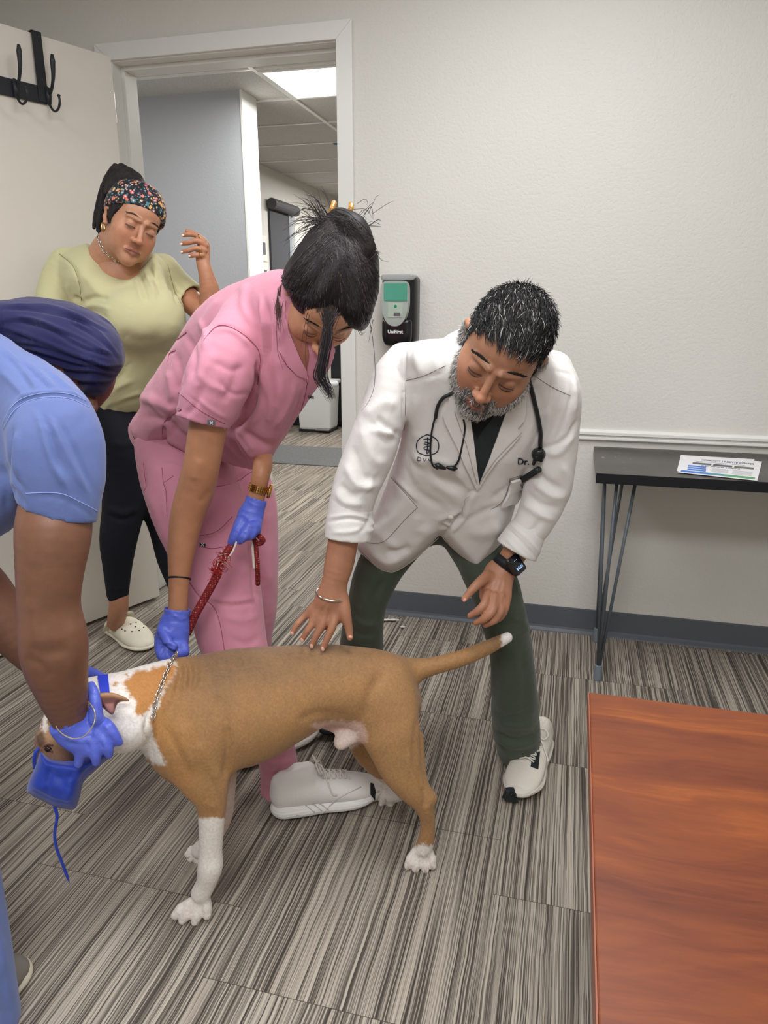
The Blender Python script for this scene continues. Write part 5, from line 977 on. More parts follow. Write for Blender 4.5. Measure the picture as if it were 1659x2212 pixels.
def rbox(c0, ex, ey, ez, a, b, t, r, n=5):
    P = []
    for (sx, sy, a0) in ((1, 1, 0), (-1, 1, 90), (-1, -1, 180), (1, -1, 270)):
        for i in range(n+1): q = math.radians(a0+90*i/n); P.append((sx*(a-r)+r*math.cos(q), sy*(b-r)+r*math.sin(q)))
    m = len(P); V = [c0+ex*x+ey*y for x, y in P]+[c0+ex*x+ey*y+ez*t*.7 for x, y in P]+[c0+ex*x*.9+ey*y*.9+ez*t for x, y in P]; F = [tuple(range(m))[::-1], tuple(range(2*m, 3*m))]
    for k in range(2): F += [(k*m+i, k*m+(i+1) % m, (k+1)*m+(i+1) % m, (k+1)*m+i) for i in range(m)]
    return V, F
V_, F_ = rbox(cn, fx, fy, nrm, .0205, .0175, .010, .006); sub('case', V_, F_, M('watch_black', srgb(14, 16, 20), .12, spec=.8), wt, False)
V_, F_ = rbox(cn+nrm*.0099, fx, fy, nrm, .0175, .0148, .0006, .005); sub('screen', V_, F_, M('watch_screen', srgb(10, 14, 24), .08, spec=.8), wt, False)
TV, TF = text_mesh('10:14', .0095, True); sub('digits', [cn+nrm*.0110-fy*v[0]*1.0+fx*(v[1]*-1.0+.0085) for v in TV], TF, M('digit_glow', srgb(170, 200, 235), .5, emit=srgb(150, 190, 240), es=.9), wt, False)
TV, TF = text_mesh('- - -', .006, True); sub('digits', [cn+nrm*.0110-fy*v[0]*1.0+fx*(v[1]*-1.0-.010) for v in TV], TF, M('digit_glow', (1, 1, 1)), wt, False)
ct_ = C(716, 1284, 1.499); axb = C(713, 1310, 1.502)-C(724, 1255, 1.495); axb /= np.linalg.norm(axb); vv = ct_/np.linalg.norm(ct_); e1 = np.cross(axb, vv); e1 /= np.linalg.norm(e1); e2 = np.cross(e1, axb); axb = axb+e2*0
V_, F_ = tube_geo([ct_+e1*math.cos(t)*.0315+e2*math.sin(t)*.0235+axb*(-.007*math.sin(t)) for t in np.linspace(0, 2*math.pi, 48, endpoint=False)], .0021, 8, False, True); mesh('bangle', toW(np.array(V_)), F_, M_STEEL, doc, True)
# ---- stethoscope and pen
st_ = empty('stethoscope', Wp(1060, 930, 1.38), 'black stethoscope hanging round the neck of the person in the white coat', 'stethoscope')
M_TUB = M('stethoscope_tube', srgb(28, 32, 34), .3, spec=.5)
L1 = line_on(HC, [(980, 843), (971, 849), (958, 855), (946, 870), (941, 888), (939, 900)], .007, 6); V_, F_ = tube_geo(L1, .0036, 12); mesh('tube', toW(np.array(V_)), F_, M_TUB, st_, True)
L2 = line_on(HC, [(939, 898), (934, 925), (931, 955), (930, 985), (935, 1001), (946, 1008)], .006, 6); V_, F_ = tube_geo(L2, .0020, 10); mesh('ear_tube', toW(np.array(V_)), F_, M_TUB, st_, True)
L3 = line_on(HC, [(1001, 902), (1004, 925), (998, 962), (990, 993), (977, 1007), (970, 1009)], .006, 6); V_, F_ = tube_geo(L3, .0022, 10); mesh('ear_tube', toW(np.array(V_)), F_, M_TUB, st_, True)
for x, y, x2, y2 in ((946, 1000, 962, 1006), (980, 1008, 966, 1005)):
    p0 = HC(x, y, .008)[0]; p1 = HC(x2, y2, .008)[0]; V_, F_ = tube_geo([p0-(p1-p0)*.45, p0, p0*.5+p1*.5, p1, p1+(p1-p0)*.2], [.001, .0062, .0052, .0030, .001], 12); mesh('ear_tip', toW(np.array(V_)), F_, M_TUB, st_, True)
L4 = line_on(HC, [(1138, 816), (1141, 824), (1149, 858), (1158, 900), (1164, 935), (1166, 962)], .006, 6); V_, F_ = tube_geo(L4, .0045, 12); mesh('tube', toW(np.array(V_)), F_, M_TUB, st_, True)
p = HC(1164, 978, .010); n_ = p[1]; p = p[0]; V_, F_ = tube_geo([p-n_*.006, p-n_*.004, p+n_*.004, p+n_*.007], [.012, .0145, .0125, .010], 20); ch_ = mesh('chest_piece', toW(np.array(V_)), F_, M_TUB, st_, True)
for a, b, r in (((1157, 975), (1159, 1001), .006), ((1172, 972), (1174, 996), .006)):
    q0, q1 = HC(*a, .012), HC(*b, .010)
    if q0 and q1: V_, F_ = tube_geo([q0[0], q1[0]], [r, r*.55], 10); mesh('chest_stem', toW(np.array(V_)), F_, M_TUB, st_, True)
pen = empty('pen', Wp(1155, 1022, 1.4), 'black pen sticking out of the chest pocket of the white coat', 'pen')
q0 = HC(1136, 1034, .004)[0]; q1 = HC(1169, 1011, .012)[0]; t_ = (q1-q0)/np.linalg.norm(q1-q0)
V_, F_ = tube_geo([q0-t_*.02, q0, q1], [.0058, .0066, .0066], 14); mesh('barrel', toW(np.array(V_)), F_, MS_BLK, pen, True)
V_, F_ = tube_geo([q1, q1+t_*.004], [.0072, .0068], 14); mesh('cap', toW(np.array(V_)), F_, M('pen_cap', srgb(40, 44, 46), .35), pen, True)
drape('pocket', HC, [(1102, 1036), (1120, 1031), (1134, 1036), (1127, 1058), (1108, 1086), (1082, 1090), (1094, 1064)], M_COAT, doc, .0035, .006, 7)
# ================================================================== the woman in pink scrubs
pk = empty('person', (-.75, -1.2, 0), 'person in pink scrubs bending over the dog, dark hair clipped up, blue gloves', 'person')
SK_P = np.array(srgb(196, 142, 108))
HP = Head(C(701, 638, 1.37), (.932, .062, .358), (.03, .968, -.248), (.362, -.241, -.9), .925, .96, .94, SK_P, None, 1.0)
g = HP.sdf(); g.chain([(655, 630, 1.43, 46, 1), (625, 640, 1.49, 46, 1), (590, 680, 1.54, 50, 1)], .02); pV, pQ = blob_geo(g)
g = Sdf(.003)
g.chain([(462, 860, 1.44, 44), (450, 920, 1.45, 41), (436, 1000, 1.47, 39), (424, 1055, 1.50, 40), (405, 1112, 1.52, 36), (393, 1180, 1.535, 30), (387, 1245, 1.545, 23), (384, 1312, 1.55, 20.5, .8), (380, 1350, 1.55, 26, .6)], .01)
g.chain([(568, 985, 1.615, 20), (568, 1004, 1.60, 21), (563, 1028, 1.59, 20), (557, 1060, 1.597, 18, .8), (548, 1095, 1.60, 20, .7)], .01)
aV, aQ = blob_geo(g); aV = folds(aV, aQ, [([(455, 1058), (440, 1075), (432, 1090)], 8, -2), ([(384, 1260), (382, 1300)], 3, -1), ([(430, 990), (420, 1040)], 10, 2)])
cp_ = HP.cols(pV, lip=srgb(168, 92, 84), brow=srgb(46, 32, 28), browa=.8, under=.25, scalp=srgb(26, 22, 22))
face_hair(HP, pk, 60, srgb(36, 26, 24))
g = Sdf(.006); g.chain([(655, 632, 1.43, 36), (610, 690, 1.54, 60), (540, 790, 1.66, 70), (470, 870, 1.74, 55)], .02); g.chain([(600, 700, 1.54, 50), (520, 730, 1.46, 36), (482, 800, 1.43, 42), (458, 880, 1.44, 36)], .02); g.chain([(590, 760, 1.60, 40), (590, 860, 1.62, 24), (575, 930, 1.635, 18), (567, 985, 1.615, 16)], .02); kV, kQ = blob_geo(g)
V, Q, c = cat([(kV, kQ, skc(kV, SK_P)), (pV, pQ, cp_), (aV, aQ, skc(aV, SK_P*np.array([.86, .80, .76])))]); mesh('body', toW(V), Q, M_SKIN, pk, True, c)
# ---- pink scrub top and trousers
def scrubmat(name, col, hi): return clothmat(name, col, hi, .0034, 8, 900, .75, .2)
def scrubmat_(name, col, hi):
    t = NT(name); f = t.noise(t.pos(), 5, 3); t.l(t.ramp(f, [(.3, col), (.7, hi)]), t.b.inputs['Base Color']); t.b.inputs['Roughness'].default_value = .75; t.b.inputs['Sheen Weight'].default_value = .25
    a = t.noise(t.pos(), 60, 3); b = t.noise(t.pos(), 900, 2); t.bump(t.math('ADD', t.math('MULTIPLY', a, 1.2), t.math('MULTIPLY', b, .3)), .22, .0022); return t.m
M_PINK = scrubmat('pink_scrub_cotton', srgb(208, 136, 156), srgb(214, 146, 164)); M_PKS = M('pink_seam', srgb(150, 72, 96), .8)
dp = lambda x, y: 1.80-.29*((x-400)*240+(960-y)*160)/(240**2+160**2)
s = Sdf(.0042)
s.infl([(640, 584), (593, 582), (532, 601), (468, 630), (426, 666), (401, 700), (379, 738), (355, 774), (326, 818), (305, 851), (302, 880), (278, 917), (279, 943), (290, 966), (316, 994), (349, 972), (400, 985), (470, 996), (530, 1012), (568, 1014), (595, 976), (632, 918), (650, 890), (681, 846), (702, 815), (720, 780), (724, 748), (700, 720), (680, 680), (665, 630)], dp, lambda x, y: float(np.interp(y, [580, 700, 900, 1000], [.07, .12, .13, .115])*np.interp(x-y*.1, [515, 610], [1, .6])), 75, .02)
s.chain([(520, 700, 1.47, 52), (503, 745, 1.445, 62), (480, 800, 1.425, 72), (460, 850, 1.425, 68), (446, 890, 1.435, 60), (437, 914, 1.438, 57)], .022, e1=(-.30, 1, .1))
s.chain([(447, 890, 1.437, 50), (430, 985, 1.45, 58)], .002, cut=True)
PF = [([(440, 735), (468, 705), (502, 708), (543, 737), (560, 765)], 3, -3), ([(462, 716), (500, 716), (540, 748)], 6, 4), ([(563, 640), (570, 700), (572, 760), (566, 830)], 5, 6), ([(575, 650), (580, 720), (578, 780)], 7, -5), ([(556, 780), (556, 820), (552, 845)], 5, -5), ([(530, 610), (525, 660), (540, 700)], 10, 4), ([(480, 640), (450, 680), (430, 730)], 10, 3),
      ([(554, 850), (540, 890), (520, 915), (500, 932)], 6, -7), ([(575, 780), (572, 840), (560, 890), (530, 930)], 9, 5), ([(505, 935), (540, 975), (545, 995)], 6, 7), ([(520, 930), (570, 960), (600, 955)], 10, -5), ([(500, 950), (520, 985), (540, 1005)], 5, -6), ([(600, 760), (610, 830), (590, 900)], 14, 4), ([(640, 820), (625, 870), (590, 930)], 7, 5), ([(655, 840), (640, 890), (610, 940)], 4, -3),
      ([(379, 736), (403, 718)], 2.5, -3), ([(363, 780), (366, 764), (380, 757)], 2.5, -3), ([(380, 760), (390, 810), (385, 850)], 9, -4), ([(365, 800), (372, 850), (365, 870)], 9, 5), ([(300, 860), (340, 870), (385, 892)], 12, 7), ([(305, 900), (345, 905), (390, 930)], 10, -6), ([(285, 925), (320, 960), (330, 975)], 9, 4), ([(352, 915), (375, 895), (393, 882)], 3, -5), ([(352, 918), (356, 950), (350, 970)], 4, -6), ([(365, 925), (400, 945), (420, 960)], 8, -5), ([(360, 945), (395, 965), (415, 975)], 7, 5), ([(480, 960), (510, 990), (530, 1000)], 5, -4),
      ([(400, 850), (440, 880), (480, 905), (497, 920)], 3, -1.2), ([(470, 760), (440, 800), (420, 850)], 14, 3), ([(520, 780), (505, 830), (480, 870)], 12, -3), ([(430, 800), (450, 830), (500, 850)], 8, 2), ([(618, 690), (606, 740), (620, 790)], 6, 3)]
PF = [(a, b*.9, c*1.45) for a, b, c in PF]+[([(500, 930), (520, 958), (538, 985), (545, 1002)], 4, -9), ([(512, 925), (535, 950), (552, 975)], 6, 7), ([(560, 780), (585, 860), (575, 930)], 8, 5), ([(440, 830), (425, 870), (400, 900)], 6, -4), ([(325, 850), (350, 900), (352, 930)], 6, 5), ([(400, 720), (420, 760), (415, 820)], 7, -5), ([(430, 690), (445, 720), (440, 760)], 6, 5), ([(470, 820), (500, 850), (540, 850)], 5, -3), ([(460, 780), (500, 800), (530, 790)], 6, -2.5), ([(425, 860), (460, 890), (490, 905)], 5, 3)]
top_, TG = cloth('scrub_top', s, M_PINK, pk, PF, 1, noise=lambda V: .0012*wav(V, 8, 31, 5)); HT = Hit(TG)
s = Sdf(.0048)
s.chain([(378, 930, 1.83, 78, .62), (388, 978, 1.825, 93, .7), (415, 1060, 1.79, 99, .75), (448, 1150, 1.745, 95, .72), (472, 1235, 1.72, 86, .75), (487, 1305, 1.705, 79, .8), (500, 1370, 1.70, 73, .85), (522, 1440, 1.70, 64, .9), (560, 1530, 1.73, 52, .95), (592, 1610, 1.77, 43), (602, 1655, 1.785, 41), (606, 1700, 1.797, 42), (606, 1722, 1.80, 44)], .03, e0=(-.25, -1, 0), e1=(-.25, 1, 0))
s.chain([(480, 1010, 1.89, 84, .7), (515, 1080, 1.90, 80, .75), (537, 1160, 1.90, 64, .8), (545, 1240, 1.90, 56), (548, 1310, 1.905, 50), (545, 1400, 1.92, 40), (540, 1520, 1.94, 36), (535, 1610, 1.96, 34)], .015)
s.chain([(606, 1700, 1.797, 36), (612, 1780, 1.81, 40)], .002, cut=True)
PG = [([(310, 1000), (313, 1030), (316, 1050), (312, 1060)], 2.5, -2.5), ([(350, 1030), (356, 1060), (361, 1116)], 2.5, -2.5), ([(428, 1158), (468, 1148), (502, 1116)], 5, 6), ([(430, 1165), (470, 1156), (506, 1122)], 4, -5), ([(440, 1135), (480, 1120), (500, 1090)], 9, -3), ([(407, 1254), (431, 1288), (460, 1309), (475, 1346), (485, 1405)], 2.5, -3), ([(500, 1120), (540, 1180), (560, 1260)], 9, -5), ([(440, 1200), (490, 1215), (540, 1240)], 12, 4), ([(450, 1290), (500, 1298), (555, 1290)], 5, 4), ([(450, 1300), (500, 1308), (555, 1302)], 4, -3.5), ([(480, 1330), (520, 1340), (560, 1330)], 8, 3), ([(500, 1380), (530, 1390), (565, 1375)], 8, -3),
      ([(335, 1010), (360, 1000), (400, 1012)], 4, -3.5), ([(400, 1030), (440, 1050), (500, 1040), (540, 1020)], 5, -4), ([(415, 1045), (450, 1060), (510, 1050)], 7, 4), ([(320, 1060), (340, 1120), (360, 1180)], 9, 3), ([(540, 1170), (548, 1240), (552, 1300)], 5, -8), ([(575, 1090), (580, 1180), (582, 1280)], 10, 4), ([(565, 1640), (600, 1650), (640, 1640)], 8, 5), ([(560, 1660), (600, 1672), (640, 1660)], 7, -5), ([(570, 1690), (600, 1700), (645, 1690)], 6, 4), ([(590, 1600), (600, 1640), (596, 1700)], 7, -4), ([(520, 1150), (530, 1200), (520, 1260)], 12, 3)]
prs, PGEO = cloth('scrub_trousers', s, M_PINK, pk, PG, 1, noise=lambda V: .0016*wav(V, 7, 33, 5)); HPR = Hit(PGEO)
# side slit flap of the near trouser hem
seams(pk, HT, [[(597, 715), (602, 754), (618, 787), (643, 810), (666, 818)], [(666, 812), (660, 850), (652, 880), (643, 904)], [(440, 735), (468, 705), (502, 708), (543, 737), (562, 770), (556, 830)], [(379, 737), (390, 728), (403, 718)], [(363, 782), (366, 764), (380, 757)], [(385, 848), (400, 860), (430, 885), (462, 904), (500, 922)], [(283, 930), (298, 962), (318, 986)], [(352, 970), (352, 918), (375, 895), (392, 884)]], M_PKS, .0007)
seams(pk, HPR, [[(310, 1000), (313, 1030), (316, 1050), (311, 1062)], [(350, 1010), (353, 1044), (359, 1062), (361, 1116)], [(428, 1158), (468, 1148), (502, 1116)], [(407, 1254), (431, 1288), (460, 1309), (475, 1346), (485, 1405)], [(400, 1030), (440, 1052), (500, 1045), (545, 1018)], [(355, 1042), (375, 1028)], [(430, 1180), (460, 1185), (500, 1178)], [(598, 1692), (604, 1712), (602, 1735)]], M_PKS, .0007)
drape('neck_shade_patch', HT, [(622, 700), (640, 748), (652, 775), (662, 799), (668, 766), (660, 720), (645, 690)], M('neck_shade_skin', srgb(150, 92, 76), .6), pk, .002, .002, 6)  # skin patch draped on the top, tinted darker for the shade in the neckline
drape('neckband', HT, [(604, 640), (598, 700), (603, 752), (620, 787), (643, 809), (664, 817), (663, 800), (652, 778), (640, 750), (624, 712), (616, 680), (618, 650)], M_PINK, pk, .003, .001, 7)
h = HT(664, 815, .003)[0]; V_, F_ = tube_geo([h+np.array([0, -.006, 0]), h+np.array([0, .008, -.001])], .0022, 8); mesh('zip_pull', toW(np.array(V_)), F_, M('zip_pink', srgb(196, 120, 140), .3, metal=.5), pk, True)
def tagpatch(hit, cx_, cy_, w_, h_, par, col=(120, 116, 124)):
    o = drape('tag', hit, [(cx_-w_, cy_-h_), (cx_+w_, cy_-h_+2), (cx_+w_, cy_+h_), (cx_-w_, cy_+h_-2)], M('tag_grey_%d' % col[0], srgb(*col), .7), par, .0015, .0012, 4)
    P = []
    for dx, dy in ((-3, -3), (3, 3)): pass
    st = [(line_on(hit, [(cx_-3, cy_-3.5), (cx_+3, cy_+3.5)], .0034, 3), .0009), (line_on(hit, [(cx_+3, cy_-3.5), (cx_-3, cy_+3.5)], .0034, 3), .0009)]; strands('tag_cross', st, M('tag_white', srgb(230, 228, 230), .7), par, 4)
tagpatch(HT, 456, 912, 8, 6.5, pk); tagpatch(HPR, 438, 1177, 6, 4, pk, (34, 34, 38)); tagpatch(HT, 672, 858, 6, 4, pk)
# ---- gloves
def glovemat():
    t = NT('blue_nitrile'); f = t.noise(t.pos(), 30, 2); t.l(t.ramp(f, [(.3, srgb(84, 100, 205)), (.7, srgb(96, 114, 218))]), t.b.inputs['Base Color']); t.b.inputs['Roughness'].default_value = .38; t.b.inputs['Subsurface Weight'].default_value = .05
    a = t.noise(t.pos((1, 1, 3)), 110, 3, .6, 1.5); t.bump(a, .3, .0022); return t.m
M_GLV = glovemat()
s = Sdf(.0026)
s.chain([(384, 1314, 1.55, 29, .85), (382, 1328, 1.55, 27, .85), (376, 1352, 1.55, 33, .75), (371, 1380, 1.548, 36, .7), (371, 1402, 1.545, 33, .7)], .006, e0=True)
s.chain([(385, 1290, 1.55, 25, .85), (383, 1322, 1.55, 25, .85)], .002, cut=True, e1=True)
for pts in ([(347, 1392, 1.535, 12), (349, 1412, 1.525, 12), (358, 1424, 1.523, 10), (368, 1426, 1.53, 8)], [(362, 1398, 1.530, 11), (364, 1418, 1.522, 10), (374, 1426, 1.527, 8)], [(384, 1396, 1.532, 11), (389, 1411, 1.528, 9), (384, 1419, 1.532, 7)], [(397, 1396, 1.537, 10), (401, 1409, 1.533, 8.5), (396, 1417, 1.536, 6.5)], [(350, 1362, 1.53, 11), (362, 1384, 1.515, 10), (376, 1398, 1.510, 8)]): s.chain(pts, .005, 3)
s.ell(C(373, 1408, 1.512), (.008, .007, .008), k=.003, cut=True)
GF = [([(356, 1335), (380, 1330), (405, 1338)], 2, 1.6), ([(352, 1345), (378, 1342), (404, 1350)], 2, -1.5), ([(370, 1326), (392, 1338), (406, 1332)], 1.8, 1.6), ([(340, 1362), (350, 1366)], 2, 1.4), ([(336, 1374), (348, 1378)], 2, 1.4), ([(338, 1386), (350, 1388)], 2, 1.3), ([(342, 1396), (360, 1394), (385, 1402)], 2.2, -2), ([(344, 1390), (370, 1388), (392, 1398)], 2.2, 1.5), ([(345, 1408), (352, 1400)], 1.6, 1.4), ([(350, 1420), (356, 1404)], 1.6, 1.4), ([(358, 1424), (362, 1408)], 1.6, 1.2), ([(398, 1366), (407, 1362)], 2, 1.2), ([(366, 1360), (375, 1380)], 8, 1.5)]
cloth('glove', s, M_GLV, pk, GF, 1, noise=lambda V: .0005*wav(V, 40, 41, 4))
s = Sdf(.0026)
s.chain([(555, 1076, 1.598, 24, .8), (550, 1092, 1.598, 23.5, .8), (541, 1115, 1.595, 28, .65), (536, 1138, 1.59, 29, .6)], .006, e0=True); s.chain([(559, 1058, 1.597, 20, .8), (554, 1082, 1.598, 20.5, .8)], .002, cut=True, e1=True)
for pts in ([(521, 1128, 1.575, 14), (509, 1154, 1.565, 12), (500, 1172, 1.57, 9)], [(537, 1140, 1.568, 13), (526, 1158, 1.56, 12), (518, 1168, 1.565, 9)], [(550, 1138, 1.575, 12), (545, 1154, 1.57, 10), (536, 1161, 1.572, 8)], [(556, 1130, 1.585, 10), (556, 1146, 1.58, 8.5)]): s.chain(pts, .005, 3)
cloth('glove', s, M_GLV, pk, [([(515, 1132), (535, 1140), (560, 1142)], 2, -1.6), ([(520, 1100), (545, 1106), (566, 1112)], 2, 1), ([(508, 1145), (530, 1148)], 2, 1.2), ([(534, 1082), (552, 1092), (570, 1096)], 2, 1.2), ([(530, 1150), (520, 1172)], 2, -2.5)], 1, noise=lambda V: .0005*wav(V, 40, 43, 4))
# ---- black hair tie, gold watch
c0 = C(386, 1250, 1.546); V_, F_ = tube_geo([c0+np.array([math.cos(t)*.0238, .0022*math.sin(t)+math.sin(t)*.004, math.sin(t)*.0238]) for t in np.linspace(0, 6.283, 40, endpoint=False)], .0022, 8, False, True); mesh('hair_tie', toW(np.array(V_)), F_, M('elastic_black', srgb(26, 24, 26), .6), pk, True)
gw = empty('gold_watch', Wp(560, 1056, 1.59)); gw.parent = pk; gw.matrix_parent_inverse = Matrix.Translation(-WLOC(pk)); M_GOLD = M('gold', srgb(206, 158, 92), .25, metal=1)
ax = C(555, 1072, 1.598)-C(564, 1038, 1.593); ax /= np.linalg.norm(ax); cw = C(559, 1055, 1.595); e2 = -cw/np.linalg.norm(cw); e1 = np.cross(ax, e2); e1 /= np.linalg.norm(e1); e2 = np.cross(e1, ax)
if e1[0] < 0: e1 = -e1
V_ = []; F_ = []
for i in range(30):
    t0 = 2*math.pi*i/30; pc = cw+e1*math.cos(t0)*.0205+e2*math.sin(t0)*.0185; tt = -e1*math.sin(t0)+e2*math.cos(t0); oo = e1*math.cos(t0)+e2*math.sin(t0)
    for k in (-1, 0, 1): v, f = rbox(pc+ax*k*.0052, ax, tt, oo, .0024, .0018, .0022, .0006, 1); n_ = len(V_); V_ += v; F_ += [tuple(x+n_ for x in q) for q in f]
sub('bracelet', V_, F_, M_GOLD, gw, False)
cn = cw+e1*.0210; V_, F_ = tube_geo([cn, cn+e1*.002, cn+e1*.006, cn+e1*.0075], [.0150, .0165, .0160, .0135], 28); sub('case', V_, F_, M_GOLD, gw)
V_, F_ = tube_geo([cn+e1*.0074, cn+e1*.0080], [.0132, .0128], 28); sub('dial', V_, F_, M('dial_cream', srgb(226, 214, 196), .2), gw)
# ---- trainers
hW = ray_to(586, 1768, 2, 0); tW = ray_to(812, 1722, 2, 0); hW[2] = tW[2] = 0
M_WHT = M('trainer_white', srgb(240, 237, 232), .55, bump=(700, .35, .0006)); MS2 = M('trainer_sole', srgb(240, 238, 233), .5)
shp = shoe(pk, hW, hW+(tW-hW)/np.linalg.norm(tW-hW)*.285, mats=dict(sole=MS2, upper=M_WHT, lace=M_LACE), W_=.105, zs=1.3)
HSP = Hit(shp['ug'], shp['sg'])
o = drape('toe_cap', HSP, [(800, 1692), (806, 1694), (811, 1712), (808, 1728), (800, 1716)], MS_BLK, None, .002, .001, 5); shp['par'](o)
for i, pts in enumerate(([(640, 1760), (690, 1768), (740, 1768), (785, 1745)], [(700, 1755), (730, 1725), (780, 1700)], [(660, 1740), (680, 1755)], [(675, 1735), (695, 1752)], [(690, 1735), (710, 1750)])):
    L = line_on(HSP, pts, .0006, 6); 
    if len(L) > 2: V_, F_ = tube_geo(L, .0011, 6); o = mesh('overlay_line', toW(np.array(V_)), F_, M('overlay_grey', srgb(196, 192, 186), .6), None, True); shp['par'](o)
s = Sdf(.003); s.chain([(622, 1700, 1.80, 30), (632, 1735, 1.80, 30)], .005); cloth('sock', s, M('sock_white', srgb(214, 208, 204), .85, bump=(500, .4, .001)), pk)
c0 = C(622, 1722, 1.795); V_, F_ = tube_geo([c0+np.array([math.cos(t)*.033, math.sin(t)*.006-math.cos(t)*.004, math.sin(t)*.034]) for t in np.linspace(0, 6.283, 60, endpoint=False)], .0009, 6, False, True); mesh('anklet', toW(np.array(V_)), F_, M_STEEL, pk, True)
h2 = ray_to(512, 1664, 2, 0); t2 = ray_to(640, 1604, 2, 0); h2[2] = t2[2] = 0; shoe(pk, h2, h2+(t2-h2)/np.linalg.norm(t2-h2)*.275, mats=dict(sole=MS2, upper=M_WHT, lace=M_LACE), W_=.10, laces=False, zs=1.3)
# ---- hair: gathered up into a clip, with loose strands
M_PHAIR = Mcol('black_hair', .5, 0, (300, .5, .0015, (1, 1, 1)), None, .3)
s = Sdf(.0032)
dh = lambda x, y: 1.385+.0002*(640-y)
s.infl([(722, 455), (745, 450), (762, 455), (778, 474), (793, 500), (806, 528), (817, 548), (821, 590), (819, 630), (808, 670), (798, 700), (783, 716), (766, 712), (740, 703), (716, 698), (690, 688), (664, 676), (640, 660), (624, 640), (612, 620), (607, 600), (616, 575), (628, 555), (642, 533), (664, 503), (690, 478), (706, 462)], dh, lambda x, y: float(np.interp(y, [450, 520, 600, 710], [.045, .070, .098, .085])), 48, .01, n=2)
s.chain([(735, 482, 1.34, 32), (765, 500, 1.33, 34), (785, 540, 1.33, 28)], .012); s.chain([(710, 500, 1.34, 26), (735, 520, 1.33, 22)], .012)
s.ecut(HP.L(0, -.014, .034), np.array([.083, .1015, .0885])*.925, HP.R, [(HP.L(0, .090, .040), HP.R@np.array([0, .76, -.65]))], .012)
def hcol(V, N): return np.clip(np.tile(srgb(30, 27, 29), (len(V), 1))*(1+.25*wav(V, 25, 51, 4))[:, None], 0, 1)
HF = [([(640, 640), (690, 600), (725, 540)], 9, -3), ([(665, 670), (715, 610), (738, 545)], 8, 3), ([(700, 690), (745, 620), (755, 550)], 9, -3), ([(745, 700), (775, 630), (772, 560)], 9, 3), ([(620, 600), (665, 560), (710, 515)], 7, 3), ([(790, 690), (808, 620), (795, 560)], 8, -3), ([(718, 470), (740, 500), (770, 520)], 6, -5), ([(740, 465), (775, 490), (795, 530)], 7, 4), ([(700, 495), (730, 515), (760, 545)], 6, -5), ([(612, 612), (650, 640), (680, 655)], 6, 4)]
hair_o, HG = cloth('hair', s, M_PHAIR, pk, HF, 1, hcol); HH = Hit(HG); HHP = Hit(HG, (pV, pQ))
rng = np.random.default_rng(12); lo_ = crom([(608, 606), (616, 628), (630, 652), (664, 676), (690, 688), (716, 698), (740, 703), (766, 712), (784, 714), (798, 698), (808, 668), (818, 630), (820, 590)], 12); st = []; cl_ = []
for i in range(1500):
    a = lo_[rng.integers(len(lo_))]+rng.normal(size=2)*2; a = a+np.array([-2, 11])*rng.random()*(a[0] < 735); b = np.array([728+rng.normal()*16, 512+rng.normal()*14]); m = a*.5+b*.5+np.array([(a[0]-b[0])*.22+rng.normal()*6, 6+rng.normal()*6]); t0 = rng.uniform(0, .45); t1 = rng.uniform(t0+.3, 1)
    P = [a*(1-t)**2+2*m*t*(1-t)+b*t*t for t in np.linspace(t0, t1, 9)]; P = [HH(*p, .0004+.0012*rng.random()) for p in P]; P = np.array([p[0] for p in P if p is not None])
    if len(P) > 3: st.append((P, .00036+.00026*rng.random())); v = rng.random(); cl_.append(np.array(srgb(46, 40, 42))*(.35+1.0*v) if v < .95 else np.array(srgb(96, 84, 78)))
for i in range(700):                          # bun, twisted over the crown
    a = np.array([705+rng.normal()*10, 490+rng.normal()*12]); b = np.array([800+rng.normal()*8, 545+rng.normal()*12]); m = np.array([755+rng.normal()*10, 462+rng.normal()*12]); P = [HH(*(a*(1-t)**2+2*m*t*(1-t)+b*t*t), .0015*rng.random()) for t in np.linspace(0, 1, 12)]; P = np.array([p[0] for p in P if p is not None])
    if len(P) > 3: st.append((P, .0005)); cl_.append(np.array(srgb(44, 38, 38))*(.6+1.2*rng.random()))
def fly(pts, d0, d1, r=.0006, n=8, col=(44, 38, 38)): P = crom(np.array(pts, float), 6); st.append((np.array([C(p[0], p[1], d0+(d1-d0)*i/(len(P)-1)) for i, p in enumerate(P)]), np.interp(np.linspace(0, 1, len(P)), [0, .6, 1], [r, r*.8, r*.25]))); cl_.append(np.array(srgb(*col)))
for i in range(120):                          # sprays out of the clip, up and to the left
    a0 = rng.uniform(math.pi*.78, math.pi*1.42) if i < 90 else rng.uniform(-1.2, .3); L_ = rng.uniform(30, 95) if i < 90 else rng.uniform(8, 40); o_ = np.array([700+rng.normal()*10, 482+rng.normal()*10]) if i < 90 else np.array([770+rng.normal()*14, 500+rng.normal()*30]); d_ = np.array([math.cos(a0), math.sin(a0)]); sag = np.array([0, rng.uniform(-12, 26)])
    fly([o_-d_*14, o_+d_*L_*.5+np.array([0, -7]), o_+d_*L_+sag], 1.345, 1.34+rng.normal()*.03, .00058 if i % 3 else .0009, col=(62, 50, 46) if i % 2 else (34, 30, 32))
for i in range(46):                           # swept lock from temple, and the long lock in front of the face
    fly([(612+rng.normal()*3, 604+rng.normal()*4), (628+rng.normal()*4, 622+rng.normal()*4), (655+rng.normal()*4, 645+rng.normal()*4), (690, 660+rng.normal()*6)], 1.345, 1.30, .0008, col=(86, 80, 84) if i % 3 == 0 else (50, 46, 50))
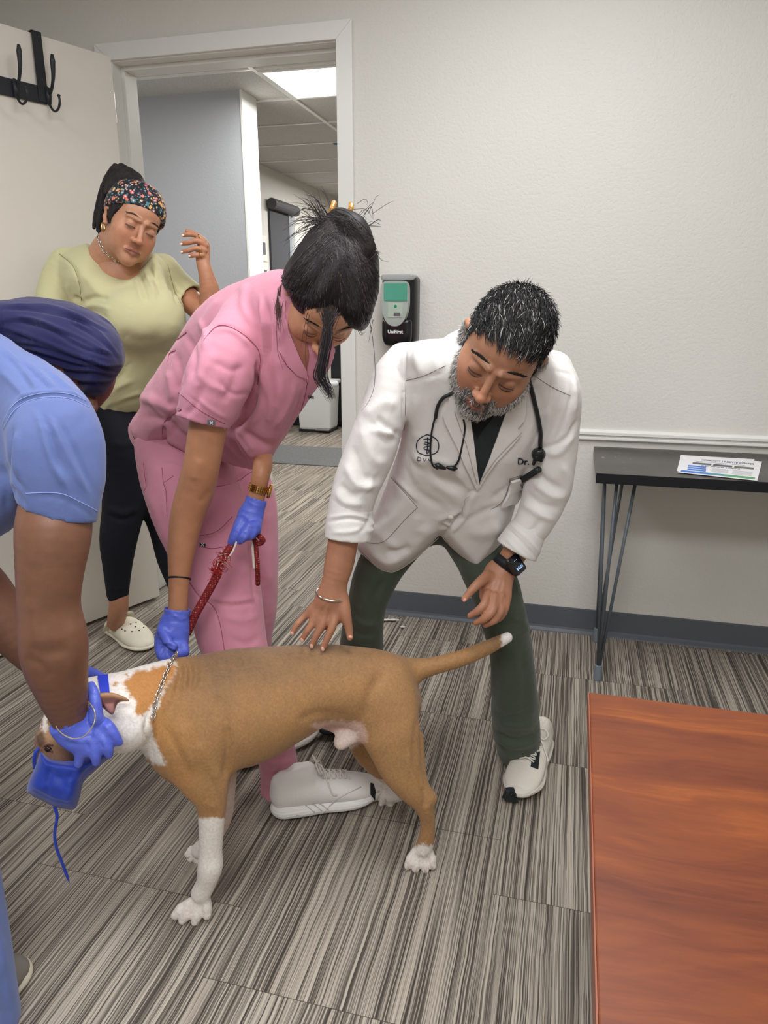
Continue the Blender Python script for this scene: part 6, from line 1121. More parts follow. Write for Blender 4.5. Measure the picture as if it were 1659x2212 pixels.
for i in range(80):
    w = rng.normal()*5.5; e = rng.random(); fly([(712+rng.normal()*12, 672+rng.normal()*6), (706+w, 725), (698+w, 775), (692+w*1.3, 812), (700+w+8*e, 838), (712+w*.6+6*e, 858+rng.normal()*5)] if i < 74 else [(716+rng.normal()*9, 675), (708+w*.6, 745), (702+w*.6, 780), (698+w*.6, 805), (708+w*.5, 830)], 1.262, 1.262+rng.normal()*.004, .0007, col=(26, 20, 24) if i % 4 else (58, 44, 46))
for pts in ([(664, 676), (655, 720), (650, 752)], [(668, 680), (662, 730), (660, 770), (664, 812)], [(799, 695), (806, 740), (810, 790), (808, 835), (796, 868), (780, 888)], [(600, 640), (598, 700), (600, 760), (612, 800)], [(604, 640), (607, 690), (603, 740)], [(612, 650), (602, 700), (604, 720)], [(776, 712), (782, 720), (787, 716)], [(772, 712), (780, 724), (790, 716)], [(816, 542), (822, 560), (840, 566)], [(800, 560), (816, 545), (825, 548)], [(806, 690), (800, 720), (796, 740)]): fly(pts, 1.33 if pts[0][0] < 640 else 1.275, 1.28, .0006)
for i in range(26): fly([(606+rng.normal()*4, 625+rng.normal()*8), (600+rng.normal()*5, 660+rng.normal()*8), (604+rng.normal()*5, 690+rng.normal()*20)], 1.37, 1.36, .0006, col=(84, 52, 44))
strands('hair_strands', st, M_PHAIR, pk, 3, None, cl_)
M_TORT = M('tortoiseshell', srgb(178, 128, 62), .2, noise=(90, .5), coat=.5)
for x0, y0, x1, y1, d in ((713, 462, 722, 436, 1.34), (755, 462, 759, 439, 1.35), (777, 478, 782, 470, 1.325)):
    P = crom([C(x0-3, y0+10, d), C(x0-1, y0, d-.004), C((x0+x1)/2+1, (y0+y1)/2, d-.008), C(x1, y1, d-.004), C(x1+5, y1+5, d)], 4); V_, F_ = tube_geo(P, np.interp(np.linspace(0, 1, len(P)), [0, .5, .9, 1], [.003, .0052, .0042, .002]), 10, flat=.5); mesh('hair_clip', toW(np.array(V_)), F_, M_TORT if x0 < 770 else MS_BLK, pk, True)
# ================================================================== the red rope lead
def ropemat():
    t = NT('red_rope'); c = t.n('ShaderNodeTexVoronoi'); t.l(t.pos(), c.inputs['Vector']); c.inputs['Scale'].default_value = 210; c.inputs['Randomness'].default_value = .25
    t.l(t.ramp(c.outputs['Distance'], [(.16, srgb(206, 150, 120)), (.26, srgb(146, 30, 34)), (.7, srgb(108, 18, 26))]), t.b.inputs['Base Color']); t.b.inputs['Roughness'].default_value = .7; t.bump(c.outputs['Distance'], .8, .002); return t.m
M_ROPE = ropemat(); ld = empty('dog_lead', Wp(450, 1270, 1.6), 'red rope dog lead with frayed white strands, held between two gloved hands', 'dog lead')
def rope(name, pts, r, mat, n=12): P = crom(np.array([C(*p) for p in pts]), 6); V_, F_ = tube_geo(P, r, n); return mesh(name, toW(np.array(V_)), F_, mat, ld, True)
rope('rope', [(486, 1200, 1.565), (492, 1190, 1.565), (506, 1168, 1.575)], .0078, M_ROPE); rope('rope', [(472, 1236, 1.56), (458, 1264, 1.56), (441, 1294, 1.565), (424, 1324, 1.565), (412, 1350, 1.57), (404, 1368, 1.575)], .0092, M_ROPE)
rope('rope_tail', [(548, 1162, 1.60), (553, 1185, 1.605), (556, 1225, 1.61), (557, 1262, 1.64)], .0055, M_ROPE); rope('core_cord', [(512, 1168, 1.56), (503, 1190, 1.555), (493, 1206, 1.555), (484, 1222, 1.555)], .0022, M('cord_white', srgb(222, 206, 196), .8)); rope('core_cord', [(544, 1163, 1.60), (546, 1190, 1.60), (549, 1230, 1.605)], .0028, M('cord_white', (1, 1, 1)))
V_, F_ = tube_geo(crom([C(550, 1150, 1.60), C(562, 1160, 1.59), C(568, 1168, 1.595), C(560, 1174, 1.60), C(549, 1168, 1.605)], 5), .0062, 10); mesh('knot', toW(np.array(V_)), F_, M_ROPE, ld, True)
st = []; cl_ = []
for i in range(300):
    t_ = rng.random(); o_ = np.array([486-22*t_, 1196+46*t_])+rng.normal(size=2)*[5, 4]; a0 = rng.uniform(0, 6.28); L_ = abs(rng.normal())*6+3; mid = o_+np.array([math.cos(a0), math.sin(a0)])*L_*.6; e = mid+np.array([math.cos(a0+rng.normal()*.9), math.sin(a0+rng.normal()*.9)])*L_*.6
    d_ = 1.548+rng.normal()*.006; P = crom(np.array([C(*o_, d_+.006), C(*mid, d_), C(*e, d_+.004)]), 4); white = rng.random() < .16 and t_ < .55; st.append((P, .0006 if not white else .0011)); cl_.append(np.array(srgb(214, 184, 176)) if white else np.array(srgb(186, 36, 36))*(.6+.7*rng.random()))
strands('frayed_fibres', st, Mcol('fibre', .6), ld, 3, 'stuff', cl_)
# ================================================================== the woman in the green tee
ol = empty('person', (-1.45, -.45, 0), 'person in a pale olive t-shirt and black leggings standing by the open door, hand raised', 'person')
SK_O = np.array(srgb(186, 134, 104))
HO = Head(C(285, 486, 2.132), (.727, .189, .66), (.531, .455, -.715), (.436, -.87, -.231), .98, .96, .90, SK_O, ([-.11, -.04, -.012, .016, .034, .046, .06, .078, .12], [-.075, -.06, -.012, -.005, .032, .052, .066, .074, .09]), .97)
g = HO.sdf(.0021); g.chain([(262, 525, 2.17, 44, 1), (248, 552, 2.21, 50, 1), (240, 585, 2.24, 60, .8)], .025); oV, oQ = blob_geo(g)
g = Sdf(.003)
g.chain([(360, 602, 2.27, 28), (400, 640, 2.25, 26), (440, 672, 2.22, 26), (455, 668, 2.21, 26), (453, 628, 2.18, 21.5), (446, 595, 2.16, 16.5), (439, 568, 2.15, 14.5, .8), (438, 550, 2.15, 15.5, .6), (440, 532, 2.145, 14, .5)], .01)
for pts in ([(440, 520, 2.135, 6.5), (424, 508, 2.125, 6), (408, 506, 2.125, 5.5), (396, 508, 2.13, 4.5)], [(436, 516, 2.16, 6), (418, 504, 2.15, 5.5), (404, 499, 2.15, 4.8)], [(444, 530, 2.135, 6.5), (426, 520, 2.12, 6.2), (408, 524, 2.12, 5.6), (393, 526, 2.13, 4.6)], [(442, 541, 2.135, 6.3), (424, 536, 2.12, 6), (407, 541, 2.12, 5.4), (394, 544, 2.13, 4.5)], [(438, 551, 2.135, 6), (423, 551, 2.125, 5.4), (410, 553, 2.13, 4.4)]): g.chain(pts, .004, 3)
aV, aQ = blob_geo(g); g = Sdf(.004); g.chain([(120, 715, 2.235, 26), (125, 750, 2.22, 26), (150, 840, 2.16, 22), (175, 900, 2.12, 18)], .01); g.chain([(175, 900, 2.12, 17), (185, 925, 2.11, 17, .5)], .01); bV, bQ = blob_geo(g)
g = Sdf(.004); g.chain([(254, 1270, 2.58, 21), (257, 1300, 2.60, 20.5), (254, 1325, 2.63, 20), (250, 1345, 2.67, 18)], .01); g.chain([(250, 1345, 2.68, 16), (275, 1362, 2.68, 11)], .012); fV, fQ = blob_geo(g)
co = HO.cols(oV, lip=srgb(160, 100, 88), brow=srgb(92, 66, 54), browa=.45, under=.25, scalp=srgb(30, 26, 26))
face_hair(HO, ol, 170, srgb(78, 54, 44), .0020)
g = Sdf(.006); g.chain([(255, 540, 2.20, 38), (265, 620, 2.26, 70), (268, 760, 2.33, 60), (262, 900, 2.41, 45), (266, 1085, 2.47, 34), (254, 1225, 2.55, 24), (254, 1290, 2.59, 18)], .02); g.chain([(260, 600, 2.26, 50), (345, 600, 2.27, 28), (400, 640, 2.25, 24)], .02); g.chain([(250, 600, 2.26, 50), (140, 600, 2.25, 28), (118, 700, 2.24, 27), (122, 750, 2.22, 24)], .02); kV, kQ = blob_geo(g)
gn = Sdf(.004); gn.chain([(262, 525, 2.17, 43, 1), (248, 552, 2.21, 49, 1), (240, 585, 2.24, 58, .8)], .025); NK = blob_geo(gn)
V, Q, c = cat([(kV, kQ, skc(kV, SK_O)), (oV, oQ, co), (aV, aQ, skc(aV, SK_O*np.array([.95, .88, .84]))), (bV, bQ, skc(bV, SK_O)), (fV, fQ, skc(fV, SK_O))]); mesh('body', toW(V), Q, M_SKIN, ol, True, c); HOB = Hit((oV, oQ))
nails(ol, [(395, 508, 2.118, 3.0, 4.6), (391, 526.5, 2.118, 3.0, 4.6), (392.5, 544, 2.118, 2.9, 4.4), (409, 553, 2.118, 3.0, 4.2)], M('nail_pale', srgb(236, 206, 196), .3))
for x, y, d in ((434, 540, 2.128), (434, 551, 2.128), (431, 512, 2.126)):
    c0 = C(x, y, d); V_, F_ = tube_geo([c0+np.array([.0012*math.cos(t)*3, .0085*math.cos(t), .009*math.sin(t)]) for t in np.linspace(0, 6.283, 24, endpoint=False)], .0014, 6, False, True); mesh('ring', toW(np.array(V_)), F_, M_GOLD, ol, True)
# ---- tee
M_TEE = clothmat('olive_tee_jersey', srgb(190, 185, 142), srgb(198, 193, 150), .0036, 7)
do = lambda x, y: 2.22+(y-560)*.00052+abs(x-270)*.0001
s = Sdf(.0045)
s.infl([(192, 524), (216, 545), (250, 578), (284, 590), (306, 572), (326, 548), (344, 552), (364, 576), (374, 615), (392, 655), (402, 685), (402, 728), (385, 780), (350, 850), (310, 893), (270, 909), (207, 916), (192, 870), (180, 800), (168, 730), (150, 660), (125, 610), (128, 560), (155, 535)], do, lambda x, y: float(np.interp(y, [520, 600, 700, 800, 920], [.07, .13, .165, .14, .12])), 85, .02)
s.chain([(140, 565, 2.25, 30), (124, 610, 2.25, 36), (116, 670, 2.25, 39), (117, 730, 2.24, 38)], .03, e1=True); s.chain([(352, 585, 2.27, 36), (380, 615, 2.26, 34), (410, 643, 2.245, 34)], .025, e1=(.8, .75, -.1))
s.ell(C(300, 690, 2.13), (.10, .08, .065), k=.06); s.ell(C(352, 676, 2.16), (.06, .065, .05), k=.05)
s.chain([(398, 632, 2.25, 27), (440, 675, 2.22, 29)], .002, cut=True)
s.chain([(300, 545, 2.13, 30), (260, 540, 2.17, 44), (225, 520, 2.20, 36)], .01, cut=True)
TF_ = [([(205, 530), (245, 575), (285, 596), (318, 570), (338, 550)], 3.5, 2.5), ([(300, 592), (312, 625), (318, 650)], 4, -7), ([(312, 582), (328, 620), (335, 648)], 4, 6), ([(320, 575), (338, 610), (350, 640)], 4, -7), ([(330, 562), (350, 600), (362, 635)], 4, 6), ([(340, 556), (360, 590), (370, 618)], 4, -5), ([(292, 598), (300, 630), (305, 650)], 5, 5), ([(128, 550), (158, 575), (172, 620), (174, 650)], 3, -4), ([(158, 640), (172, 650), (176, 665)], 5, -10), ([(178, 652), (205, 642), (235, 645)], 5, -7), ([(180, 664), (205, 660), (240, 668)], 5, 6), ([(182, 676), (210, 676), (235, 690)], 5, -6), ([(145, 610), (152, 640), (168, 660)], 6, 4), ([(255, 720), (300, 740), (350, 735)], 14, -6),
       ([(210, 880), (250, 840), (290, 820)], 7, 6), ([(205, 868), (240, 830), (275, 800)], 6, -6), ([(215, 900), (260, 870), (310, 860)], 6, -5), ([(208, 905), (250, 902), (300, 888)], 2.5, -3), ([(240, 880), (275, 860), (310, 845)], 6, 5), ([(230, 830), (262, 800), (290, 780)], 7, -3), ([(372, 590), (392, 615), (410, 625)], 4, -5), ([(370, 600), (385, 625), (400, 640)], 4, 5), ([(362, 580), (372, 610), (380, 650), (398, 668)], 3, -4), ([(380, 690), (370, 730), (350, 760)], 12, 4)]
tee, TEG = cloth('t_shirt', s, M_TEE, ol, TF_, 1, noise=lambda V: .001*wav(V, 8, 61, 5)); HTE = Hit(TEG)
seams(ol, HTE, [[(128, 548), (158, 575), (172, 615), (176, 650)], [(364, 578), (372, 610), (382, 640), (397, 664)], [(207, 906), (250, 904), (300, 888)]], M('tee_seam', srgb(140, 134, 94), .8), .0009)
seams(ol, HTE, [[(196, 530), (222, 556), (250, 580), (284, 594), (310, 576), (328, 556)]], M('tee_seam', (1, 1, 1)), .0012, 'neck_rib')
# ---- leggings, clogs
M_LEG2 = M('black_leggings', srgb(20, 22, 32), .85, bump=(800, .1, .0004)); s = Sdf(.0055)
s.chain([(258, 890, 2.41, 72), (260, 950, 2.42, 64, 1.1), (264, 1015, 2.44, 54), (268, 1085, 2.47, 45), (256, 1165, 2.51, 39), (254, 1225, 2.55, 30), (254, 1282, 2.59, 23)], .02)
s.chain([(300, 890, 2.45, 60), (318, 980, 2.50, 56), (338, 1065, 2.54, 46), (358, 1135, 2.58, 37), (374, 1205, 2.62, 34), (390, 1265, 2.66, 26), (400, 1320, 2.70, 20)], .02)
cloth('leggings', s, M_LEG2, ol, [([(230, 1095), (265, 1110), (300, 1098)], 8, 5), ([(228, 1108), (262, 1122), (296, 1110)], 6, -4), ([(230, 950), (260, 960), (290, 950)], 10, 3), ([(235, 1268), (255, 1274), (276, 1266)], 3, 2)], 1)
M_CLOG = M('cream_clog_foam', srgb(228, 222, 200), .6, noise=(22, .06), bump=(200, .1, .001)); tW = ray_to(318, 1404, 2, 0); hW = ray_to(226, 1352, 2, 0); tW[2] = hW[2] = 0
ck = shoe(ol, tW-(tW-hW)/np.linalg.norm(tW-hW)*.245, tW, mats=dict(sole=M_CLOG, upper=M_CLOG), W_=.115, style='clog', name='clog')
Wd = ck['W']; dtop = ck['top']
UPW = None
P = crom([Wd(.16, -.42, .035), Wd(.26, -.42, .070), Wd(.38, -.26, .105), Wd(.41, 0, .116), Wd(.38, .26, .105), Wd(.26, .42, .070), Wd(.16, .42, .035)], 6)
V_, F_ = tube_geo(P, .0105, 10, flat=.35, up=UPW); o = mesh('heel_strap', V_, F_, M_CLOG, None, True); ck['par'](o)
M_HOLE = M('vent_hole', srgb(58, 52, 44), .9)
for l, w_ in ((.55, -.30), (.62, -.34), (.69, -.32), (.78, -.20), (.82, 0), (.78, .20), (.69, .32), (.62, .34), (.55, .30), (.66, -.08), (.66, .10), (.74, -.02)):
    p = dtop(l, w_, .0002); V_, F_ = tube_geo([p-np.array([0, 0, .002]), p+np.array([0, 0, .0006])], .0035, 10); o = mesh('vent', V_, F_, M_HOLE, None, False); ck['par'](o)
tW = ray_to(500, 1372, 2, 0); hW = ray_to(430, 1332, 2, 0); tW[2] = hW[2] = 0; shoe(ol, hW, hW+(tW-hW)/np.linalg.norm(tW-hW)*.245, mats=dict(sole=M_CLOG, upper=M_CLOG), W_=.115, style='clog', name='clog')
c0 = C(258, 1312, 2.61); V_, F_ = tube_geo([c0+np.array([math.cos(t)*.0345, -math.cos(t)*.006, math.sin(t)*.0345]) for t in np.linspace(0, 6.283, 40, endpoint=False)], .010, 8, False, True, flat=.12)
# ---- hair, band, jewellery
s = Sdf(.0035); M_OH = Mcol('locs_hair', .7, 0, (300, .8, .003), (120, .3), .3)
s.ell(HO.L(0, -.018, .036), (.080, .098, .086), HO.R, .01); s.infl([(236, 374), (246, 362), (258, 358), (276, 364), (296, 375), (308, 382), (314, 396), (318, 410), (300, 420), (250, 420), (226, 420), (226, 400)], lambda x, y: 2.15, .055, 26, .02)
s.plane(HO.L(0, .070, .062), HO.R@np.array([0, .80, -.60]), .01); s.ell(HO.L(0, .105, -.03), (.085, .085, .072), HO.R, .006, True); s.plane(HO.L(0, -.0, -.035), HO.R@np.array([0, -.3, -1.]), .01)
locs = [[(240, 376, 2.17, 9), (226, 404, 2.19, 9), (216, 436, 2.20, 8), (208, 470, 2.20, 7), (203, 492, 2.20, 4)], [(236, 390, 2.16, 9), (226, 425, 2.18, 8), (220, 455, 2.19, 7), (214, 485, 2.19, 6), (216, 510, 2.19, 3)], [(244, 366, 2.14, 8), (230, 395, 2.15, 8), (224, 430, 2.17, 7), (218, 470, 2.18, 6), (210, 498, 2.19, 3.5)], [(262, 362, 2.13, 9), (282, 372, 2.13, 9), (300, 384, 2.13, 8)], [(250, 364, 2.12, 8), (268, 374, 2.11, 8), (290, 384, 2.12, 7)], [(250, 362, 2.17, 9), (236, 380, 2.18, 8), (228, 398, 2.17, 8)]]
for L in locs: s.chain([(a, b, c, w) for a, b, c, w in L], .004)
cloth('hair', s, M_OH, ol, (), 1, lambda V, N: np.clip(np.tile(srgb(36, 31, 31), (len(V), 1))*(1+.3*wav(V, 40, 71, 4))[:, None], 0, 1), noise=lambda V: .0018*wav(V, 28, 72, 5))
def floral():
    t = NT('floral_band'); base = srgb(22, 26, 34); col = base; P = t.pos()
    for sc, th, r, stops in ((58, .46, .9, [srgb(204, 92, 110), srgb(236, 176, 96), srgb(74, 124, 140), srgb(220, 120, 100), srgb(120, 70, 96)]), (110, .42, 1.0, [srgb(70, 118, 128), srgb(226, 190, 110), srgb(64, 108, 124), srgb(222, 150, 140), srgb(80, 130, 140)])):
        v = t.n('ShaderNodeTexVoronoi'); t.l(P, v.inputs['Vector']); v.inputs['Scale'].default_value = sc; v.inputs['Randomness'].default_value = r; s_ = t.n('ShaderNodeSeparateColor'); t.l(v.outputs['Color'], s_.inputs[0])
        f = t.ramp(s_.outputs[0], [(i/5, c) for i, c in enumerate(stops)], 'CONSTANT'); inner = t.mix(t.math('LESS_THAN', v.outputs['Distance'], th*.38), f, srgb(238, 196, 150)); wob = t.math('ADD', v.outputs['Distance'], t.math('MULTIPLY', t.noise(P, sc*3.2, 2), .5)); m = t.math('LESS_THAN', wob, th+.17); col = t.mix(m, col, inner)
    t.l(col, t.b.inputs['Base Color']); t.b.inputs['Roughness'].default_value = .75; return t.m
band = Sdf(.003); band.ell(HO.L(0, -.012, .037), (.0855, .103, .094), HO.R, .01)
band.plane(HO.L(0, .078, .058), HO.R@np.array([0, .40, -.92]), .003); band.plane(HO.L(0, .030, .128), HO.R@np.array([0, -.28, .96]), .003); band.plane(HO.L(0, -.045, .05), HO.R@np.array([0, -1, .1]), .003)
V, Q = band.mesh(); V = smoothm(V, Q, 1); V = folds(V, Q, [([(236, 400), (280, 394), (320, 410)], 5, 2), ([(236, 412), (280, 408), (330, 430)], 4, -1.5)]); mesh('headband', toW(V), Q, floral(), ol, True)
ear = HO.L(-.079, -.006, -.030); V_, F_ = tube_geo([ear+np.array([.006*math.sin(t)*.4, .012-.012*math.cos(t), .006*math.sin(t)]) for t in np.linspace(0, 6.283, 24, endpoint=False)], .0022, 8, False, True); mesh('hoop_earring', toW(np.array(V_)), F_, M_GOLD, ol, True)
HN = Hit(NK, TEG); cpn = line_on(HN, [(214, 512), (219, 528), (227, 542), (238, 552), (250, 562), (262, 566)], .003, 5)
if len(cpn) > 3: chain_links('necklace', cpn, .0125, .0012, M_STEEL, ol)
# ================================================================== the man in blue scrubs and turban
bl = empty('person', (-1.0, -1.75, 0), 'person in blue scrubs and navy turban bending at the left edge, gloved hands on dog', 'person')
SK_B = np.array(srgb(124, 85, 65))
g = Sdf(.0036)
g.chain([(122, 1000, 1.16, 66, .7), (122, 1075, 1.15, 70, .74), (118, 1120, 1.15, 76, .8), (115, 1160, 1.15, 77, .9), (108, 1240, 1.155, 68, .95), (106, 1310, 1.165, 64, .95), (115, 1380, 1.175, 70, .9), (120, 1430, 1.19, 66, .9), (134, 1490, 1.215, 53, .9), (149, 1545, 1.24, 39, .85), (157, 1575, 1.25, 33, .7)], .01)
g.chain([(-90, 1230, 1.42, 66), (-30, 1290, 1.44, 58), (15, 1350, 1.45, 50), (62, 1415, 1.46, 34), (105, 1455, 1.465, 24, .8), (130, 1462, 1.465, 22, .7)], .01)
aV, aQ = blob_geo(g); aV = folds(aV, aQ, [([(60, 1400), (100, 1410), (150, 1400)], 16, -4), ([(70, 1290), (80, 1370), (90, 1420)], 14, 3), ([(150, 1340), (160, 1400), (150, 1460)], 14, 3), ([(50, 1420), (90, 1440), (110, 1470)], 10, -3)])
g = Sdf(.003); g.ell(C(160, 800, 1.47), (.08, .085, .085)); g.chain([(150, 830, 1.47, 60), (196, 862, 1.47, 18)], .02); g.chain([(199, 868, 1.44, 11), (203, 882, 1.435, 9)], .004); g.chain([(90, 860, 1.42, 60), (40, 900, 1.38, 70)], .02); hV_, hQ_ = blob_geo(g)
g = Sdf(.005)
g = Sdf(.007); g.chain([(150, 830, 1.46, 50), (40, 880, 1.34, 70), (-120, 950, 1.28, 100), (-220, 1150, 1.33, 100)], .02); g.chain([(40, 890, 1.3, 60), (110, 920, 1.17, 60, .8), (122, 1040, 1.15, 60, .7)], .02); g.chain([(-60, 1000, 1.30, 80), (-110, 1150, 1.40, 50), (-80, 1240, 1.42, 50)], .02); kV, kQ = blob_geo(g)
V, Q, c = cat([(kV, kQ, skc(kV, SK_B)), (aV, aQ, skc(aV, SK_B)), (hV_, hQ_, skc(hV_, SK_B*np.array([.8, .75, .72])))]); mesh('body', toW(V), Q, M_SKIN, bl, True, c)
# turban
M_TUR = M('navy_turban_cotton', srgb(33, 33, 76), .92, bump=(1100, .15, .0005), sheen=.15)
s = Sdf(.004); s.infl([(-30, 660), (28, 645), (70, 641), (112, 645), (154, 653), (196, 680), (238, 702), (262, 732), (270, 764), (268, 788), (250, 818), (236, 838), (220, 857), (182, 858), (166, 846), (140, 830), (60, 800), (-30, 760)], lambda x, y: 1.47-.0001*(x-100), .118, 108, .01); s.ell(C(158, 748, 1.465), (.090, .076, .112), k=.02); s.ell(C(60, 718, 1.47), (.12, .058, .112), k=.02)
TFs = []
for i, (a, b, c_, d_) in enumerate((((0, 660), (70, 662), (150, 680), (235, 715)), ((5, 690), (60, 690), (150, 720), (245, 770)), ((30, 680), (100, 700), (180, 745), (262, 770)), ((0, 705), (60, 725), (150, 760), (250, 800)), ((40, 745), (110, 765), (180, 785), (260, 790)), ((90, 775), (150, 795), (200, 800), (250, 810)), ((130, 800), (170, 818), (210, 822), (240, 822)), ((150, 690), (190, 710), (230, 740), (258, 775)), ((60, 655), (130, 668), (190, 700), (240, 745)), ((20, 735), (90, 745), (170, 772), (255, 798)))):
    TFs += [([a, b, c_, d_], 4.5, 4.5 if i % 2 == 0 else 3.5), ([(a[0], a[1]+7), (b[0], b[1]+7), (c_[0], c_[1]+6), (d_[0], d_[1]+4)], 3.2, -4.5)]
TFs += [([(2, 660), (4, 690), (6, 715)], 3, -4)]
cloth('turban', s, M_TUR, bl, TFs, 0, noise=lambda V: .0008*wav(V, 12, 81, 5))
# scrub shirt
M_BLU = scrubmat('blue_scrub_cotton', srgb(94, 110, 163), srgb(100, 117, 171)); M_BLS = M('blue_stitch', srgb(150, 168, 222), .8)
s = Sdf(.0045)
s.infl([(-330, 700), (-160, 690), (-60, 700), (0, 719), (56, 757), (93, 775), (140, 811), (168, 844), (188, 870), (196, 900), (180, 960), (120, 1030), (70, 1080), (38, 1130), (0, 1160), (-120, 1215), (-330, 1250)], lambda x, y: 1.27-.0002*(x-50), .125, 80, .03)
s.chain([(90, 860, 1.22, 62), (108, 890, 1.18, 82, .8), (122, 950, 1.155, 97, .75), (126, 1010, 1.15, 97, .75), (128, 1060, 1.15, 88, .78), (130, 1088, 1.15, 82, .8), (127, 1110, 1.15, 80, .8)], .03, e1=(-.34, 1, .15))
s.chain([(129, 1070, 1.15, 73, .76), (120, 1190, 1.15, 74, .76)], .002, cut=True)
BF = [([(8, 928), (42, 874), (75, 860), (114, 856), (154, 860), (194, 880)], 3, -3), ([(10, 918), (42, 862), (75, 850), (114, 846), (154, 850), (194, 868)], 4, 3.5), ([(0, 760), (40, 800), (70, 845)], 4, -4), ([(5, 750), (50, 795), (85, 845)], 4, 4), ([(40, 780), (80, 815), (110, 845)], 4, -4), ([(55, 780), (95, 815), (125, 845)], 4, 4), ([(90, 790), (120, 820), (140, 848)], 4, -3.5), ([(0, 800), (30, 830), (55, 858)], 5, 3), ([(110, 805), (140, 830), (160, 850)], 4, 3.5),
      ([(70, 885), (88, 910), (100, 960), (118, 1010), (150, 1060)], 6, 5), ([(84, 890), (104, 930), (120, 980), (145, 1030)], 6, -4.5), ([(110, 900), (135, 960), (165, 1020), (190, 1070)], 6, 4.5), ([(122, 900), (148, 950), (178, 1010), (200, 1060)], 6, -4), ([(28, 920), (22, 980), (22, 1020), (55, 1064)], 4, -6), ([(36, 930), (32, 990), (36, 1030)], 8, 4), ([(130, 1000), (140, 1050), (150, 1085)], 5, 3), ([(60, 1074), (100, 1072), (135, 1076), (165, 1092), (205, 1120)], 2.5, -2), ([(0, 1000), (10, 1050), (20, 1110)], 12, -8), ([(20, 1050), (45, 1080), (50, 1095)], 5, -4)]
_, BG = cloth('scrub_shirt', s, M_BLU, bl, BF, 1, noise=lambda V: .001*wav(V, 8, 83, 5)); HBL = Hit(BG)
seams(bl, HBL, [[(8, 928), (24, 895), (44, 876), (75, 862), (114, 858), (154, 862), (192, 880)], [(6, 916), (22, 884), (42, 864), (75, 852), (114, 848), (154, 852), (186, 866)], [(56, 1066), (100, 1064), (135, 1067), (165, 1080), (210, 1104)]], M_BLS, .0007, 'stitching')
# trousers and grey clog at the lower left corner
s = Sdf(.006)
s.chain([(-300, 1150, 1.34, 150, .8), (-240, 1400, 1.30, 120, .8), (-150, 1700, 1.28, 100), (-95, 1880, 1.25, 82), (-55, 2020, 1.24, 68), (-35, 2120, 1.235, 62), (-28, 2200, 1.24, 66)], .03)
s.chain([(-330, 1150, 1.5, 150, .8), (-330, 1500, 1.55, 110), (-320, 1800, 1.6, 80), (-310, 1950, 1.66, 60)], .03)
cloth('scrub_trousers', s, M_BLU, bl, [([(-20, 1990), (0, 2040), (10, 2100)], 8, 4), ([(0, 2110), (10, 2160), (20, 2205)], 7, -4)], 1)
tW = ray_to(46, 2098, 2, 0); hW = ray_to(-70, 2200, 2, 0); tW[2] = hW[2] = 0; M_GC = M('grey_clog', srgb(126, 120, 112), .6); M_CR = M('cream_sole', srgb(206, 196, 176), .6, bump=(150, .3, .001))
shoe(bl, tW-(tW-hW)/np.linalg.norm(tW-hW)*.27, tW+(tW-hW)*0, mats=dict(sole=M_CR, upper=M_GC), W_=.11, style='clog', name='clog')
tW = ray_to(-250, 2010, 2, 0); tW[2] = 0; shoe(bl, tW+np.array([-.2, -.15, 0]), tW, mats=dict(sole=M_CR, upper=M_GC), W_=.11, style='clog', name='clog')
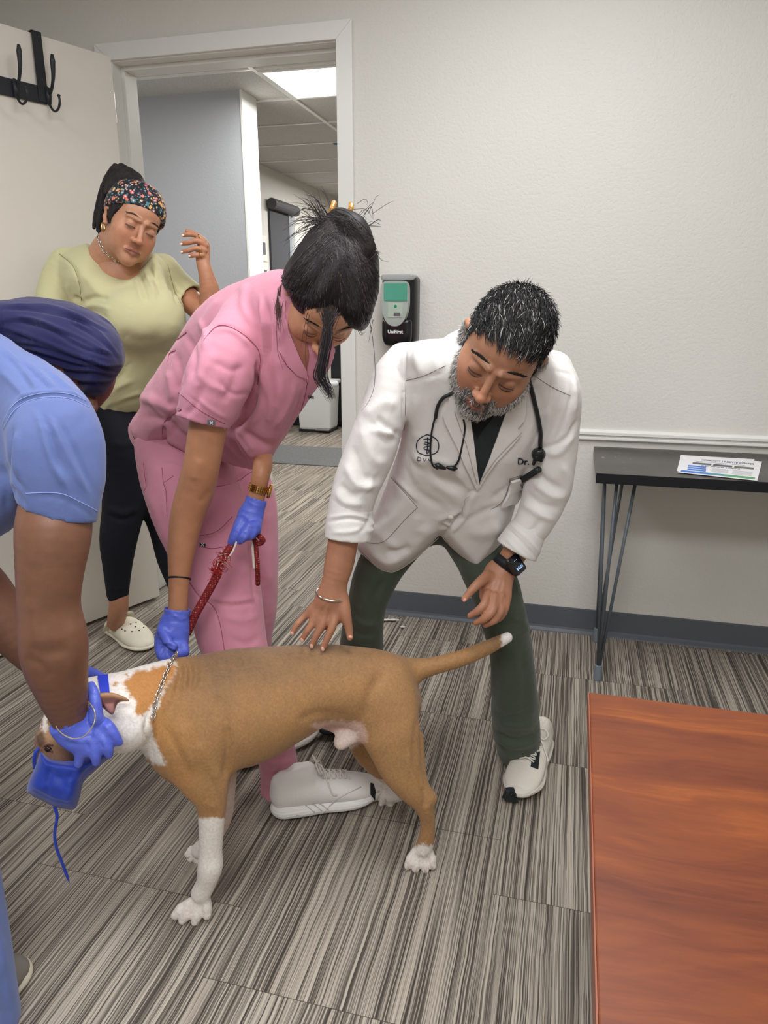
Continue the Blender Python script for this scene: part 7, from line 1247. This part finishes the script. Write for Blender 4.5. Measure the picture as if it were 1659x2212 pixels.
# gloves
s = Sdf(.0026)
s.chain([(143, 1538, 1.240, 45, .85), (152, 1562, 1.247, 43, .85), (168, 1580, 1.25, 42, .75), (192, 1590, 1.252, 43, .6), (212, 1588, 1.252, 40, .55)], .006, e0=(-.55, -.62, -.55)); s.chain([(135, 1515, 1.236, 40, .9), (148, 1556, 1.245, 39.5, .9)], .002, cut=True, e1=True)
for pts in ([(180, 1600, 1.245, 14), (174, 1628, 1.243, 11.5), (169, 1650, 1.246, 9.5)], [(202, 1602, 1.243, 14), (206, 1628, 1.24, 12), (208, 1646, 1.244, 9.5)], [(222, 1596, 1.243, 13.5), (232, 1616, 1.242, 11.5), (236, 1630, 1.246, 9)], [(234, 1572, 1.246, 13), (248, 1590, 1.247, 11.5), (257, 1603, 1.252, 9)], [(208, 1552, 1.245, 16), (206, 1520, 1.245, 13), (202, 1497, 1.25, 12), (197, 1481, 1.26, 9.5)]): s.chain(pts, .005, 3)
cloth('glove', s, M_GLV, bl, [([(205, 1530), (220, 1560), (240, 1580)], 2, 1.4), ([(210, 1520), (228, 1555), (246, 1578)], 2, -1.3), ([(196, 1540), (200, 1570), (195, 1600)], 2, -1.2), ([(190, 1605), (191, 1622)], 2.2, -2.5), ([(216, 1602), (222, 1618)], 2.2, -2.5), ([(238, 1590), (243, 1602)], 2.2, -2), ([(128, 1590), (150, 1598), (175, 1600)], 2.2, 1.3), ([(118, 1575), (140, 1590), (160, 1592)], 2, -1.2), ([(196, 1500), (210, 1502)], 2, -1.2), ([(170, 1600), (185, 1590), (205, 1592)], 3, -1)], 1, noise=lambda V: .0005*wav(V, 40, 91, 4))
c0 = C(160, 1558, 1.247); V_, F_ = tube_geo(crom([C(117, 1553, 1.225), C(124, 1574, 1.212), C(142, 1590, 1.207), C(165, 1596, 1.206), (C(188, 1585, 1.207)), C(203, 1562, 1.212), C(205, 1540, 1.22), C(196, 1522, 1.23), C(186, 1514, 1.245)], 5), .0012, 6); mesh('glove_bead', toW(np.array(V_)), F_, M('bead_steel', srgb(190, 180, 160), .3, metal=.6), bl, True)
s = Sdf(.0026)
s.chain([(88, 1446, 1.465, 31, .8), (118, 1462, 1.465, 28, .7), (150, 1466, 1.462, 27, .6)], .006)
for pts in ([(160, 1458, 1.455, 13), (190, 1452, 1.445, 11.5), (212, 1458, 1.435, 9.5), (222, 1464, 1.43, 8)], [(160, 1472, 1.455, 12), (190, 1470, 1.445, 11), (208, 1474, 1.435, 9)], [(155, 1484, 1.455, 12), (185, 1488, 1.445, 10)], [(150, 1496, 1.455, 11), (175, 1503, 1.445, 9)], [(125, 1480, 1.44, 12), (140, 1500, 1.42, 10)]): s.chain(pts, .004, 3)
cloth('glove', s, M_GLV, bl, [([(186, 1455), (205, 1466)], 2, 1.2)], 1, noise=lambda V: .0005*wav(V, 40, 93, 4))
